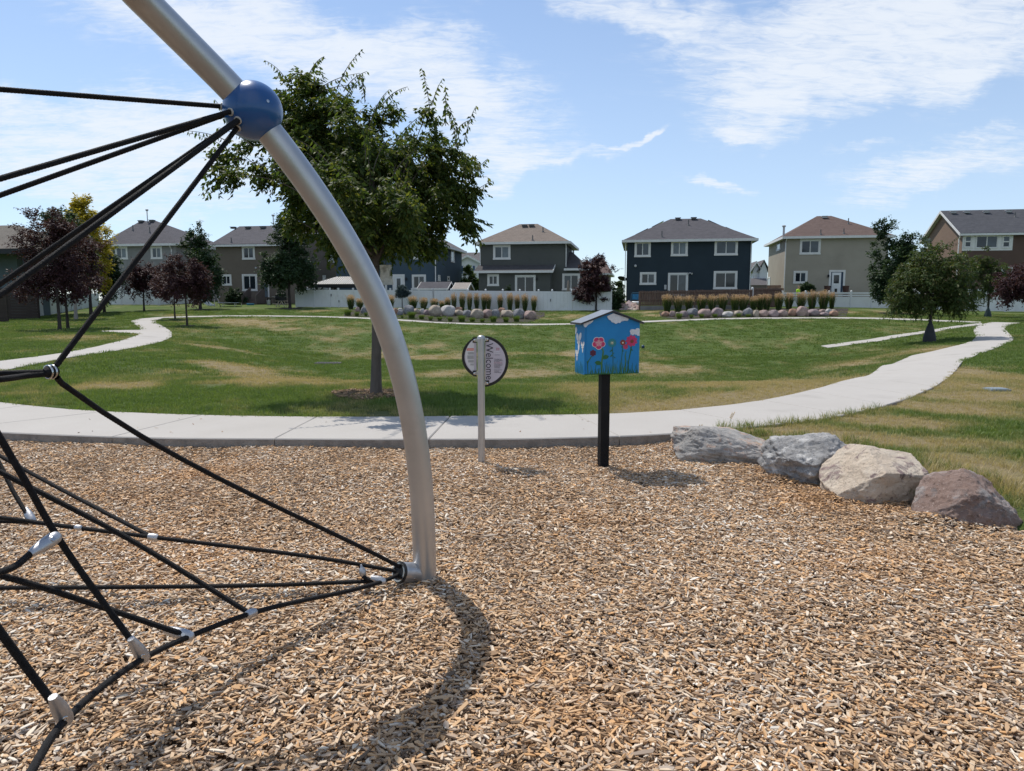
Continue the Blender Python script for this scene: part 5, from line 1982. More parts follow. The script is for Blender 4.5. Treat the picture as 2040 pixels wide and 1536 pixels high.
h.lamp(810, 556)
h.window(898, 496.3, 905, 523.6, plane=(s1, 1), panes=1, mats=('paneblind',), outer=.12)
h.window(872.3, 547.5, 876.8, 560.6, plane=(s1, 1), panes=1, mats=('panemid',), outer=.12)
h.window(891, 550, 895.4, 560.8, plane=(s1, 1), panes=1, mats=('panemid',), outer=.12)
h.downspout(867, 485)

# ---------- taupe gabled house
h = House(432, 550, 78, 1.4, 'house', 'taupe two-storey house with back steps between two dark green trees')
s1, _ = h.front(600, 520)
_, ze = h.front(500, 489)
tp = stucco('stucco_taupe', (.155, .126, .100))
vd = 11.2
_, zr = h.front(500, 452.6, vd / 2)
h.walls(0, s1, 0, vd, .9, ze + .1, tp, gable=zr - .05)
h.gable(0, s1, 0, vd, ze + .2, zr, rfn, oh=.4)
h.vents([(465, 456), (494, 455.5), (524, 455)], [(461, 483, .5), (545, 456, 1.4)])
h.window(482, 490.3, 508.5, 517.3, mats=('pane', 'panemid'))
h.window(441, 546.8, 462, 569)
h.window(482, 546.2, 513.3, 580, mats=('pane', 'pane'))
h.wall_cap(510, 534, .10)
h.wall_cap(437.5, 592, .10)
h.window(653.5, 496, 665.2, 523.4, plane=(s1, 1), panes=1, mats=('paneblind',), outer=.12)
h.window(642.2, 548.2, 649, 566, plane=(s1, 1), panes=1, mats=('paneblind',), outer=.12)
(sa, za), (sb, zb2) = h.front(525, 560), h.front(534.5, 592)
mb = MB(); h.box(mb, sa - .15, sb + .15, -.04, .02, zb2, za); do = mb.build('door', M['trim'], h.root)
mb = MB(); h.box(mb, sa, sb, -.055, -.041, zb2, za - .15); mb.build('leaf', M['paneblind'], do)
# back steps with solid rails
M['deck'] = mk('weathered_deck', (.16, .125, .11), (.11, .088, .078), 2, .85, coord='World', stretch=(1, 1, 12))
h.wallmat = tp
sl0, zt_ = h.front(508, 590)
sl1, _ = h.front(535, 590)
zg = h1(*(h.W(sl0, -2.4, 0)).xy)
st = root('back_steps', h.W(sl0, -1.0, zg), 'weathered wooden back steps with handrails against the taupe house', 'steps')
for k in range(5):
    mb = MB(); z0 = zg + (zb2 - zg) * (k + 1) / 6
    h.box(mb, sl0 + .06, sl1 - .06, -2.5 + k * .30, -.06, z0 - .17, z0)
    mb.build('step', M['deck'], st)
for ss in (sl0, sl1):
    mb = MB()
    mb.bar(h.W(ss, -2.6, zg + .9), h.W(ss, -.9, zb2 + 1.0), .09, .09)
    mb.bar(h.W(ss, -2.6, zg), h.W(ss, -2.6, zg + .95), .1, .1, up=h.u)
    mb.bar(h.W(ss, -.9, zg), h.W(ss, -.9, zb2 + 1.05), .1, .1, up=h.u)
    mb.build('handrail', M['deck'], st)
    mb = MB()
    mb.prism([h.W(ss - .02, -2.55, zg + .1), h.W(ss - .02, -.95, zg + .1), h.W(ss - .02, -.95, zb2 + .92), h.W(ss - .02, -2.55, zg + .82)], h.u * .04)
    mb.build('side_panel', M['deck'], st)

# ---------- grey house
h = House(214, 550, 82, 1.4, 'house', 'pale grey two-storey house with hipped slate roof behind the plum trees')
s1, _ = h.front(352, 520)
_, ze = h.front(280, 488)
gy_ = stucco('stucco_grey', (.23, .225, .22))
h.walls(0, s1, 0, 11.5, .9, ze, gy_)
r0, zr = h.front(279.5, 440.5, 5.75)
r1, _ = h.front(310.5, 438.8, 5.75)
h.hip(0, s1, 0, 11.5, ze + .05, zr, r0, r1, rfn)
h.vents([(281, 443), (303, 442)], [(265, 459, .6), (298.5, 463, .6), (294, 442, 1.3)])
h.window(229, 491.2, 255.3, 517, mats=('panemid', 'paneblind'))
h.window(300, 490.8, 324, 516.3, mats=('panemid', 'paneblind'))
h.downspout(341, 489)

# ---------- house at the frame edge with a covered porch
h = House(-160, 560, 58, 1.0, 'house', 'low blue-grey house with wide brown roof and dark covered porch')
s1, _ = h.front(12, 560)
_, zp = h.front(10, 499)
h.walls(0, s1 - .8, 2.0, 5, .4, zp + .3, stucco('stucco_blue_grey', (.15, .19, .21)))
sr, zrr = h.front(34, 448.5, 3)
sE, _ = h.front(62, 497, -1)
mb = MB()
P = [h.W(-.5, -1.4, zp), h.W(sE, -1.4, zp), h.W(sE, 7.4, zp), h.W(-.5, 7.4, zp), h.W(-.5, 3, zrr), h.W(sr, 3, zrr)]
mb.add(P, [(0, 1, 5, 4), (1, 2, 5), (2, 3, 4, 5), (0, 4, 3), (0, 3, 2, 1)])
pr = mb.build('roof', shingle('shingle_tan', (.11, .098, .086), (.16, .145, .125)), h.root)
mb = MB(); h.box(mb, -.5, sE, -1.46, -1.402, zp - .35, zp + .03); h.box(mb, sE + .002, sE + .06, -1.45, 7.4, zp - .35, zp + .03); mb.build('fascia', M['dark'], pr)
for ss in (1.0, s1 * .5, sE - .5):
    mb = MB(); h.box(mb, ss - .12, ss + .12, -1.2, -.96, .2, zp - .05); mb.build('porch_post', M['dark'], h.root)

# ---------- far white houses seen through the gaps
M['whitesiding'] = mk('white_siding', (.60, .61, .62), (.55, .56, .57), 1, .7, coord='World')
M['shutter'] = mk('blue_shutter', (.035, .07, .16), None, rough=.5)


def far_gable(px0, px1, pye, pya, Y, label, wins, depth=10, back_roof=None, mat='whitesiding'):
    h = House(px0, 560, Y, 1.2, 'house', label)
    s1, _ = h.front(px1, 550)
    _, ze = h.front(px0, pye)
    _, za = h.front((px0 + px1) / 2, pya)
    mb = MB()
    mb.prism([h.W(0, 0, .8), h.W(s1, 0, .8), h.W(s1, 0, ze), h.W(s1 / 2, 0, za - .2), h.W(0, 0, ze)], h.v * depth)
    mb.build('wall', M[mat], h.root)
    mb = MB()
    for sg_ in (-1, 1):
        A_ = h.W(s1 / 2, -.4, za)
        B_ = h.W(s1 / 2 + sg_ * (s1 / 2 + .6), -.4, ze - .25)
        mb.prism([A_, B_, B_ + UP * .12, A_ + UP * .12], h.v * (depth + .8))
    r_ = mb.build('roof', rfg, h.root)
    mb = MB()
    for sg_ in (-1, 1):
        A_ = h.W(s1 / 2, -.46, za + .1)
        B_ = h.W(s1 / 2 + sg_ * (s1 / 2 + .62), -.46, ze - .15)
        mb.prism([A_, B_, B_ - UP * .35, A_ - UP * .35], h.v * .055)
    mb.build('rake_board', M['trim'], r_)
    if back_roof:
        (b0, b1, pt, pb) = back_roof
        sb0, zt2 = h.front(b0, pt, 6)
        sb1, zb3 = h.front(b1, pb, 2)
        mb = MB()
        mb.prism([h.W(sb0, 2, zb3), h.W(sb0, 6, zt2), h.W(sb0, 10, zb3)], h.u * (sb1 - sb0))
        mb.build('roof', rfg, h.root)
        mb = MB(); h.box(mb, sb0 + .3, sb1 - .3, 2.5, 9.5, .8, zb3 + .03); mb.build('wall', M[mat], h.root)
    for w_ in wins: h.window(*w_, panes=1, mats=('panemid',), outer=.12)
    return h


h = far_gable(908, 957, 523, 509, 120, 'white gabled house with blue shutters glimpsed between blue and charcoal houses', [(922.5, 530, 931, 545.5), (928, 514, 933, 519)], back_roof=(903, 975, 503.5, 528))
for (px, ) in ((920.3,), (944,)):
    (sa, za), (sb, zb2) = h.front(px - 2, 529.5), h.front(px + 2, 545)
    mb = MB(); h.box(mb, sa, sb, -.06, -.01, zb2, za); mb.build('shutter', M['shutter'], h.root)
h = far_gable(1499, 1513, 540, 521.5, 125, 'white twin-gabled house glimpsed between the navy and beige houses', [(1503, 546, 1507, 554)])
for (a, b) in ((1512.5, 1528),):
    (sa, za), (sb, _) = h.front(a, 541), h.front(b, 541)
    _, zp = h.front(a, 521)
    mb = MB(); mb.prism([h.W(sa, -.5, .8), h.W(sb, -.5, .8), h.W(sb, -.5, za), h.W((sa + sb) / 2, -.5, zp), h.W(sa, -.5, za)], h.v * 8); mb.build('wall', M['whitesiding'], h.root)
    mb = MB()
    for sg_ in (-1, 1):
        A_, B_ = h.W((sa + sb) / 2, -.8, zp + .1), h.W((sa + sb) / 2 + sg_ * ((sb - sa) / 2 + .4), -.8, za - .1)
        mb.prism([A_, B_, B_ + UP * .18, A_ + UP * .18], h.v * 9)
    mb.build('roof', rfg, h.root)
sa, za = h.front(1496, 560, -3); sb, zb3 = h.front(1530, 568, -3)
mb = MB(); mb.prism([h.W(sa, -3, zb3), h.W(sa, -1, za + .5), h.W(sa, 1, zb3)], h.u * (sb - sa)); mb.build('porch_roof', rfg, h.root)
mb = MB(); h.box(mb, sa + .2, sb - .2, -2.8, -.55, .8, zb3 + .01); mb.build('porch', M['deck'], h.root)
h = House(1150, 550, 92, 1.4, 'house', 'low brown-roofed house with solar panels behind the purple plum tree')
s1, _ = h.front(1222, 550); _, ze = h.front(1180, 545); _, zr = h.front(1180, 513, 4)
h.walls(0, s1 - .6, 0, 8, 1.0, ze, stucco('stucco_sand', (.26, .22, .18)))
h.hip(0, s1 - .6, 0, 8, ze, zr, 2.5, s1 - 1.5, rfb, oh=.4)
mb = MB()
for k in range(3):
    a_, b_ = h.onroof(1178 + k * 6, 517), h.onroof(1176 + k * 6, 526)
    n_ = h.plane[1] if h.plane[1].z > 0 else -h.plane[1]
    mb.bar(a_ + n_ * .12, b_ + n_ * .12, .5, .05, up=n_)
mb.build('solar_panel', M['paneblind'], h.rf)
# ================================================================== trees
def leaf_arrays(base, d, side, L, W, fold=.18):
    """two-triangle folded leaves; every array is (n,3) or (n,)"""
    n = len(base)
    d = d / np.linalg.norm(d, axis=1)[:, None]
    side = side - d * (side * d).sum(1)[:, None]
    side /= np.maximum(np.linalg.norm(side, axis=1), 1e-6)[:, None]
    nr = np.cross(d, side)
    m = base + d * (L * .45)[:, None]
    v = np.empty((n, 4, 3))
    v[:, 0] = base
    v[:, 1] = m + side * (W / 2)[:, None] + nr * (W * fold)[:, None]
    v[:, 2] = base + d * L[:, None]
    v[:, 3] = m - side * (W / 2)[:, None] + nr * (W * fold)[:, None]
    i = np.arange(n)[:, None] * 4
    f = np.concatenate([i + [0, 1, 2], i + [0, 2, 3]], 0)
    return v.reshape(-1, 3), f


def rdir(n, rng):
    v = rng.normal(size=(n, 3))
    return v / np.linalg.norm(v, axis=1)[:, None]


def curve_pts(a, b, bow, k=6):
    a, b = Vector(a), Vector(b)
    return [a.lerp(b, i / k) + Vector(bow) * math.sin(math.pi * i / k) for i in range(k + 1)]


def tree(name, loc, label, mats, ells, fork, r0, n_lump, twigs, leaves, leaf, seed, lump_r=.16, droop=.35, limbs=14, cat='tree', group=None, lean=(0, 0), shoots=0, spread=1.0, bark=None, shell=.55, wander=.3, shoot_len=(.6, 1.1), fork_top=None, limb_r=.42):
    """trunk + limbs + a crown of single leaves on twigs that sit in uneven clumps.
    ells: ellipsoids (cx, cy, cz, rx, ry, rz) above the base"""
    rng = np.random.default_rng(seed)
    rt = root(name, loc, label, cat, group)
    loc = np.array(loc)
    wts = np.array([e[3] * e[4] * e[5] for e in ells])
    wts /= wts.sum()
    E = np.array(ells)
    pick = rng.choice(len(E), n_lump, p=wts)
    dd_ = rdir(n_lump, rng)
    rad = shell + (1 - shell) * rng.random(n_lump) ** .6
    rad[rng.random(n_lump) < .3] *= .55
    C_ = E[pick, :3] + dd_ * E[pick, 3:6] * rad[:, None] * (1 + rng.normal(0, .05, n_lump))[:, None]
    size = E[:, 3:6].mean() * lump_r * rng.uniform(.65, 1.35, n_lump)
    cen = (E[:, :3] * wts[:, None]).sum(0)
    # trunk and limbs
    mb = MB()
    ftop = Vector((lean[0], lean[1], fork))
    kk = 7
    tr_pts, tr_r = [], []
    for i in range(kk + 1):
        f_ = i / kk
        tr_pts.append(Vector((lean[0] * f_ ** 1.5 + .02 * r0 * math.sin(5 * f_ + seed) * 6, lean[1] * f_ ** 1.5 + .02 * r0 * math.cos(4 * f_ + seed) * 6, -.12 + (fork + .12) * f_)))
        tr_r.append(r0 * (1.0 - .30 * f_) * (1.35 if i == 0 else 1.08 if i == 1 else 1))
    mb.tube([Vector(loc) + p for p in tr_pts], tr_r, 12)
    top_z = cen[2] + .3 * (max(e[2] + e[5] for e in ells) - cen[2])
    lead = Vector((cen[0] * .6 + lean[0] * .4, cen[1] * .6, top_z))
    leadp = curve_pts(ftop, lead, (r0, 0, 0), 6)
    mb.tube([Vector(loc) + p for p in leadp], [r0 * .62 * (1 - .85 * i / 6) + .004 for i in range(7)], 8)
    order = rng.permutation(n_lump)[:limbs]
    for j in order:
        c_ = Vector(C_[j])
        f_ = rng.uniform(.0, .45)
        st_ = leadp[int(f_ * 5)].lerp(leadp[int(f_ * 5) + 1], rng.random())
        bow = Vector((c_.x - st_.x, c_.y - st_.y, 0)) * -.12 + Vector((0, 0, -.1 * (c_ - st_).length))
        r_b = r0 * limb_r * (1 - f_)
        mb.tube([Vector(loc) + p for p in curve_pts(st_, c_, bow)], [r_b * (1 - .85 * i / 6) + .003 for i in range(7)], 6)
    # twigs
    nt = n_lump * twigs
    li = np.repeat(np.arange(n_lump), twigs)
    out = C_[li] - cen
    out /= np.maximum(np.linalg.norm(out, axis=1), 1e-6)[:, None]
    td = rdir(nt, rng) * .9 + out * .8 * spread + np.array([0, 0, .25])
    td /= np.linalg.norm(td, axis=1)[:, None]
    tb = C_[li] + rdir(nt, rng) * (size[li] * rng.random(nt) ** .5 * .8)[:, None]
    tl = size[li] * rng.uniform(.6, 1.3, nt)
    # leaves along the twigs
    nl = nt * leaves
    ti = np.repeat(np.arange(nt), leaves)
    s_ = np.tile((np.arange(leaves) + .5) / leaves, nt)
    pos_ = tb[ti] + td[ti] * (tl[ti] * s_)[:, None]
    pos_[:, 2] -= droop * (s_ ** 2) * tl[ti] * .7
    pos_ += rng.normal(0, .012, (nl, 3))
    sidev = np.cross(td[ti], np.array([0, 0, 1.0]) + rng.normal(0, .25, (nl, 3)))
    sidev /= np.maximum(np.linalg.norm(sidev, axis=1), 1e-6)[:, None]
    alt = np.where(np.arange(nl) % 2 == 0, 1.0, -1.0)[:, None]
    ld_ = td[ti] * .55 + sidev * alt * .8 + np.array([0, 0, -1.0]) * (droop + rng.random(nl) * .5)[:, None] + rng.normal(0, wander, (nl, 3))
    Ls = leaf[0] * rng.uniform(.65, 1.25, nl)
    V1, F1 = leaf_arrays(pos_, ld_, np.cross(ld_, rng.normal(0, .6, (nl, 3)) + np.array([0, 0, 1.0])), Ls, Ls * leaf[1])
    Vs, Fs = [V1], [F1]
    # long whips that stand out of the crown
    if shoots:
        for k in range(shoots):
            j = rng.integers(len(E))
            a = rng.uniform(0, 2 * np.pi)
            elv = rng.uniform(-.1, 1.25)
            dv = np.array([np.cos(a) * np.cos(elv), np.sin(a) * np.cos(elv) * .8, np.sin(elv)])
            st_ = E[j, :3] + dv * E[j, 3:6] * .62
            ln = rng.uniform(*shoot_len)
            dv2 = dv + np.array([0, 0, .75]) + rng.normal(0, .25, 3)
            dv2 /= np.linalg.norm(dv2)
            bend = np.array([dv2[0], dv2[1], 0]) * .45 + np.array([0, 0, -.32])
            q = np.linspace(0, 1, 9)
            pts = st_ + dv2 * (q * ln)[:, None] + bend * (q ** 2 * ln * .8)[:, None]
            mb.tube([Vector(loc + p) for p in pts], [.007 * (1 - .7 * x_) + .0015 for x_ in q], 4)
            m_ = int(ln / (leaf[0] * .42))
            qq = np.linspace(.08, 1, m_)
            pp_ = np.stack([np.interp(qq, q, pts[:, i]) for i in range(3)], -1)
            tg = np.gradient(pp_, axis=0)
            tg /= np.linalg.norm(tg, axis=1)[:, None]
            sv = np.cross(tg, np.array([0, 0, 1.0]))
            al_ = np.where(np.arange(m_) % 2 == 0, 1.0, -1.0)[:, None]
            d_ = tg * .35 + sv * al_ * .7 + np.array([0, 0, -.9]) + rng.normal(0, .2, (m_, 3))
            L2 = leaf[0] * rng.uniform(1.0, 1.4, m_) * (1 - .35 * qq)
            v_, f_ = leaf_arrays(pp_, d_, rng.normal(0, 1, (m_, 3)), L2, L2 * leaf[1] * 1.05)
            Vs.append(v_)
            Fs.append(f_)
    o0 = 0
    for i in range(len(Vs)):
        Fs[i] = Fs[i] + o0
        o0 += len(Vs[i])
    link('crown', np_mesh('crown', np.concatenate(Vs), np.concatenate(Fs), mats), rt)
    mb.build('trunk', bark or M['bark'], rt, smooth=True)
    return rt


M['bark'] = mk('bark_grey_brown', (.075, .060, .050), (.13, .108, .092), 8, .95, bump=1.0, bscale=22, coord='World', stretch=(1, 1, .25))
M['barkdark'] = mk('bark_dark', (.030, .024, .022), (.055, .046, .042), 8, .95, bump=.8, bscale=22, coord='World', stretch=(1, 1, .25))
M['barkpale'] = mk('bark_pale', (.30, .27, .24), (.22, .20, .18), 8, .9, bump=.6, bscale=22, coord='World', stretch=(1, 1, .25))
M['lf_hero'] = leaf_mat('leaf_shade_tree', [(.022, .042, .012), (.034, .060, .016), (.050, .080, .020), (.095, .115, .028), (.17, .17, .04)], .46)
M['lf_plum'] = leaf_mat('leaf_plum', [(.022, .011, .015), (.036, .016, .021), (.054, .024, .028), (.070, .036, .034)], .25)
M['lf_dark'] = leaf_mat('leaf_dark_green', [(.016, .034, .016), (.030, .055, .024), (.048, .078, .032)], .26)
M['lf_mid'] = leaf_mat('leaf_mid_green', [(.022, .044, .016), (.040, .070, .022), (.062, .098, .030)], .3)
M['lf_ash'] = leaf_mat('leaf_ash', [(.020, .040, .012), (.038, .064, .018), (.060, .088, .025), (.11, .085, .038)], .32)
M['lf_yellow'] = leaf_mat('leaf_yellow', [(.22, .19, .025), (.34, .28, .035), (.42, .34, .05)], .4)
M['lf_bright'] = leaf_mat('leaf_bright_green', [(.045, .085, .018), (.075, .125, .026), (.11, .165, .04)], .35)
M['needle'] = leaf_mat('needle_blue', [(.035, .060, .062), (.060, .095, .100), (.09, .13, .135)], .1)

# --- the big shade tree
b = G(750, 787)
b.z = h1(b.x, b.y)
S_ = b.y / F * 1.0   # metres per picture unit at its distance
zc_t = (b - camo.location).dot(Vector((0, CP, -SP)))
sc_ = zc_t / F


def el(px, py, rx, ry, dy=0.0, dep=None):
    """ellipsoid of the crown from its place in the photograph, relative to the base of the tree"""
    c = at(px, py, zc_t + dy)
    k_ = (zc_t + dy) / F
    return (c.x - b.x, c.y - b.y, c.z - b.z, rx * k_, (dep if dep else rx) * k_, ry * k_)


hero = [el(690, 330, 190, 130, 0, 180), el(640, 245, 110, 95, .1), el(555, 325, 105, 100, -.2), el(480, 300, 55, 90, .1), el(600, 190, 60, 50, .1), el(740, 230, 50, 60, .2), el(830, 350, 115, 105, .2), el(860, 380, 90, 100, -.3), el(650, 205, 75, 55, -.2), el(790, 440, 150, 70, 0), el(620, 400, 100, 60, .2), el(885, 275, 58, 78, .1), el(915, 330, 50, 70, .0), el(855, 225, 35, 40, .1), el(700, 430, 120, 75, -.8), el(700, 330, 140, 110, .9), el(905, 420, 60, 60, 0), el(760, 475, 120, 42, -.3), el(600, 405, 85, 50, .0), el(830, 465, 80, 40, .3), el(700, 390, 150, 90, -1.3)]
tree('shade_tree', b, 'large leafy shade tree with drooping whips rising from a mulch ring near the path', M['lf_hero'], hero, 2.05, .088, 250, 23, 12, (.092, .45), 5, lump_r=.30, droop=.55, limbs=40, shoots=80, shell=.35, bark=M['bark'], shoot_len=(.5, 1.0), lean=(.03, 0), limb_r=.26)
# mulch ring round it
mb = MB()
ring = []
for k in range(40):
    a = k / 40 * 2 * math.pi
    rr = .66 * (1 + .10 * math.sin(3 * a) + .06 * math.sin(7 * a))
    ring.append(Vector((b.x - .08 + math.cos(a) * rr, b.y + math.sin(a) * rr * .95, 0)))
vs = [Vector((b.x - .08, b.y, h1(b.x, b.y) + .03))]
for rr in (.6, .92, 1.0):
    for p in ring:
        x_, y_ = b.x - .08 + (p.x - b.x + .08) * rr, b.y + (p.y - b.y) * rr
        vs.append(Vector((x_, y_, h1(x_, y_) + (.03 if rr < .7 else .02 if rr < .95 else -.03))))
fs = [(0, 1 + k, 1 + (k + 1) % 40) for k in range(40)]
for r_i in range(2):
    o_ = 1 + r_i * 40
    fs += [(o_ + k, o_ + 40 + k, o_ + 40 + (k + 1) % 40, o_ + (k + 1) % 40) for k in range(40)]
mb.add(vs, fs)
mb.build('mulch_ring', M['mulch'], smooth=True, kind='structure')
KR = [(p.x, p.y) for p in ring]
x_, y_ = b.x - .08 + RNG.uniform(-.7, .7, 1500), b.y + RNG.uniform(-.7, .7, 1500)
k_ = inside(KR, x_, y_)
x_, y_ = x_[k_], y_[k_]
n_ = len(x_)
scatter('mulch_chips', np.c_[x_, y_, H(x_, y_) + .025 + RNG.random(n_) * .02], np.c_[RNG.normal(0, .35, n_), RNG.normal(0, .25, n_), RNG.uniform(0, 6.3, n_)], np.c_[RNG.uniform(.03, .08, n_), RNG.uniform(.012, .025, n_), RNG.uniform(.005, .012, n_)], RNG.integers(0, 12, n_), {'tone': np.clip(RNG.beta(1, 3.2, n_) * .35, 0, 1)}, [chip_mesh(i) for i in range(12)])

# weathered sack hanging on the trunk
hb = at(768, 528, zc_t - .28)
mb = MB()
k_ = (zc_t - .28) / F
prof = [(0, 12.5), (3, 12), (12, 11.2), (24, 12.2), (33, 14.2), (38, 14.6), (39, 12)]
mb.lathe(hb, (0.02, 0, -1), [(a * k_, r * k_) for a, r in prof], 20, flat=.55, flat_dir=(0, 1, 0))
sack = mb.build('hanging_sack', mk('weathered_sack', (.62, .60, .53), (.50, .48, .42), 14, .9, bump=.6, bscale=60, dirt=(.17, .16, .12), dscale=5), smooth=True)
tag(sack, 'weathered pale grey sack hanging from the shade tree trunk', 'sack')
mb = MB()
mb.tube([hb, hb + Vector((-.02, .08, .12)), hb + Vector((-.04, .2, .26))], .006, 5)
mb.build('cord', M['bark'], sack)
mb = MB()
mb.lathe(hb + Vector((0, -.062, -37.5 * k_)), (0, 0, -1), [(0, .132), (.012, .135), (.014, .12)], 20, flat=.55, flat_dir=(0, 1, 0))
mb.build('hem', mk('sack_hem', (.50, .49, .46), None, rough=.8), sack, smooth=True)


def small_tree(name, px, py, crown, mats, label, seed, r0=.07, leaf=(.13, .55), lumps=60, tw=16, lv=7, group=None, fork_f=.25, bark='barkdark', droop=.2, shoots=10, shell=.25, lump_r=.32, limbs=14, zoff=0, Y=None, dense=1.8, grow=1.22, **kw):
    """tree standing at a picture point on the terrain; crown: list of (px, py, rx, ry)"""
    global b, zc_t
    b = G(px, py) if Y is None else atY(px, py, Y)
    b.z = h1(b.x, b.y) if Y is None else b.z
    zc_t = (b - camo.location).dot(Vector((0, CP, -SP)))
    E = [el(*c) for c in crown]
    lo = min(e[2] - e[5] for e in E)
    hi_ = max(e[2] + e[5] for e in E)
    fork = max(lo + (hi_ - lo) * fork_f, .5)
    lumps, leaf = int(lumps * dense), (leaf[0] * grow, leaf[1])
    return tree(name, b, label, M[mats], E, fork, r0, lumps, tw, lv, leaf, seed, lump_r=lump_r, droop=droop, limbs=limbs, group=group, bark=M[bark], shoots=shoots, shell=shell, shoot_len=(.3, .8), **kw)


PL = 'purple-leaved plum trees'
small_tree('plum_tree', 119, 658, [(105, 540, 62, 62), (75, 490, 48, 60), (120, 470, 45, 50), (140, 560, 45, 42), (80, 570, 45, 40), (70, 440, 18, 30)], 'lf_plum', 'purple plum tree with dark trunk closest to the brown slat fence', 31, .085, (.105, .5), 90, 18, 7, group=PL, shoots=26)
small_tree('plum_tree', 135, 654, [(150, 545, 42, 50), (160, 500, 35, 45), (130, 520, 40, 45)], 'lf_plum', 'purple plum tree just behind the one by the brown slat fence', 32, .075, (.105, .5), 60, 16, 7, group=PL, shoots=8)
small_tree('plum_tree', 373, 650, [(365, 560, 50, 42), (350, 535, 32, 30), (385, 545, 32, 35), (340, 575, 30, 25), (395, 580, 26, 24)], 'lf_plum', 'rounded purple plum tree beside the bend of the winding path', 33, .06, (.10, .5), 70, 18, 7, group=PL, shoots=10)
small_tree('plum_tree', 349, 637, [(342, 570, 34, 32), (330, 555, 26, 26)], 'lf_plum', 'slim purple plum tree between the path bend and the pale house', 34, .06, (.12, .5), 40, 14, 6, group=PL, shoots=6)
small_tree('plum_tree', 287.5, 619, [(285, 560, 40, 32), (278, 545, 26, 22), (300, 550, 24, 26)], 'lf_plum', 'purple plum tree standing alone before the white fence of the pale grey house', 35, .085, (.16, .5), 55, 15, 6, group=PL, shoots=8)
small_tree('plum_tree', 1187.5, 619, [(1184, 570, 36, 30), (1178, 545, 22, 30), (1192, 530, 20, 24), (1205, 575, 22, 24), (1165, 585, 24, 18), (1222, 550, 8, 20), (1196, 512, 7, 14)], 'lf_plum', 'purple plum tree in front of the white fence beside the charcoal house', 36, .085, (.15, .5), 75, 17, 6, group=PL, shoots=14)
small_tree('plum_tree', 2052, 640, [(2045, 570, 55, 38), (2060, 545, 40, 30), (2012, 585, 22, 18)], 'lf_plum', 'purple plum tree cut off by the frame beside the brown gabled house', 37, .085, (.15, .5), 60, 16, 6, group=PL, shoots=8)

small_tree('yellow_tree', 182, 627, [(170, 480, 45, 75), (155, 425, 28, 35), (185, 520, 30, 55), (195, 545, 22, 40), (165, 405, 20, 18)], 'lf_yellow', 'tall tree with bright yellow leaves behind the purple plums', 41, .13, (.20, .55), 90, 18, 7, bark='barkdark', shoots=16)
small_tree('green_tree', 152, 636, [(120, 450, 40, 45), (135, 480, 45, 60), (110, 420, 20, 22), (130, 540, 50, 50)], 'lf_dark', 'dark green tree with pale trunk behind the purple plums', 42, .12, (.19, .5), 80, 16, 6, bark='barkpale', shoots=8)
small_tree('green_tree', 208, 622, [(208, 545, 30, 55), (218, 560, 20, 40), (205, 510, 18, 30)], 'lf_dark', 'dark green narrow tree beside the yellow tree', 43, .12, (.20, .5), 50, 15, 6, shoots=6)
small_tree('green_tree', 399, 616, [(400, 540, 38, 60), (385, 490, 22, 38), (400, 475, 20, 26), (415, 560, 24, 42), (392, 570, 30, 36), (378, 465, 10, 16)], 'lf_dark', 'dense dark green tree between the pale grey and taupe houses', 44, .13, (.18, .5), 100, 17, 6, shoots=10)
small_tree('green_tree', 577.5, 614, [(576, 530, 50, 52), (570, 480, 30, 36), (590, 490, 26, 40), (550, 545, 30, 32), (605, 540, 26, 36), (560, 455, 14, 16)], 'lf_dark', 'dense dark green tree in a round mulch bed by the taupe house', 45, .13, (.18, .5), 120, 18, 6, shoots=10, fork_f=.12)
small_tree('green_tree', 1778, 625, [(1778, 540, 42, 60), (1765, 570, 30, 36), (1790, 500, 30, 40), (1760, 465, 24, 30), (1755, 445, 14, 14), (1805, 490, 18, 30)], 'lf_dark', 'tall dark green tree beside the beige house', 46, .13, (.18, .5), 110, 17, 6, shoots=12)
small_tree('ash_tree', 1851, 681, [(1862, 565, 72, 50), (1850, 525, 55, 36), (1815, 570, 45, 40), (1905, 585, 50, 36), (1865, 602, 72, 22), (1900, 545, 40, 36), (1805, 605, 30, 22), (1870, 500, 34, 16)], 'lf_ash', 'spreading young ash tree with black watering bag beside the path', 47, .075, (.125, .36), 120, 17, 8, bark='barkdark', droop=.55, shoots=34, fork_f=.12, limbs=20)
small_tree('ash_tree', 1967.5, 631, [(1965, 545, 40, 34), (1955, 520, 26, 24), (1985, 545, 24, 28), (1975, 575, 30, 18), (1960, 585, 22, 14), (1968, 500, 10, 12)], 'lf_ash', 'small airy ash tree with green watering bag near the brown gabled house', 48, .085, (.16, .34), 50, 14, 7, bark='barkdark', droop=.5, shoots=18, limbs=14)
small_tree('green_tree', 938, 585, [(938, 560, 17, 18), (934, 545, 10, 14), (946, 570, 14, 16)], 'lf_bright', 'small bright green tree between the blue and charcoal houses', 49, .08, (.22, .5), 36, 12, 5, Y=84, shoots=4)
small_tree('green_tree', 1832, 600, [(1835, 520, 22, 45), (1845, 545, 25, 35)], 'lf_dark', 'dark tree behind the ash at the corner of the brown gabled house', 52, .10, (.2, .5), 40, 13, 5, Y=73, shoots=4)


def shrub(name, px, py, crown, mats, label, seed, leaf, lumps=26, tw=14, lv=5, Y=None, group=None, cat='shrub'):
    return small_tree(name, px, py, crown, mats, label, seed, .03, leaf, lumps, tw, lv, group=group, fork_f=.2, shoots=0, limbs=8, Y=Y, cat=cat)


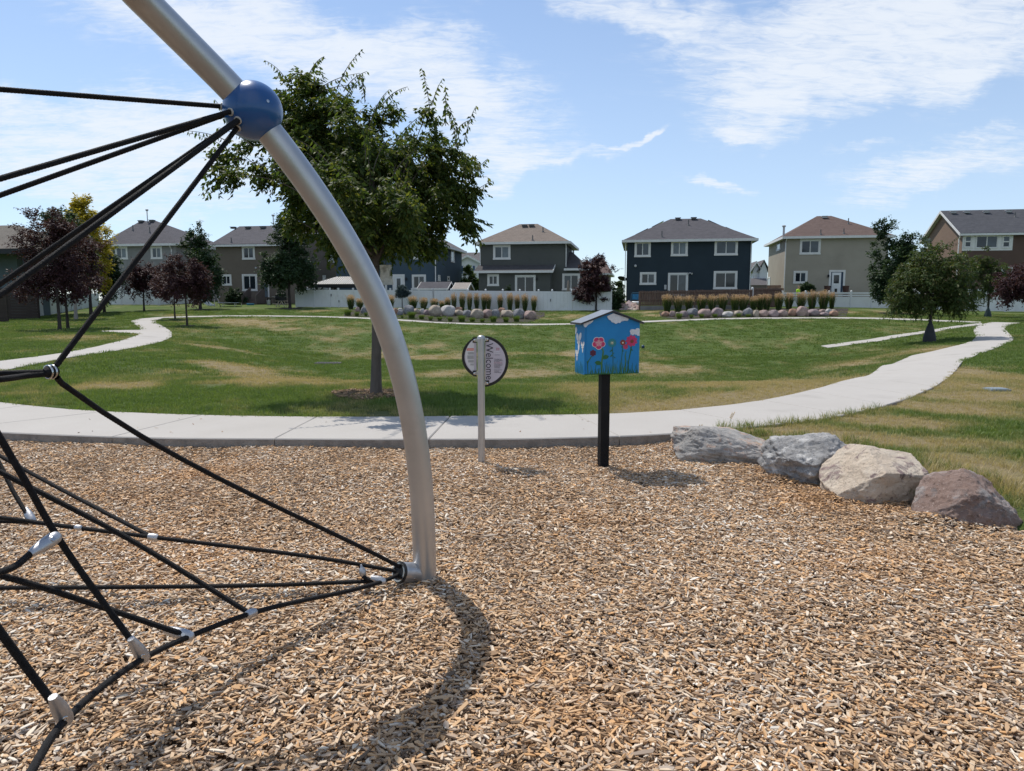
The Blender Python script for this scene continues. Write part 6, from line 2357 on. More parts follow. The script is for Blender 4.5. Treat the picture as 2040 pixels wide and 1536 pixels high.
shrub('shrub', 468, 606, [(466, 590, 17, 16), (478, 595, 12, 11), (458, 594, 10, 12)], 'lf_dark', 'dark round shrub against the wall of the taupe house', 61, (.14, .5), 40, 14, 5, Y=75)
shrub('shrub', 1220, 617, [(1222, 595, 18, 24), (1230, 600, 12, 20), (1215, 575, 12, 18)], 'lf_dark', 'dark bushy shrub between the plum tree and the rock pile', 62, (.15, .45), 50, 14, 5, Y=64)
shrub('shrub', 1234, 606, [(1234, 575, 8, 16), (1236, 590, 8, 14)], 'lf_mid', 'sunlit yellow-green shrub by the corner of the navy house', 63, (.15, .45), 24, 12, 5, Y=70)
shrub('shrub', 1604, 584, [(1605, 573, 10, 9), (1616, 576, 9, 7)], 'lf_dark', 'leafy dark shrub under the window of the beige house', 64, (.16, .45), 24, 12, 5, Y=74)
for (px, w_, h_, lb) in ((1009.5, 3.2, 9, 'slim dark conifer in the pot pair, the shorter of the two'), (1014.5, 3.4, 12, 'slim dark conifer beside the patio door, the taller of the two')):
    shrub('conifer', px, 590, [(px, 590 - h_, w_, h_ * 1.15), (px, 592 - h_ * .6, w_ * 1.2, h_ * .6)], 'lf_dark', lb, int(px), (.10, .3), 22, 12, 5, Y=72, group='slim conifers on the charcoal patio', cat='conifer')
# blue spruce grafted on a bare stem
small_tree('blue_spruce', 801.5, 616, [(801, 582, 13, 9), (801, 575, 8, 8), (795, 587, 8, 5), (808, 586, 8, 6)], 'needle', 'small blue spruce with ball crown on a bare stem in the mulch bed', 71, .045, (.11, .16), 60, 16, 10, shoots=0, droop=-.1, fork_f=.3, shell=.2, limbs=16)

# water bags on the two young ashes
def water_bag(px, py, hh, w_, mat, label):
    q = G(px, py)
    zc = (q - camo.location).length
    k_ = zc / F
    mb = MB()
    prof = [(-.05, w_ * .98), (.02, w_), (hh * .25, w_ * .95), (hh * .5, w_ * .72), (hh * .75, w_ * .45), (hh * .92, w_ * .22), (hh, w_ * .10)]
    mb.lathe(q, (0, 0, 1), [(a * k_, r * k_) for a, r in prof], 22)
    o = mb.build('watering_bag', mat, smooth=True)
    return tag(o, label, 'watering bag')


M['bagblack'] = mk('bag_black', (.012, .013, .016), (.02, .021, .024), 3, .6, bump=.5, bscale=10)
M['baggreen'] = mk('bag_green', (.012, .030, .028), None, rough=.6)
water_bag(1851, 682, 38, 10.5, M['bagblack'], 'black zipped watering bag around the foot of the path-side ash tree')
water_bag(1967.5, 631.5, 17, 5.5, M['baggreen'], 'dark green watering bag around the foot of the smaller ash tree')
# dark rings of mulch at the feet of lawn trees
for (px, py, rx) in ((577.5, 615, 1.0), (373, 650, .5), (349, 637, .5), (1778, 625, 1.1), (399, 617, .8)):
    q = G(px, py)
    mb = MB()
    vs = [Vector((q.x, q.y, h1(q.x, q.y) + .06))]
    for (f_, dz) in ((.85, .05), (1.0, -.02)):
        for k in range(24):
            a = k / 24 * 2 * math.pi
            x_, y_ = q.x + math.cos(a) * rx * f_ * (1 + .08 * math.sin(3 * a)), q.y + math.sin(a) * rx * f_
            vs.append(Vector((x_, y_, h1(x_, y_) + dz)))
    mb.add(vs, [(0, 1 + k, 1 + (k + 1) % 24) for k in range(24)] + [(1 + k, 25 + k, 25 + (k + 1) % 24, 1 + (k + 1) % 24) for k in range(24)])
    mb.build('mulch_ring', M['mulch'], smooth=True, kind='structure')
# ================================================================== fences
def gpt(px, py, Y=None):
    q = G(px, py) if Y is None else atY(px, py, Y)
    return Vector((q.x, q.y, h1(q.x, q.y)))


class Line:
    """a straight run on the ground between two points, addressed by picture x"""
    def __init__(self, a, b):
        self.a, self.b = Vector((a.x, a.y, 0)), Vector((b.x, b.y, 0))
        self.u = (self.b - self.a).normalized()
        self.n = Vector((-self.u.y, self.u.x, 0))
        if self.n.y < 0: self.n = -self.n

    def s(self, px, py=600):
        d = ray(px, py)
        d2 = Vector((d.x, d.y, 0))
        # a + u s = d t
        den = self.u.x * d2.y - self.u.y * d2.x
        return (self.a.y * d2.x - self.a.x * d2.y) / den

    def p(self, s, z=0.0, off=0.0):
        q = self.a + self.u * s + self.n * off
        q.z = z
        return q

    def zat(self, px, py):
        s = self.s(px, py)
        q = self.p(s)
        d = ray(px, py)
        return EYE + d.z * (q.y / d.y)


def vinyl_fence(a, b, posts, top, label, caps='dome', rails=False, gate=(), capmat='vinyl', bot_drop=.12):
    """white board fence; posts: picture x; top: picture y of the top at both ends"""
    L = Line(a, b)
    S = [L.s(px) for px in posts]
    zt0, zt1 = top
    z_ = lambda s: zt0 + (zt1 - zt0) * (s - S[0]) / (S[-1] - S[0])
    f = root('vinyl_fence', L.p(S[0], h1(L.p(S[0]).x, L.p(S[0]).y)), label, 'fence')
    for i, s in enumerate(S):
        q = L.p(s)
        zg = h1(q.x, q.y)
        mb = MB()
        mb.box((q.x, q.y, (z_(s) + .06 + zg - .2) / 2), (.125, .125, z_(s) + .06 - zg + .2), (L.u, L.n, UP))
        po = mb.build('post', M['vinyl'], f)
        mb = MB()
        top_ = Vector((q.x, q.y, z_(s) + .06))
        if caps == 'dome':
            mb.lathe(top_, UP, [(0, .09), (.03, .095), (.06, .085), (.10, .05), (.115, .012)], 10)
        else:
            mb.box(top_ + UP * .03, (.16, .16, .05), (L.u, L.n, UP))
            mb.box(top_ + UP * .09, (.13, .13, .07), (L.u, L.n, UP))
        mb.build('post_cap', M[capmat], po)
    for i in range(len(S) - 1):
        s0, s1 = S[i] + .064, S[i + 1] - .064
        q0, q1 = L.p(s0), L.p(s1)
        g0, g1 = h1(q0.x, q0.y) + .03, h1(q1.x, q1.y) + .03
        t0, t1 = z_(s0), z_(s1)

        def strip(za0, za1, zb0, zb1, th, mat=M['vinyl'], name='board', off=0.0, sub=None):
            mb = MB()
            mb.prism([L.p(s0, za0, off - th / 2), L.p(s1, za1, off - th / 2), L.p(s1, zb1, off - th / 2), L.p(s0, zb0, off - th / 2)], L.n * th)
            return mb.build(name, mat, f)
        strip(t0 - .14, t1 - .14, t0, t1, .05, name='rail')
        strip(g0, g1, g0 + .17, g1 + .17, .05, name='rail')
        if rails:
            hh = (t0 - g0)
            strip(t0 - .14 - .08 - .13, t1 - .14 - .08 - .13, t0 - .22, t1 - .22, .05, name='rail')
            pt0, pt1 = t0 - .42, t1 - .42
            strip(pt0 - .14, pt1 - .14, pt0, pt1, .05, name='rail')
        else:
            pt0, pt1 = t0, t1
        # tongue-and-groove panel: shallow upright boards
        nb = max(3, int((s1 - s0) / .28))
        mb = MB()
        for k in range(nb):
            a_, b_ = s0 + (s1 - s0) * k / nb + .004, s0 + (s1 - s0) * (k + 1) / nb - .004
            za, zb_ = g0 + .17 + (g1 - g0) * k / nb, pt0 - .14 + (pt1 - pt0) * k / nb
            mb.prism([L.p(a_, za - .01, -.012), L.p(b_, za - .01, -.012), L.p(b_, zb_ + .01, -.012), L.p(a_, zb_ + .01, -.012)], L.n * .024)
        mb.build('panel', M['vinyl'], f, kind='stuff')
    for (px, py) in gate:
        s = L.s(px)
        mb = MB()
        mb.box(L.p(s, L.zat(px, py), -.09), (.05, .05, .22), (L.u, L.n, UP))
        mb.build('gate_latch', M['dark'], f)
    return f, L, S, z_


def topz(L, px, py):
    return L.zat(px, py)


# white fence behind the planted bed
a_, b_ = gpt(589, 612, 67.5), gpt(1218, 619.5, 62.8)
LL = Line(a_, b_)
posts = [590, 626, 657.5, 674.6, 704, 740, 778, 821, 863.5, 899, 932.5, 967.5, 1001.7, 1035.5, 1073, 1100, 1139, 1178, 1217.5]
fA = vinyl_fence(a_, b_, posts[:9], (topz(LL, 590, 577), topz(LL, 863.5, 578.5)), 'white vinyl fence section with pale lantern post caps before the blue house', caps='lantern', gate=[(676, 600), (661, 588)], capmat='signlabel')
fB = vinyl_fence(LL.p(LL.s(863.5) + .126), b_, posts[8:], (topz(LL, 863.5, 578.5), topz(LL, 1217.5, 581.5)), 'white vinyl fence section with domed post caps before the charcoal house', gate=[(1097, 598)])
# the return of the same fence
r0_ = LL.p(LL.s(589))
r1_ = r0_ + HV * 9 + Vector((-.4, 0, 0))
LR = Line(r0_ + HV * .13, r1_)
S3 = [0, 2.2, 4.4, 6.6, 8.8]


def fence_run(p0, p1, n, hgt, label, z0=None, z1=None):
    L = Line(p0, p1)
    le = (L.b - L.a).length
    f = root('vinyl_fence', L.p(0, h1(p0.x, p0.y)), label, 'fence')
    za = h1(p0.x, p0.y) + hgt if z0 is None else z0
    zb_ = h1(p1.x, p1.y) + hgt if z1 is None else z1
    for i in range(n + 1):
        s = le * i / n
        q = L.p(s)
        zt = za + (zb_ - za) * i / n
        zg = h1(q.x, q.y)
        mb = MB()
        mb.box((q.x, q.y, (zt + .06 + zg - .2) / 2), (.125, .125, zt + .06 - zg + .2), (L.u, L.n, UP))
        mb.lathe((q.x, q.y, zt + .06), UP, [(0, .09), (.03, .095), (.06, .085), (.10, .05), (.115, .012)], 10)
        mb.build('post', M['vinyl'], f)
        if i < n:
            s0, s1 = s + .064, le * (i + 1) / n - .064
            t0, t1 = zt, za + (zb_ - za) * (i + 1) / n
            q1 = L.p(s1)
            g0, g1 = zg + .03, h1(q1.x, q1.y) + .03
            for (x0, x1, y0, y1) in ((t0 - .14, t1 - .14, t0, t1), (g0, g1, g0 + .17, g1 + .17)):
                mb = MB(); mb.prism([L.p(s0, x0, -.025), L.p(s1, x1, -.025), L.p(s1, y1, -.025), L.p(s0, y0, -.025)], L.n * .05); mb.build('rail', M['vinyl'], f)
            nb = max(3, int((s1 - s0) / .28))
            mb = MB()
            for k in range(nb):
                a2, b2 = s0 + (s1 - s0) * k / nb + .004, s0 + (s1 - s0) * (k + 1) / nb - .004
                z0k, z1k = g0 + .16 + (g1 - g0) * k / nb, t0 - .13 + (t1 - t0) * k / nb
                mb.prism([L.p(a2, z0k, -.012), L.p(b2, z0k, -.012), L.p(b2, z1k, -.012), L.p(a2, z1k, -.012)], L.n * .024)
            mb.build('panel', M['vinyl'], f, kind='stuff')
    return f


fence_run(r0_ + HV * .15, r0_ + HV * 7.0, 3, 1.66, 'white vinyl fence returning towards the taupe house from the lantern-capped fence', z0=topz(LL, 590, 577), z1=topz(LL, 590, 577) + .35)
e0 = LL.p(LL.s(1217.5))
fence_run(e0 + HV * .15, e0 + HV * 7.5, 3, 1.7, 'white vinyl fence running back beside the navy house', z0=topz(LL, 1217.5, 581.5), z1=topz(LL, 1217.5, 581.5) + .5)
# three-rail fence by the beige house
a_, b_ = gpt(1556, 611.5, 68.5), gpt(1905, 614.5, 66.5)
LC = Line(a_, b_)
vinyl_fence(a_, b_, [1557, 1604, 1650.6, 1695, 1737, 1780, 1823, 1866, 1904], (topz(LC, 1557, 582.5), topz(LC, 1904, 582)), 'white vinyl fence with open top rails before the beige house', rails=True)
a_, b_ = gpt(1908, 614.5, 66.4), gpt(2130, 615.5, 66)
LD = Line(a_, b_)
vinyl_fence(a_, b_, [1909, 1956, 2004, 2052, 2100, 2130], (topz(LD, 1909, 576), topz(LD, 2130, 575)), 'tall solid white vinyl fence before the brown gabled house')
# white fences on the far side of the plum trees
p0, p1 = gpt(77, 632, 60), gpt(197, 616, 74)
LE = Line(p0, p1)
fence_run(p0, p1, 6, 1.65, 'white vinyl fence behind the plum trees running up to the lawn', z0=LE.zat(77, 592), z1=LE.zat(197, 584))
p0, p1 = gpt(219, 609.5, 76), gpt(316, 609, 74.5)
fence_run(p0, p1, 4, 1.7, 'white vinyl fence in front of the pale grey house')
fence_run(p1 + HU * .14, p1 + HU * 1.4 + HV * 5, 2, 1.7, 'short white vinyl fence turning back beside the pale grey house')

# brown slat fence at the frame edge
M['slat'] = mk('dark_brown_slat', (.028, .018, .014), (.042, .028, .021), 2, .7, coord='World', stretch=(.3, .3, 6), bump=.3, bscale=12)
p1 = gpt(78, 632.5, 55)
p0 = Vector((p1.x - 6.4, p1.y - .2, 0))
Ls_ = Line(p0, p1)
f = root('slat_fence', Ls_.p(0, h1(p0.x, p0.y)), 'dark brown horizontal slat fence beside the plum trees', 'fence')
le = (Ls_.b - Ls_.a).length
zt = Ls_.zat(40, 574)
zg = h1(p1.x, p1.y)
for i in range(4):
    s = le * i / 3
    mb = MB(); q = Ls_.p(s); mb.box((q.x, q.y, (zt + zg - .3) / 2 + .03), (.12, .12, zt - zg + .36), (Ls_.u, Ls_.n, UP)); mb.build('post', M['slat'], f)
nb = 11
sh = (zt - zg) / nb
for k in range(nb):
    mb = MB()
    zc = zg + sh * (k + .5)
    gap_ = .022 if k > 6 else .008
    mb.box(Ls_.p(le / 2, zc, -.075), (le, .025, sh - gap_), (Ls_.u, Ls_.n, UP))
    mb.build('slat', M['slat'], f)
p1 = gpt(17, 640.5, 49)
p0 = Vector((p1.x - 4, p1.y - .15, 0))
Lg = Line(p0, p1)
f = root('slat_gate', Lg.p(0, h1(p0.x, p0.y)), 'dark brown framed gate standing in front of the slat fence', 'gate')
zt, zg = Lg.zat(5, 591), h1(p1.x, p1.y)
le = (Lg.b - Lg.a).length
for s in (le - .06, le - 2.4):
    mb = MB(); mb.box(Lg.p(s, (zt + zg) / 2), (.13, .13, zt - zg + .1), (Lg.u, Lg.n, UP)); mb.build('post', M['slat'], f)
for k in range(9):
    mb = MB(); zc = zg + (zt - zg) * (k + .5) / 9; mb.box(Lg.p(le - 1.23, zc, 0.02), (2.2, .03, (zt - zg) / 9 - .012), (Lg.u, Lg.n, UP)); mb.build('slat', M['slat'], f)

# brown picket fence by the navy house
M['picket'] = mk('stained_picket', (.095, .052, .036), (.15, .105, .082), 3, .85, coord='World', stretch=(6, 6, .6), bump=.4, bscale=20, dirt=(.19, .155, .13), dscale=1.2)
M['retaining'] = mk('concrete_base', (.17, .165, .165), (.22, .215, .21), 2, .9, coord='World')


def picket_fence(pa, pb, posts, ta, tb, label, base=None):
    L = Line(pa, pb)
    S = [L.s(px) for px in posts]
    za, zb_ = L.zat(posts[0], ta), L.zat(posts[-1], tb)
    z_ = lambda s: za + (zb_ - za) * (s - S[0]) / (S[-1] - S[0])
    f = root('picket_fence', L.p(S[0], h1(L.p(S[0]).x, L.p(S[0]).y)), label, 'fence')
    for s in S:
        q = L.p(s); zg = h1(q.x, q.y)
        mb = MB(); mb.box((q.x, q.y, (z_(s) + zg - .2) / 2), (.11, .11, z_(s) - zg + .2), (L.u, L.n, UP)); mb.build('post', M['picket'], f)
    for i in range(len(S) - 1):
        s0, s1 = S[i] + .056, S[i + 1] - .056
        q = L.p((s0 + s1) / 2); zg = h1(q.x, q.y)
        t_ = z_((s0 + s1) / 2)
        H_ = t_ - zg
        b0 = zg + (.36 if base else .08)
        for zz in (b0 + .12, zg + H_ * .56, t_ - .12):
            mb = MB(); mb.box(L.p((s0 + s1) / 2, zz, -.03), (s1 - s0, .045, .09), (L.u, L.n, UP)); mb.build('rail', M['picket'], f)
        mb = MB()
        nb = int((s1 - s0) / .135)
        for k in range(nb):
            sc2 = s0 + (s1 - s0) * (k + .5) / nb
            tt = t_ + random.uniform(-.02, .03) + .03
            w_ = (s1 - s0) / nb * random.uniform(.78, .92)
            mb.prism([L.p(sc2 - w_ / 2, b0, .0), L.p(sc2 + w_ / 2, b0, .0), L.p(sc2 + w_ / 2, tt - .05, .0), L.p(sc2 + w_ / 4, tt, .0), L.p(sc2 - w_ / 4, tt, .0), L.p(sc2 - w_ / 2, tt - .05, .0)], L.n * .02)
        mb.build('picket', M['picket'], f, kind='stuff')
        if base:
            mb = MB(); mb.box(L.p((s0 + s1) / 2, zg + .15, -.01), (s1 - s0, .10, .40), (L.u, L.n, UP)); mb.build('base_board', M['retaining'], f)


pa, pb = gpt(1274, 620, 62.5), gpt(1498, 612, 63.5)
picket_fence(pa, pb, [1274, 1328, 1384, 1441, 1497], 580.5, 576.5, 'brown wooden picket fence on a concrete base in front of the navy house', base=True)
pc, pd = gpt(1501, 612, 64.5), gpt(1556, 611, 66)
picket_fence(pc, pd, [1502, 1529, 1555], 575, 574.5, 'short darker wooden picket fence between navy and beige houses')
# white gate post between them
q = gpt(1497.5, 612, 64.2)
mb = MB(); mb.box((q.x, q.y, q.z + .85), (.16, .16, 1.9)); mb.lathe((q.x, q.y, q.z + 1.8), UP, [(0, .11), (.05, .10), (.11, .02)], 10)
tag(mb.build('gate_post', M['vinyl']), 'white gate post where the two wooden picket fences meet', 'post')

# ================================================================== planted beds
bedL_up = [(690, 616), (740, 617), (820, 617.5), (900, 618), (980, 619), (1060, 620), (1085, 623)]
bedL_dn = [(684, 631.5), (740, 632), (791, 635.4), (867, 641.8), (980, 645), (1050, 643), (1085, 630)]
ribbon('planting_bed', px_line(bedL_up), px_line(bedL_dn), .02, M['mulch'], n=70, na=8, rnd=.07)
bedR_up = [(1312, 621), (1360, 618.5), (1450, 616), (1560, 614.5), (1640, 614), (1690, 615)]
bedR_dn = [(1318, 634), (1361, 636.6), (1432, 634), (1500, 632.9), (1580, 631.7), (1686, 631)]
ribbon('planting_bed', px_line(bedR_up), px_line(bedR_dn), .02, M['mulch'], n=70, na=8, rnd=.07)

# boulders: shared shapes, each its own object
BM_ = {}
bcol = {'pink': ((.33, .235, .205), (.40, .30, .265), (.25, .18, .17)), 'tan': ((.36, .30, .235), (.43, .37, .30), (.27, .22, .18)), 'grey': ((.19, .19, .20), (.27, .27, .275), (.14, .14, .15)), 'white': ((.45, .43, .41), (.52, .50, .47), (.34, .31, .29)), 'rust': ((.34, .19, .13), (.40, .26, .19), (.25, .16, .12)), 'mauve': ((.26, .20, .205), (.33, .265, .26), (.2, .16, .165))}
rmats = {k: rock_mat('rock_' + k, *v, tuple(x * 1.25 for x in v[1]), .35) for k, v in bcol.items()}
for i in range(6):
    BM_[i] = lambda mat, i=i: rock_mesh('boulder', (1, 1, 1), [((.6, -.6, .7), .78 + .03 * i), ((-.7, -.3, .5), .80), ((.1, -1, .1), .86), ((0, .1, 1), .80)], 40 + i * 3, mat, sub=3, rough=.06, coarse=.10, power=2.3)
cache = {}


def far_rock(px, py_base, w_, h_, col, shape, label, group, tilt=0.0, dy=0.0):
    key = (col, shape)
    if key not in cache:
        cache[key] = BM_[shape](rmats[col])
    q = G(px, py_base)
    zc = (q - camo.location).dot(Vector((0, CP, -SP)))
    k_ = zc / F
    o = link('boulder', cache[key])
    rw, rh = w_ * k_ / 2 / .93, h_ * k_ / 2 / .80
    o.scale = (rw, rw * .8, rh)
    o.location = (q.x, q.y + rw * .55, h1(q.x, q.y) + .04 + rh * .72)
    o.rotation_euler = (random.uniform(-.08, .08), R(tilt), random.uniform(-.5, .5))
    return tag(o, label, 'boulder', group)


GL_ = 'boulders in the bed before the white fence'
for a in [(761, 624.5, 5, 6, 'white', 0, 'tiny pale stone at the thin end of the white-fence bed', 0), (712, 622, 8, 9, 'pink', 1, 'small pinkish stone beside the first dark tussock of the white-fence bed', 0), (725, 625.5, 13, 12, 'grey', 2, 'grey boulder beside the first feather grass clumps of the white-fence bed', 0),
          (787, 626.5, 11, 11, 'rust', 3, 'rust coloured small boulder next to the silver pole of the climber in the bed', 0), (797, 622, 10, 7, 'white', 4, 'pale flat stone lying on top at the foot of the blue spruce', 0), (797, 629, 12, 9, 'grey', 5, 'round grey stone under the pale flat one by the blue spruce', 0),
          (813, 627.5, 22, 17, 'grey', 0, 'big blue-grey rounded boulder just past the blue spruce', -14), (830, 626.5, 13, 10, 'tan', 1, 'tan boulder half behind the large bright tussock', 10), (841, 626.5, 9, 10, 'white', 2, 'narrow pale upright stone between tan and dark grey ones', -12), (850, 628.5, 12, 10, 'mauve', 3, 'small dusky grey stone leaning on the large tan dome', 8),
          (866.5, 631.5, 25, 21, 'tan', 4, 'large smooth tan dome-shaped boulder of the white-fence bed', 4), (892, 630.5, 28, 20, 'white', 5, 'largest whitish boulder with a ridged top in the white-fence bed', 0), (913, 621, 15, 8, 'rust', 0, 'reddish flat stone lying behind the row by the feather grasses', 0), (914, 630, 19, 11, 'tan', 1, 'broad tan-grey boulder beside the largest whitish one', 5),
          (930.5, 632.5, 18, 13, 'grey', 2, 'dark grey boulder between tan-grey and round beige boulders', 0), (950.5, 635.5, 25, 18, 'tan', 3, 'round beige boulder with smooth flat top', 0), (971.5, 634.5, 20, 16, 'pink', 4, 'pinkish white boulder with a pointed top', 10), (987, 634.5, 18, 16, 'grey', 5, 'blue-grey boulder leaning over the pinkish white one', -22),
          (999, 623.5, 14, 9, 'rust', 0, 'reddish stone perched behind the blue-grey leaning boulder', 0), (1010.5, 633.5, 25, 14, 'tan', 1, 'wide low tan boulder beside the reddish perched stone', 0), (1034, 636.5, 23, 19, 'grey', 2, 'tall pale grey rounded boulder second from the pink end stone', 0), (1057, 637, 23, 16, 'pink', 3, 'smooth pale pink end boulder of the white-fence bed', 4)]:
    far_rock(*a[:7], GL_, a[7])
GR_ = 'boulders in the bed before the wooden fence'
for a in [(1326.5, 632, 15, 10, 'rust', 0, 'orange-tinged end boulder of the wooden-fence bed', -6), (1340, 632, 12, 11, 'pink', 1, 'small pink boulder next to the orange-tinged end one', 0), (1350, 627, 6, 4, 'tan', 2, 'tiny pale stone behind the first bright tussock', 0), (1363, 633, 17, 12, 'mauve', 2, 'dusky mauve boulder beside the first bright tussock', 0), (1381.5, 630, 21, 14, 'grey', 3, 'dark grey angular boulder raised behind its neighbours', -8), (1406, 633.5, 26, 16, 'pink', 4, 'wide pink boulder with flat crown behind two tussocks', 0),
          (1430.5, 632.5, 22, 17, 'mauve', 5, 'squarish mauve boulder with overhanging top', 6), (1451, 633, 22, 11, 'white', 0, 'low whitish egg-shaped boulder of the wooden-fence bed', -6), (1473, 631.5, 18, 11, 'tan', 1, 'pale boulder half behind a small green tussock', 0), (1492, 632, 20, 16, 'grey', 2, 'grey wedge boulder sloping up to one side', -20), (1507, 632.5, 11, 13, 'tan', 3, 'narrow tan boulder between the grey wedge and the pink pair', 0), (1523.5, 632.5, 19, 13, 'pink', 4, 'first of two touching pink boulders with rounded backs', 0), (1542.5, 632.5, 20, 13, 'mauve', 5, 'second of two touching pinkish boulders, the speckled one', 0),
          (1561.5, 631.5, 19, 12, 'pink', 0, 'smooth oval pink boulder sloping gently', 8), (1581, 631, 17, 14, 'rust', 1, 'squarish brown-pink block boulder', 0), (1599, 631.5, 20, 19, 'pink', 2, 'tallest pink boulder with a shoulder on one side', 10), (1608, 631, 10, 9, 'pink', 3, 'small pink stone tucked against the tallest boulder', 0), (1623, 631, 24, 13, 'mauve', 4, 'long rounded mauve-pink boulder after the tallest one', 0), (1640, 624.5, 13, 7, 'pink', 5, 'flat stone on top of the heap at the bed end', 0), (1652, 625.5, 11, 9, 'white', 0, 'pale round stone on top of the heap at the bed end', 0), (1662, 624.5, 10, 7, 'tan', 1, 'tan stone on top at the outer edge of the heap', 0), (1644, 630.8, 19, 7, 'mauve', 2, 'low flat mauve stone at the foot of the heap', 0), (1663, 630.8, 16, 10, 'rust', 3, 'brown-pink outer stone at the foot of the heap', 0)]:
    far_rock(*a[:7], GR_, a[7])

# feather reed grasses
M['reed_green'] = leaf_mat('reed_green', [(.030, .060, .018), (.055, .090, .028), (.085, .115, .040)], .3)
M['plume'] = leaf_mat('reed_plume', [(.36, .24, .16), (.48, .34, .24), (.58, .45, .33)], .25)


def blades(n, rng, rb, rt_, h0, h1_, wd, zb=0.0, bend=.3, seg=3):
    V, Fc = [], []
    a = rng.uniform(0, 6.283, n)
    r_ = rb * np.sqrt(rng.random(n))
    bx, by = r_ * np.cos(a), r_ * np.sin(a)
    hh = rng.uniform(h0, h1_, n)
    ox = (rt_ - rb) * rng.normal(.6, .5, n)
    tx, ty = bx + np.cos(a) * ox, by + np.sin(a) * ox
    pa_ = rng.uniform(0, 6.283, n)
    sx, sy = np.cos(pa_), np.sin(pa_)
    q = np.linspace(0, 1, seg + 1)
    for i, t_ in enumerate(q):
        w_ = wd * (1 - .75 * t_) * .5
        cx2 = bx + (tx - bx) * t_ ** (1 + bend * 3)
        cy2 = by + (ty - by) * t_ ** (1 + bend * 3)
        cz2 = zb + hh * (t_ - bend * .35 * t_ ** 3)
        V.append(np.stack([cx2 - sx * w_, cy2 - sy * w_, cz2], -1))
        V.append(np.stack([cx2 + sx * w_, cy2 + sy * w_, cz2], -1))
    V = np.stack(V, 1)
    m_ = V.shape[1]
    i0 = np.arange(n)[:, None] * m_
    Fc = np.concatenate([i0 + [2 * k, 2 * k + 1, 2 * k + 3, 2 * k + 2] for k in range(seg)], 0)
    return V.reshape(-1, 3), Fc


reeds = []
for k in range(4):
    rng = np.random.default_rng(300 + k)
    v_, f_ = blades(340, rng, .13, .28, .75, 1.2, .020, bend=.16)
    mg = np_mesh('reed_blades', v_, f_, M['reed_green'])
    # plumes: thin stems that carry a narrow tuft
    v1, f1 = blades(80, rng, .10, .26, 1.08, 1.42, .010, bend=.05)
    n = 80 * 9
    base = np.repeat(v1.reshape(80, -1, 3)[:, -1], 9, 0)
    rootp = np.repeat(v1.reshape(80, -1, 3)[:, -4], 9, 0)
    fr_ = rng.random(n)[:, None]
    pos_ = base - (base - rootp) * fr_ * .92
    d_ = (base - rootp) / np.linalg.norm(base - rootp, axis=1)[:, None] + rng.normal(0, .28, (n, 3))
    L2 = rng.uniform(.05, .10, n)
    v2, f2 = leaf_arrays(pos_, d_, rng.normal(0, 1, (n, 3)), L2, L2 * .30)
    f1t = np.concatenate([f1[:, [0, 1, 2]], f1[:, [0, 2, 3]]], 0)
    mp_ = np_mesh('reed_plumes', np.concatenate([v1, v2]), np.concatenate([f1t, f2 + len(v1)]), M['plume'])
    reeds.append((mg, mp_))


def reed(px, py_base, top_py, w_, label, group):
    q = G(px, py_base)
    zc = (q - camo.location).dot(Vector((0, CP, -SP)))
    zt = EYE + ray(px, top_py).z * zc
    q.z = h1(q.x, q.y) + .04
    k_ = zc / F
    o = root('feather_grass', q, label, 'ornamental grass', group)
    s = (zt - q.z) / 1.42
    sx = w_ * k_ / .50
    mg, mp_ = reeds[random.randrange(4)]
    a = link('blades', mg, o)
    c = link('plumes', mp_, o)
    o.scale = (sx, sx, s)
    o.rotation_euler = (0, 0, random.uniform(0, 6))
    return o


GRP1, GRP2 = 'feather reed grasses along the white fence', 'feather reed grasses along the wooden fence'
ord_ = ['first', 'second', 'third', 'fourth', 'fifth', 'sixth', 'seventh', 'eighth', 'ninth', 'tenth', 'eleventh', 'twelfth', 'thirteenth', 'fourteenth', 'fifteenth', 'sixteenth', 'seventeenth', 'eighteenth', 'nineteenth']
for i, (px, pb_, pt_, w_) in enumerate([(699, 617, 586, 17), (717, 618, 593, 16), (778, 619, 586, 17), (823, 619, 588, 19), (844, 620, 591, 17), (865, 619, 593, 17), (881, 619, 597, 13), (892, 618, 591, 13), (904.5, 620, 582, 12), (921, 620, 581, 13), (935.5, 620, 581.5, 12), (949.5, 620, 582, 12), (964.5, 620, 583, 12), (973, 620, 584, 12), (996.5, 620, 584, 12), (1016, 621, 582, 14), (1030.5, 621, 585, 12), (1045.5, 621, 583.5, 14), (1063.5, 621, 587.5, 13)]):
    far = 'short broad' if i < 8 else 'tall slim'
    reed(px, pb_, pt_, w_, '%s feather reed grass, %s of the white-fence row counted from the lantern-capped fence end' % (far, ord_[i]), GRP1)
for i, (px, pb_, pt_, w_) in enumerate([(1329, 622, 585, 21), (1351, 622, 587, 20), (1372.5, 621, 587, 20), (1397, 620, 586, 22), (1418, 620, 586, 20), (1439, 619, 584, 21), (1464, 619, 585, 22), (1480, 619, 585, 22), (1501, 618, 589, 18), (1514, 618, 585, 18), (1527, 618, 584, 19), (1551, 618, 581, 20), (1571.5, 617, 581, 20), (1595.5, 618, 580, 21), (1617, 617, 577, 20), (1640, 617, 576, 23), (1656.5, 616, 580, 14)]):
    reed(px, pb_, pt_, w_, 'tan-plumed feather reed grass, %s of the wooden-fence row counted from the navy house corner' % ord_[i], GRP2)

# low tussocks
tus = []
for k in range(4):
    rng = np.random.default_rng(400 + k)
    v_, f_ = blades(420, rng, .20, .46, .24, .46, .022, bend=.6)
    tus.append(np_mesh('tussock', v_, f_, leaf_mat('tussock_green_%d' % k, [(.055, .095, .022), (.090, .14, .034), (.13, .175, .050)], .35)))


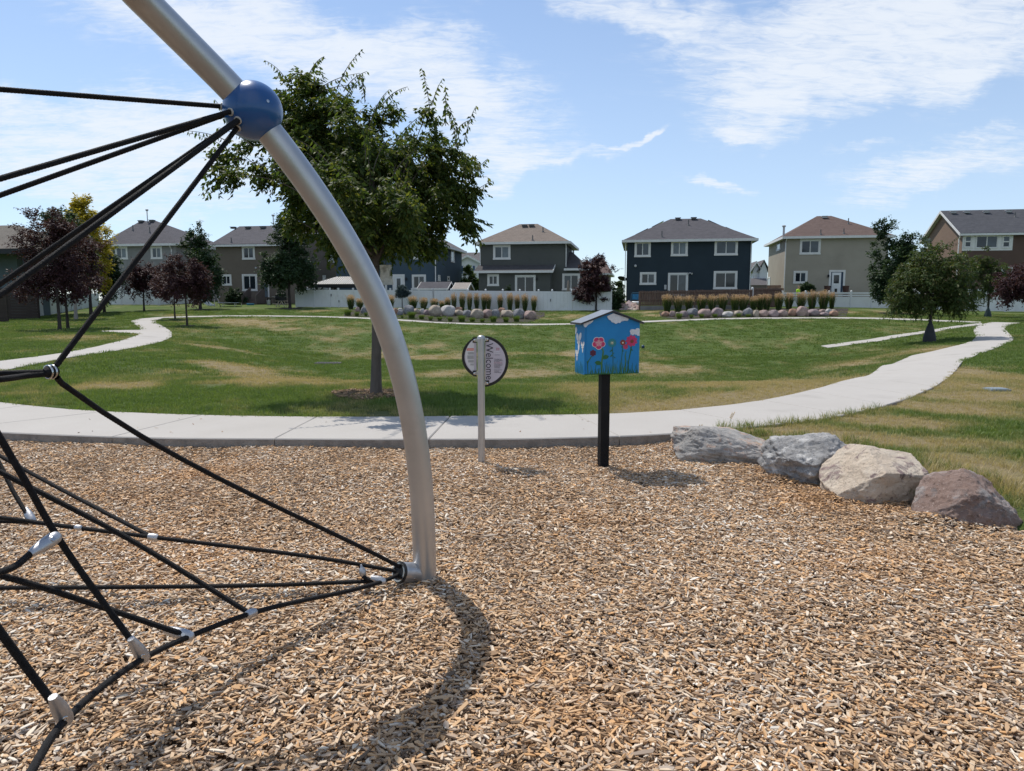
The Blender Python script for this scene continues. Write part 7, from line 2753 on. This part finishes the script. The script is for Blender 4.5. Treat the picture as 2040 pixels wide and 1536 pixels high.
def tussock(px, py, w_, h_, label, group):
    q = G(px, py)
    zc = (q - camo.location).dot(Vector((0, CP, -SP)))
    k_ = zc / F
    o = link('grass_tussock', tus[random.randrange(4)])
    o.location = (q.x, q.y, h1(q.x, q.y) + .05)
    o.scale = (w_ * k_ / .80, w_ * k_ / .80, h_ * k_ / .36)
    o.rotation_euler = (0, 0, random.uniform(0, 6))
    tag(o, label, 'ornamental grass', group)


TG1, TG2 = 'low grass tussocks along the white-fence bed', 'low grass tussocks along the wooden-fence bed'
for i, (px, py, w_, h_) in enumerate([(693, 629.5, 22, 13), (711, 631, 14, 9), (729, 631, 10, 8), (801, 634.5, 10, 5), (820, 635.5, 23, 14), (840, 637, 17, 9), (858, 639.5, 14, 9), (876, 640, 14, 8), (897, 642, 16, 10), (920, 642.5, 23, 14), (941, 643, 17, 10), (961, 643.5, 14, 8), (983, 643, 20, 13), (1008, 643, 18, 11), (1029, 642, 20, 13)]):
    tussock(px, py, w_, h_, 'low green grass tussock, %s in the edge row before the white-fence boulders' % ord_[i], TG1)
for i, (px, py, w_, h_) in enumerate([(1353, 636.5, 17, 12), (1377, 635.3, 11, 8), (1397.5, 634.5, 14, 9), (1424.5, 634, 13, 8), (1471.5, 633, 14, 8), (1490.5, 632.7, 14, 6)]):
    tussock(px, py, w_, h_, 'low green grass tussock, %s in the edge row before the wooden-fence boulders' % ord_[i], TG2)
for i, (px, py, w_, h_, nm) in enumerate([(930, 585, 5, 5, 0)]):
    pass

# pile of small rocks between plum tree and wooden fence
heap = root('rock_pile', gpt(1254, 618, 64), 'heap of pinkish rocks between the plum tree and the wooden fence', 'rock pile')
rr_ = random.Random(9)
pm = {c: rock_mesh('rock', (1, 1, 1), [((.5, -.6, .7), .75), ((-.6, -.4, .5), .8)], 70 + i, rmats[c], sub=2, rough=.08, coarse=.1, power=2.3) for i, c in enumerate(('pink', 'tan', 'mauve'))}
for k in range(58):
    px = 1236 + rr_.random() * 39
    hx = 1 - abs((px - 1254) / 22) ** 2 * .6
    lvl = rr_.random() ** 1.3 * hx
    py = 617.5 - 15 * lvl
    q = atY(px, py, 62.9 + 2.2 * lvl)
    r_ = rr_.uniform(.10, .22) * (1.7 if k < 5 else 1)
    o = link('rock', pm[rr_.choice(('pink', 'tan', 'mauve'))], heap)
    o.location = q - heap.location
    o.scale = (r_ * rr_.uniform(.9, 1.4), r_, r_ * rr_.uniform(.6, .9))
    o.rotation_euler = (rr_.uniform(-.4, .4), rr_.uniform(-.4, .4), rr_.uniform(0, 6))
vs = []
mb = MB()
c_ = gpt(1254, 618, 64.6)
pts = [c_ + Vector((math.cos(a) * 1.0, math.sin(a) * 1.1, -.05)) for a in np.linspace(0, 2 * math.pi, 20, endpoint=False)]
mb.add(pts + [c_ + Vector((0, .4, .75))], [(k, (k + 1) % 20, 20) for k in range(20)])
mb.build('rock_core', rmats['mauve'], heap)
# ================================================================== things in the back yards
M['metalroof'] = mk('gazebo_roof', (.30, .285, .27), (.25, .24, .23), 2, .5, coord='World')
# gazebo with a standing-seam hipped roof
g0 = atY(621, 566, 70)
gz = h1(g0.x, g0.y)
k_ = 70 / F
gaz = root('gazebo', Vector((g0.x + 2.5, g0.y + 1.5, gz)), 'dark gazebo with pale ribbed metal roof behind the white fence', 'gazebo')
W_ = 102 * k_
ze, zr = atY(640, 566, 70).z, atY(670, 551.5, 71.8).z
Pn = lambda s, v, z: Vector((g0.x, g0.y, 0)) + HU * s + HV * v + UP * z
dpt = 3.6
P = [Pn(0, 0, ze), Pn(W_, 0, ze), Pn(W_, dpt, ze), Pn(0, dpt, ze), Pn(W_ * .36, dpt / 2, zr), Pn(W_ * .64, dpt / 2, zr)]
mb = MB(); mb.add(P, [(0, 1, 5, 4), (1, 2, 5), (2, 3, 4, 5), (3, 0, 4), (0, 3, 2, 1)]); gr_ = mb.build('roof', M['metalroof'], gaz)
for i in range(1, 22):
    f_ = i / 22
    s = W_ * f_
    a_ = Pn(s, 0, ze)
    if f_ < .36: b_ = Pn(s, dpt / 2 * f_ / .36, ze + (zr - ze) * f_ / .36)
    elif f_ > .64: b_ = Pn(s, dpt / 2 * (1 - f_) / .36, ze + (zr - ze) * (1 - f_) / .36)
    else: b_ = Pn(s, dpt / 2, zr)
    mb = MB(); mb.bar(a_ + UP * .02, b_ + UP * .02, .035, .05); mb.build('seam', M['metalroof'], gr_)
mb = MB()
for (a, b) in (((.1, .1), (W_ - .1, .1)), ((.1, dpt - .1), (W_ - .1, dpt - .1)), ((.1, .1), (.1, dpt - .1)), ((W_ - .1, .1), (W_ - .1, dpt - .1))):
    mb.bar(Pn(*a, ze - .16), Pn(*b, ze - .16), .08, .28)
mb.build('beam', M['dark'], gaz)
for (s, v) in ((.35, .3), (W_ - .35, .3), (.35, dpt - .3), (W_ - .35, dpt - .3)):
    mb = MB(); mb.box(Pn(s, v, (ze + gz) / 2 - .1), (.18, .18, ze - gz - .02), (HU, HV, UP))
    sg_ = 1 if s < W_ / 2 else -1
    mb.bar(Pn(s, v, ze - .95), Pn(s + sg_ * .65, v, ze - .3), .10, .10)
    mb.build('post', M['dark'], gaz)


def shed(px0, px1, pyr, pye, ri, Y, label, mat, rmat):
    """gabled garden shed seen over the fence, ridge along the fence"""
    p = atY(px0, pye, Y)
    h = House(px0, pye, Y, h1(p.x, p.y), 'shed', label, cat='shed')
    s1, _ = h.front(px1, pye)
    _, ze = h.front(px0, pye)
    (sr0, zr) = h.front(ri, pyr, 1.3)
    h.walls(.15, s1 - .15, .2, 2.6, h.zb - .1, ze + .02, M[mat], gable=zr - .12)
    mb = MB()
    for (v0, v1) in ((1.4, -.05), (1.4, 2.85)):
        mb.prism([h.W(0, v0, zr), h.W(0, v1, ze), h.W(0, v1, ze - .06), h.W(0, v0, zr - .06)], h.u * s1)
    r_ = mb.build('roof', rmat, h.root)
    mb = MB()
    for s in (-.03, s1):
        for (v0, v1) in ((1.4, -.05), (1.4, 2.85)):
            mb.prism([h.W(s, v0, zr + .01), h.W(s, v1, ze + .01), h.W(s, v1, ze - .14), h.W(s, v0, zr - .14)], h.u * .03)
    h.box(mb, -.03, s1 + .03, -.08, -.052, ze - .12, ze + .01)
    mb.build('rake_board', M['trim'], r_)
    mb = MB()
    for s in (.12, s1 - .12): h.box(mb, s - .06, s + .06, .13, .198, h.zb, ze - .02)
    mb.build('corner_board', M['trim'], h.root)


shed(831, 892, 561.5, 575, 840, 69.5, 'grey-roofed navy garden shed behind the white fence by the blue house', 'navytrim', rfn)
shed(900.5, 931.5, 563, 575.8, 904, 69, 'small garden shed with light brown roof behind the white fence', 'deck', shingle('shingle_light', (.24, .21, .185), (.31, .275, .245)))

# folded patio umbrella
q = atY(1132, 585, 67)
q.z = h1(q.x, q.y)
um = root('patio_umbrella', q, 'folded taupe patio umbrella before the charcoal house window', 'umbrella')
zt = atY(1132, 557.5, 67).z
mb = MB(); mb.tube([q, Vector((q.x, q.y, zt))], .025, 8); mb.build('pole', M['deck'], um)
mb = MB(); mb.lathe((q.x, q.y, zt - 1.15), UP, [(0, .13), (.15, .17), (.5, .12), (.9, .09), (1.05, .05), (1.15, .01)], 10); mb.build('canopy', mk('umbrella_cloth', (.24, .20, .165), (.19, .16, .13), 6, .9), um, smooth=True)
mb = MB(); mb.lathe(q - UP * .02, UP, [(0, .28), (.06, .28), (.10, .08), (.3, .05)], 16); mb.build('base', M['dark'], um)


def slat_chair(px, py, Y, face, label, mat='deck', wood=(.30, .24, .19)):
    q = atY(px, py, Y)
    zg = h1(q.x, q.y)
    c = root('patio_chair', Vector((q.x, q.y, zg)), label, 'chair', 'wooden chairs on the back patios')
    X, Yv = (HU, HV) if face else (HV, -HU)
    o = Vector((q.x, q.y, zg))
    mb = MB(); mb.box(o + UP * .42, (.55, .5, .05), (X, Yv, UP)); mb.build('seat', M['chairwood'], c)
    for (a, b) in ((-.25, -.22), (.25, -.22), (-.25, .22), (.25, .22)):
        mb = MB(); mb.bar(o + X * a + Yv * b, o + X * a + Yv * b + UP * (.62 if b < 0 else 1.08), .05, .05, up=X); mb.build('leg', M['chairwood'], c)
    for k in range(4):
        mb = MB(); mb.bar(o + X * (-.18 + .12 * k) + Yv * .23 + UP * .45, o + X * (-.18 + .12 * k) + Yv * .26 + UP * 1.02, .05, .02, up=X); mb.build('slat', M['chairwood'], c)
    mb = MB(); mb.bar(o + X * -.28 + Yv * .25 + UP * 1.05, o + X * .28 + Yv * .25 + UP * 1.05, .03, .09); mb.build('top_rail', M['chairwood'], c)
    for a in (-.27, .27):
        mb = MB(); mb.bar(o + X * a + Yv * -.26 + UP * .63, o + X * a + Yv * .24 + UP * .66, .07, .03); mb.build('armrest', M['chairwood'], c)


M['chairwood'] = mk('pale_chair_wood', (.34, .28, .23), (.27, .22, .18), 5, .8)
slat_chair(1026, 586, 68, True, 'pale slatted wooden chair before the sliding door of the charcoal house')
slat_chair(1040, 586, 68.4, True, 'second pale slatted wooden chair beside the first at the sliding door')
slat_chair(1063, 586, 68, False, 'pale wooden chair turned sideways at the end of the sliding door')
slat_chair(1338, 582, 69, True, 'pale slatted wooden chair before the navy house patio door')
slat_chair(1372, 582, 69, False, 'pale wooden chair turned sideways by the navy house patio door')

# trampoline
q = atY(456.5, 603, 70); zt = q.z
zg = h1(q.x, q.y)
tr = root('trampoline', Vector((q.x, q.y, zg)), 'low round trampoline with grey mat on the lawn before the taupe house', 'trampoline')
Rr = 22.5 * 70 / F
circ = lambda r, z, n=36: [Vector((q.x + r * math.cos(a), q.y + r * math.sin(a), z)) for a in np.linspace(0, 2 * math.pi, n + 1)]
M['tramp'] = mk('trampoline_mat', (.13, .13, .15), None, rough=.6)
mb = MB(); mb.lathe((q.x, q.y, zt - .03), UP, [(0, Rr * .86), (.012, Rr * .86)], 36); mb.build('mat', M['tramp'], tr)
mb = MB(); mb.tube(circ(Rr, zt - .02), .035, 8, caps=False); mb.build('frame', M['bolt'], tr)
mb = MB(); pr_ = circ(Rr * .86, zt); po_ = circ(Rr * 1.02, zt + .02)
mb.add(pr_[:-1] + po_[:-1], [(i, (i + 1) % 36, 36 + (i + 1) % 36, 36 + i) for i in range(36)]); mb.build('pad', M['paneblind'], tr)
for a in np.linspace(.3, 2 * math.pi + .3, 7)[:-1]:
    b0 = Vector((q.x + Rr * math.cos(a), q.y + Rr * math.sin(a), zt - .02))
    mb = MB(); mb.tube([b0, Vector((b0.x, b0.y, h1(b0.x, b0.y) - .03))], .03, 6); mb.build('leg', M['bolt'], tr)

# picnic table
q = atY(561, 607, 68); zg = h1(q.x, q.y)
pt = root('picnic_table', Vector((q.x, q.y, zg)), 'small pale picnic table with benches on the lawn by the taupe house', 'picnic table')
o = Vector((q.x, q.y, zg))
M['palewood'] = mk('pale_wood', (.50, .44, .40), (.42, .37, .33), 5, .8)
for k in range(4):
    mb = MB(); mb.box(o + HV * (-.27 + .18 * k) + UP * .56, (.95, .165, .035), (HU, HV, UP)); mb.build('plank', M['palewood'], pt)
for sg_ in (-1, 1):
    mb = MB(); mb.box(o + HU * sg_ * .62 + UP * .30, (.22, .75, .035), (HU, HV, UP)); mb.build('bench', M['palewood'], pt)
for vv in (-.25, .25):
    for sg_ in (-1, 1):
        mb = MB(); mb.bar(o + HV * vv + HU * sg_ * .12 + UP * .54, o + HV * vv + HU * sg_ * .45 - UP * .02, .06, .04, up=HV); mb.build('leg', M['palewood'], pt)
    mb = MB(); mb.bar(o + HV * (vv + .045) - HU * .65 + UP * .27, o + HV * (vv + .045) + HU * .65 + UP * .27, .04, .06); mb.build('brace', M['palewood'], pt)

# play slide
q = atY(412, 606, 70); zg = h1(q.x, q.y)
o = Vector((q.x, q.y, zg))
sl = root('play_slide', o, 'blue twin garden slide half hidden by the purple plum tree', 'slide')
M['slideblue'] = mk('slide_blue', (.03, .12, .20), None, rough=.35)
M['slidewhite'] = mk('slide_white', (.62, .64, .66), None, rough=.4)
for dy in (-.25, .25):
    mb = MB()
    prof = [(-.75, 1.05), (-.3, .62), (.1, .27), (.35, .14), (.62, .12)]
    for (x0, z0), (x1, z1) in zip(prof, prof[1:]):
        mb.bar(o + HU * x0 + HV * dy + UP * z0, o + HU * x1 + HV * dy + UP * z1, .36, .035)
    mb.build('chute', M['slideblue'], sl)
    for s_ in (-.2, .2):
        mb = MB()
        for (x0, z0), (x1, z1) in zip(prof, prof[1:]):
            mb.bar(o + HU * x0 + HV * (dy + s_) + UP * (z0 + .06), o + HU * x1 + HV * (dy + s_) + UP * (z1 + .06), .03, .12)
        mb.build('side_rail', M['slidewhite'], sl)
mb = MB()
mb.bar(o + HU * -.75 + UP * 1.9, o + HU * .75 + UP * 1.9, .08, .08)
for x0, x1 in ((.75, 1.15), (-.75, -1.15)):
    for v_ in (-.5, .5): mb.bar(o + HU * x0 + UP * 1.9, o + HU * x1 + HV * v_ - UP * .03, .07, .07)
mb.build('swing_frame', M['palewood'], sl)

# grill, bucket, paddling pool, patio table by the steps
q = atY(560, 606, 73); zg = h1(q.x, q.y); o = Vector((q.x, q.y, zg))
gl = root('barbecue', o, 'black barbecue grill with silver lid edge beside the back steps', 'barbecue')
mb = MB(); mb.box(o + UP * .42, (.95, .5, .78), (HU, HV, UP)); mb.build('cabinet', M['dark'], gl)
mb = MB()
mb.prism([o - HU * .45 + HV * y_ + UP * z_ for (y_, z_) in ((-.28, .83), (-.24, 1.05), (-.08, 1.2), (.15, 1.2), (.26, 1.0), (.26, .83))], HU * .9); mb.build('lid', M['black_post'], gl)
mb = MB(); mb.bar(o - HU * .33 - HV * .32 + UP * 1.0, o + HU * .33 - HV * .32 + UP * 1.0, .04, .05); mb.build('handle', M['bolt'], gl)
for sg_ in (-1, 1):
    mb = MB(); mb.box(o + HU * sg_ * .68 + UP * .82, (.38, .45, .04), (HU, HV, UP)); mb.build('side_shelf', M['bolt'], gl)
q = atY(536, 606, 73); zg = h1(q.x, q.y)
mb = MB(); mb.lathe((q.x, q.y, zg - .02), UP, [(0, .17), (.03, .18), (.46, .20), (.47, .21), (.50, .21), (.50, .05), (.54, .03)], 16)
tag(mb.build('bucket', M['slidewhite'], smooth=True), 'white lidded bucket standing at the foot of the back steps', 'bucket')
q = atY(499, 605.5, 73); zg = h1(q.x, q.y)
mb = MB(); mb.lathe((q.x, q.y, zg - .02), UP, [(0, .33), (.06, .37), (.16, .38), (.20, .35), (.16, .31), (.05, .29)], 20)
tag(mb.build('paddling_pool', mk('pool_blue', (.03, .16, .26), None, rough=.4), smooth=True), 'small blue paddling pool on the grass below the window', 'paddling pool')
q = atY(543, 605, 72.4); zg = h1(q.x, q.y); o = Vector((q.x, q.y, zg))
tb = root('patio_table', o, 'dark low patio table between the steps and the barbecue', 'table')
mb = MB(); mb.box(o + UP * .68, (.8, .7, .05), (HU, HV, UP)); mb.build('top', M['dark'], tb)
for (a, b_) in ((-.34, -.3), (.34, -.3), (-.34, .3), (.34, .3)):
    mb = MB(); mb.bar(o + HU * a + HV * b_ - UP * .02, o + HU * a + HV * b_ + UP * .66, .05, .05, up=HU); mb.build('leg', M['dark'], tb)

# satellite dish on the corner of the navy house
q = atY(1239.5, 557, 75.5)
sd_ = root('satellite_dish', Vector((q.x, q.y, h1(q.x, q.y))), 'dark satellite dish on a pole beside the navy house', 'satellite dish')
mb = MB(); mb.tube([Vector((q.x, q.y, h1(q.x, q.y))), q - UP * .3, q - UP * .1 + HV * .1], .045, 8); mb.build('pole', M['dark'], sd_)
mb = MB(); ax_ = Vector((.25, .3, .75)).normalized(); mb.lathe(q, ax_, [(-.02, .06), (0, .22), (.06, .42), (.12, .50), (.13, .50), (.08, .42), (.02, .2)], 24); mb.build('dish', M['dark'], sd_, smooth=True)
mb = MB(); mb.tube([q + ax_ * .02, q + ax_ * .5 + HU * .1], .02, 6); mb.build('arm', M['dark'], sd_)

# folding lounger and tub at the end of the wooden fence
q = atY(1264, 599, 67.5); zg = h1(q.x, q.y)
o = Vector((q.x, q.y, q.z))
lo = root('lounge_chair', Vector((q.x, q.y, zg)), 'blue folding lounge chair leaning by the end of the wooden fence', 'chair')
mb = MB()
fr_ = [o + HU * a + UP * b + HV * c for (a, b, c) in ((-.36, -.45, 0), (-.30, .55, .25), (-.22, .72, .3), (.40, .72, .3), (.46, .6, .28), (.44, -.45, 0))]
mb.tube(fr_, .028, 8)
mb.build('frame', M['slideblue'], lo)
mb = MB(); mb.add([o + HU * -.22 + UP * .1 + HV * .14, o + HU * .36 + UP * .1 + HV * .14, o + HU * .36 + UP * .62 + HV * .27, o + HU * -.20 + UP * .62 + HV * .27], [(0, 1, 2, 3)]); mb.build('sling', mk('sling_blue', (.03, .20, .36), (.02, .12, .24), 8, .7), lo)
for a in (-.36, .44):
    mb = MB(); mb.bar(o + HU * a - UP * .45, Vector(((o + HU * a - HV * .4).x, (o + HU * a - HV * .4).y, zg - .02)), .04, .04); mb.build('leg', M['bolt'], lo)
q = atY(1266, 603, 66); zg = h1(q.x, q.y)
bb = root('propane_tank', Vector((q.x, q.y, zg)), 'white propane tank on a blue stand at the end of the wooden fence', 'tank')
mb = MB(); mb.lathe(q - HU * .42 - UP * .05, HU, [(0, .02), (.06, .12), (.14, .18), (.70, .18), (.78, .12), (.84, .02)], 18); mb.build('body', M['slidewhite'], bb, smooth=True)
mb = MB(); c_ = (q - UP * .24); mb.box(Vector((c_.x, c_.y, (c_.z + zg) / 2)), (.42, .32, max(c_.z - zg, .15)), (HU, HV, UP)); mb.build('stand', mk('stand_blue', (.015, .03, .16), None, rough=.5), bb)

# two reddish planters at the beige house door
for (px, lb) in ((1647.5, 'brown stacked planter at the lamp side of the beige house door'), (1684.5, 'brown stacked planter at the far side of the beige house door')):
    q = atY(px, 584, 74.2); zg = h1(q.x, q.y); zt = atY(px, 569, 74.2).z
    mb = MB(); mb.lathe((q.x, q.y, zg - .02), UP, [(0, .22), (.3, .27), (.32, .22), (zt - zg - .1, .30), (zt - zg, .33), (zt - zg, .27), (zt - zg - .08, .25)], 16)
    tag(mb.build('planter', mk('planter_brown', (.075, .035, .03), None, rough=.7), smooth=True), lb, 'planter', 'planters at the beige house door')

# stack of brown boards and a cable spool by the beige side yard
q = atY(1541, 573, 72); zg = h1(q.x, q.y)
for k, (w_, dz, lb) in enumerate(((1.7, 0, 'lower brown board box of the stack beside the white gate post'), (1.2, .28, 'upper brown board box of the stack beside the white gate post'))):
    mb = MB(); mb.box((q.x, q.y, q.z - .18 + dz), (w_, .7, .26 if k else .26), (HU, HV, UP)); 
    for j in range(4): mb.box(Vector((q.x, q.y, q.z - .18 + dz)) + HU * (w_ * (-.42 + .28 * j)) - HV * .36, (w_ * .24, .02, .24), (HU, HV, UP))
    if not k: mb.box((q.x, q.y, (q.z - .32 + zg) / 2), (.9, .5, q.z - .32 - zg), (HU, HV, UP))
    tag(mb.build('wooden_crate', mk('crate_wood', (.26, .15, .09), (.20, .12, .08), 4, .8)), lb, 'crate', 'brown crates beside the beige house')

# person in a high-visibility shirt behind the open-rail fence
q = atY(1588.5, 600, 71.5)
zg = h1(q.x, q.y)
zh = atY(1590, 569.5, 71.5).z
base = Vector((q.x, q.y, zg))
Hh = zh - zg
me = bpy.data.meshes.new('person')
J = {'pelvis': (0, 0, .52), 'spine': (0, -.01, .62), 'chest': (.01, -.015, .74), 'neck': (.03, -.02, .845), 'head': (.045, -.035, .90), 'crown': (.05, -.03, .965),
     'hl': (-.052, 0, .50), 'kl': (-.06, -.015, .27), 'fl': (-.06, .01, .045), 'tl': (-.065, -.07, .018), 'hr': (.052, 0, .50), 'kr': (.062, -.02, .27), 'fr': (.06, .02, .045), 'tr': (.065, -.06, .018),
     'sl': (-.105, -.01, .795), 'el': (-.14, -.03, .64), 'wl': (-.10, -.11, .54), 'ml': (-.085, -.145, .51), 'sr': (.11, -.01, .795), 'er': (.15, -.02, .64), 'wr': (.11, -.10, .55), 'mr': (.095, -.135, .52)}
Rd = {'pelvis': .075, 'spine': .072, 'chest': .088, 'neck': .032, 'head': .055, 'crown': .042, 'hl': .058, 'kl': .038, 'fl': .026, 'tl': .02, 'hr': .058, 'kr': .038, 'fr': .026, 'tr': .02, 'sl': .040, 'el': .028, 'wl': .02, 'ml': .024, 'sr': .040, 'er': .028, 'wr': .02, 'mr': .024}
names = list(J)
Ed = [('pelvis', 'spine'), ('spine', 'chest'), ('chest', 'neck'), ('neck', 'head'), ('head', 'crown'), ('pelvis', 'hl'), ('hl', 'kl'), ('kl', 'fl'), ('fl', 'tl'), ('pelvis', 'hr'), ('hr', 'kr'), ('kr', 'fr'), ('fr', 'tr'), ('chest', 'sl'), ('sl', 'el'), ('el', 'wl'), ('wl', 'ml'), ('chest', 'sr'), ('sr', 'er'), ('er', 'wr'), ('wr', 'mr')]
me.from_pydata([tuple(x * Hh for x in J[n]) for n in names], [(names.index(a), names.index(b)) for a, b in Ed], [])
po = bpy.data.objects.new('person', me)
COL.objects.link(po)
sk = po.modifiers.new('skin', 'SKIN')
for i, n in enumerate(names):
    me.skin_vertices[0].data[i].radius = (Rd[n] * Hh, Rd[n] * Hh * (.75 if n in ('chest', 'spine', 'pelvis') else 1))
    me.skin_vertices[0].data[i].use_root = n == 'pelvis'
ss = po.modifiers.new('sub', 'SUBSURF'); ss.levels = 2; ss.render_levels = 2
dg = bpy.context.evaluated_depsgraph_get(); dg.update()
pm_ = bpy.data.meshes.new_from_object(po.evaluated_get(dg))
bpy.data.objects.remove(po)
pm_.materials.clear()
for nm, c_ in (('trousers', (.03, .035, .05)), ('hivis_shirt', (.42, .75, .02)), ('skin', (.42, .25, .18))):
    pm_.materials.append(mk(nm, c_, tuple(x * .85 for x in c_), 6, .8))
for f_ in pm_.polygons:
    z_ = f_.center.z / Hh
    f_.material_index = 2 if (z_ > .83 or (f_.center.y < -.085 * Hh and .45 < z_ < .6)) else 1 if z_ > .50 else 0
    f_.use_smooth = True
pr = link('person', pm_)
pr.location = base
pr.rotation_euler = (0, 0, R(35))
tag(pr, 'person in a lime yellow shirt and cap stooping behind the open-rail white fence', 'person')
mb = MB()
hp = base + Matrix.Rotation(R(35), 3, 'Z') @ (Vector(J['crown']) * Hh)
mb.lathe(hp - UP * .035, UP, [(0, .112), (.05, .108), (.09, .07), (.105, .02)], 16)
mb.box(hp + Matrix.Rotation(R(35), 3, 'Z') @ Vector((0, -.15, -.02)), (.14, .12, .018))
mb.build('cap', mk('cap_cloth', (.25, .17, .10), None, rough=.9), pr, smooth=True)

# ================================================================== small things on the lawn
q = G(1281, 694)
mb = MB()
zc = (q - camo.location).length
r_ = 3.3 * zc / F
mb.lathe((q.x, q.y, h1(q.x, q.y) + .0), UP, [(r_ - math.cos(a) * r_, max(math.sin(a) * r_, .002)) for a in np.linspace(0, math.pi, 16)], 24)
tag(mb.build('ball', mk('ball_blue', (.012, .035, .075), (.02, .06, .11), 4, .4), smooth=True), 'small dark blue ball lying on the grass beyond the library box', 'ball')
q = G(1985, 777)
mb = MB(); mb.box((q.x, q.y, h1(q.x, q.y) + .0), (.34, .26, .05)); mb.box((q.x, q.y, h1(q.x, q.y) + .03), (.29, .21, .012))
tag(mb.build('valve_cover', mk('valve_cover_plastic', (.20, .24, .27), None, rough=.5), bevel=.006), 'flat blue-grey irrigation valve cover set in the dry grass', 'valve cover')
q0, q1 = G(629, 724.5), G(678, 724.5)
mb = MB(); mid = (q0 + q1) / 2; zz = h1(mid.x, mid.y)
mb.box((mid.x, mid.y, zz + .0), ((q1 - q0).length, .5, .10))
dr_ = mb.build('drain', M['curb'])
tag(dr_, 'low concrete storm drain curb in the basin lawn', 'drain')
mb = MB()
for k in range(9): mb.box((mid.x + (q1 - q0).length * (-.42 + .105 * k), mid.y - .02, zz + .056), (.09, .34, .012))
mb.build('grate', M['dark'], dr_)

# straw and long grass between the last boulders, seed heads by the path corner
st_m = [tuft_mesh(60 + i, 30, .12, .10, .24, .005, 1.1) for i in range(3)]
px_s = [(1838, 965), (1850, 950), (1862, 960), (1870, 978), (1845, 985), (1880, 950), (1890, 965), (1860, 940), (1905, 960), (1705, 905), (1715, 915), (1540, 905), (2030, 1000), (2010, 985), (1980, 975), (1945, 965)]
P_ = []
for (px, py) in px_s:
    for _ in range(5):
        g_ = Z0(px + random.uniform(-10, 10), py + random.uniform(-6, 6), .06)
        P_.append((g_.x, g_.y, .02))
P_ = np.array(P_)
n = len(P_)
scatter('straw', P_, np.c_[np.zeros(n), np.zeros(n), RNG.uniform(0, 6, n)], np.ones((n, 3)) * RNG.uniform(.6, 1.2, n)[:, None], RNG.integers(0, 3, n), {'dry': np.full(n, 1.0)}, st_m)
P_ = []
for (a, b_) in [((1432, 868), (1540, 866)), ((1540, 880), (1620, 876)), ((1680, 880), (1740, 895)), ((1740, 900), (1840, 925)), ((1860, 930), (1990, 965)), ((1430, 856), (1600, 843)), ((1600, 843), (1750, 814))]:
    for k in range(44):
        t_ = random.random()
        g_ = Z0(a[0] + (b_[0] - a[0]) * t_, a[1] + (b_[1] - a[1]) * t_ + random.uniform(-3, 4), .09)
        P_.append((g_.x, g_.y, .075))
P_ = np.array(P_)
n = len(P_)
lg_ = [tuft_mesh(70 + i, 22, .07, .05, .14, .005, .8) for i in range(4)]
s_ = RNG.uniform(.5, 1.15, n)
scatter('edge_grass', P_, np.c_[np.zeros(n), np.zeros(n), RNG.uniform(0, 6, n)], np.c_[s_, s_, s_], RNG.integers(0, 4, n), {'dry': RNG.uniform(0, .6, n)}, lg_)
for (px, py, tx, ty, lb) in ((1449, 846, 1462, 824, 'tall grass seed head leaning at the path corner behind the long grey boulder'), (1390, 862, 1397, 849, 'short curled dry grass stem above the long grey boulder')):
    a = Z0(px, py, .09); zc = (a - camo.location).dot(Vector((0, CP, -SP)))
    t_ = at(tx, ty, zc)
    w_ = root('wild_grass', a, lb, 'grass stem')
    pts = [a.lerp(t_, i / 6) + Vector((.012 * math.sin(i), 0, 0)) for i in range(7)]
    mb = MB(); mb.tube(pts, .0022, 5); mb.build('stem', M['reed_green'], w_)
    mb = MB()
    for i in range(9):
        p_ = pts[3].lerp(pts[6], i / 8)
        sg_ = -1 if i % 2 else 1
        mb.add([p_, p_ + Vector((sg_ * .02, 0, .012)), p_ + Vector((sg_ * .012, 0, .026))], [(0, 1, 2)])
    mb.build('seed_head', M['plume'], w_)
# a scatter of leaves and grit on the concrete
P_ = []
for _ in range(26):
    px, py = random.uniform(120, 1500), random.uniform(834, 864)
    g_ = G(px, py, .018)
    P_.append((g_.x, g_.y, g_.z + .006))
P_ = np.array(P_); n = len(P_)
scatter('path_litter', P_, np.c_[RNG.normal(0, .3, n), RNG.normal(0, .3, n), RNG.uniform(0, 6, n)], np.c_[RNG.uniform(.012, .035, n), RNG.uniform(.006, .014, n), np.full(n, .003)], RNG.integers(0, 12, n), {'tone': RNG.uniform(0, .25, n)}, [chip_mesh(i) for i in range(12)])
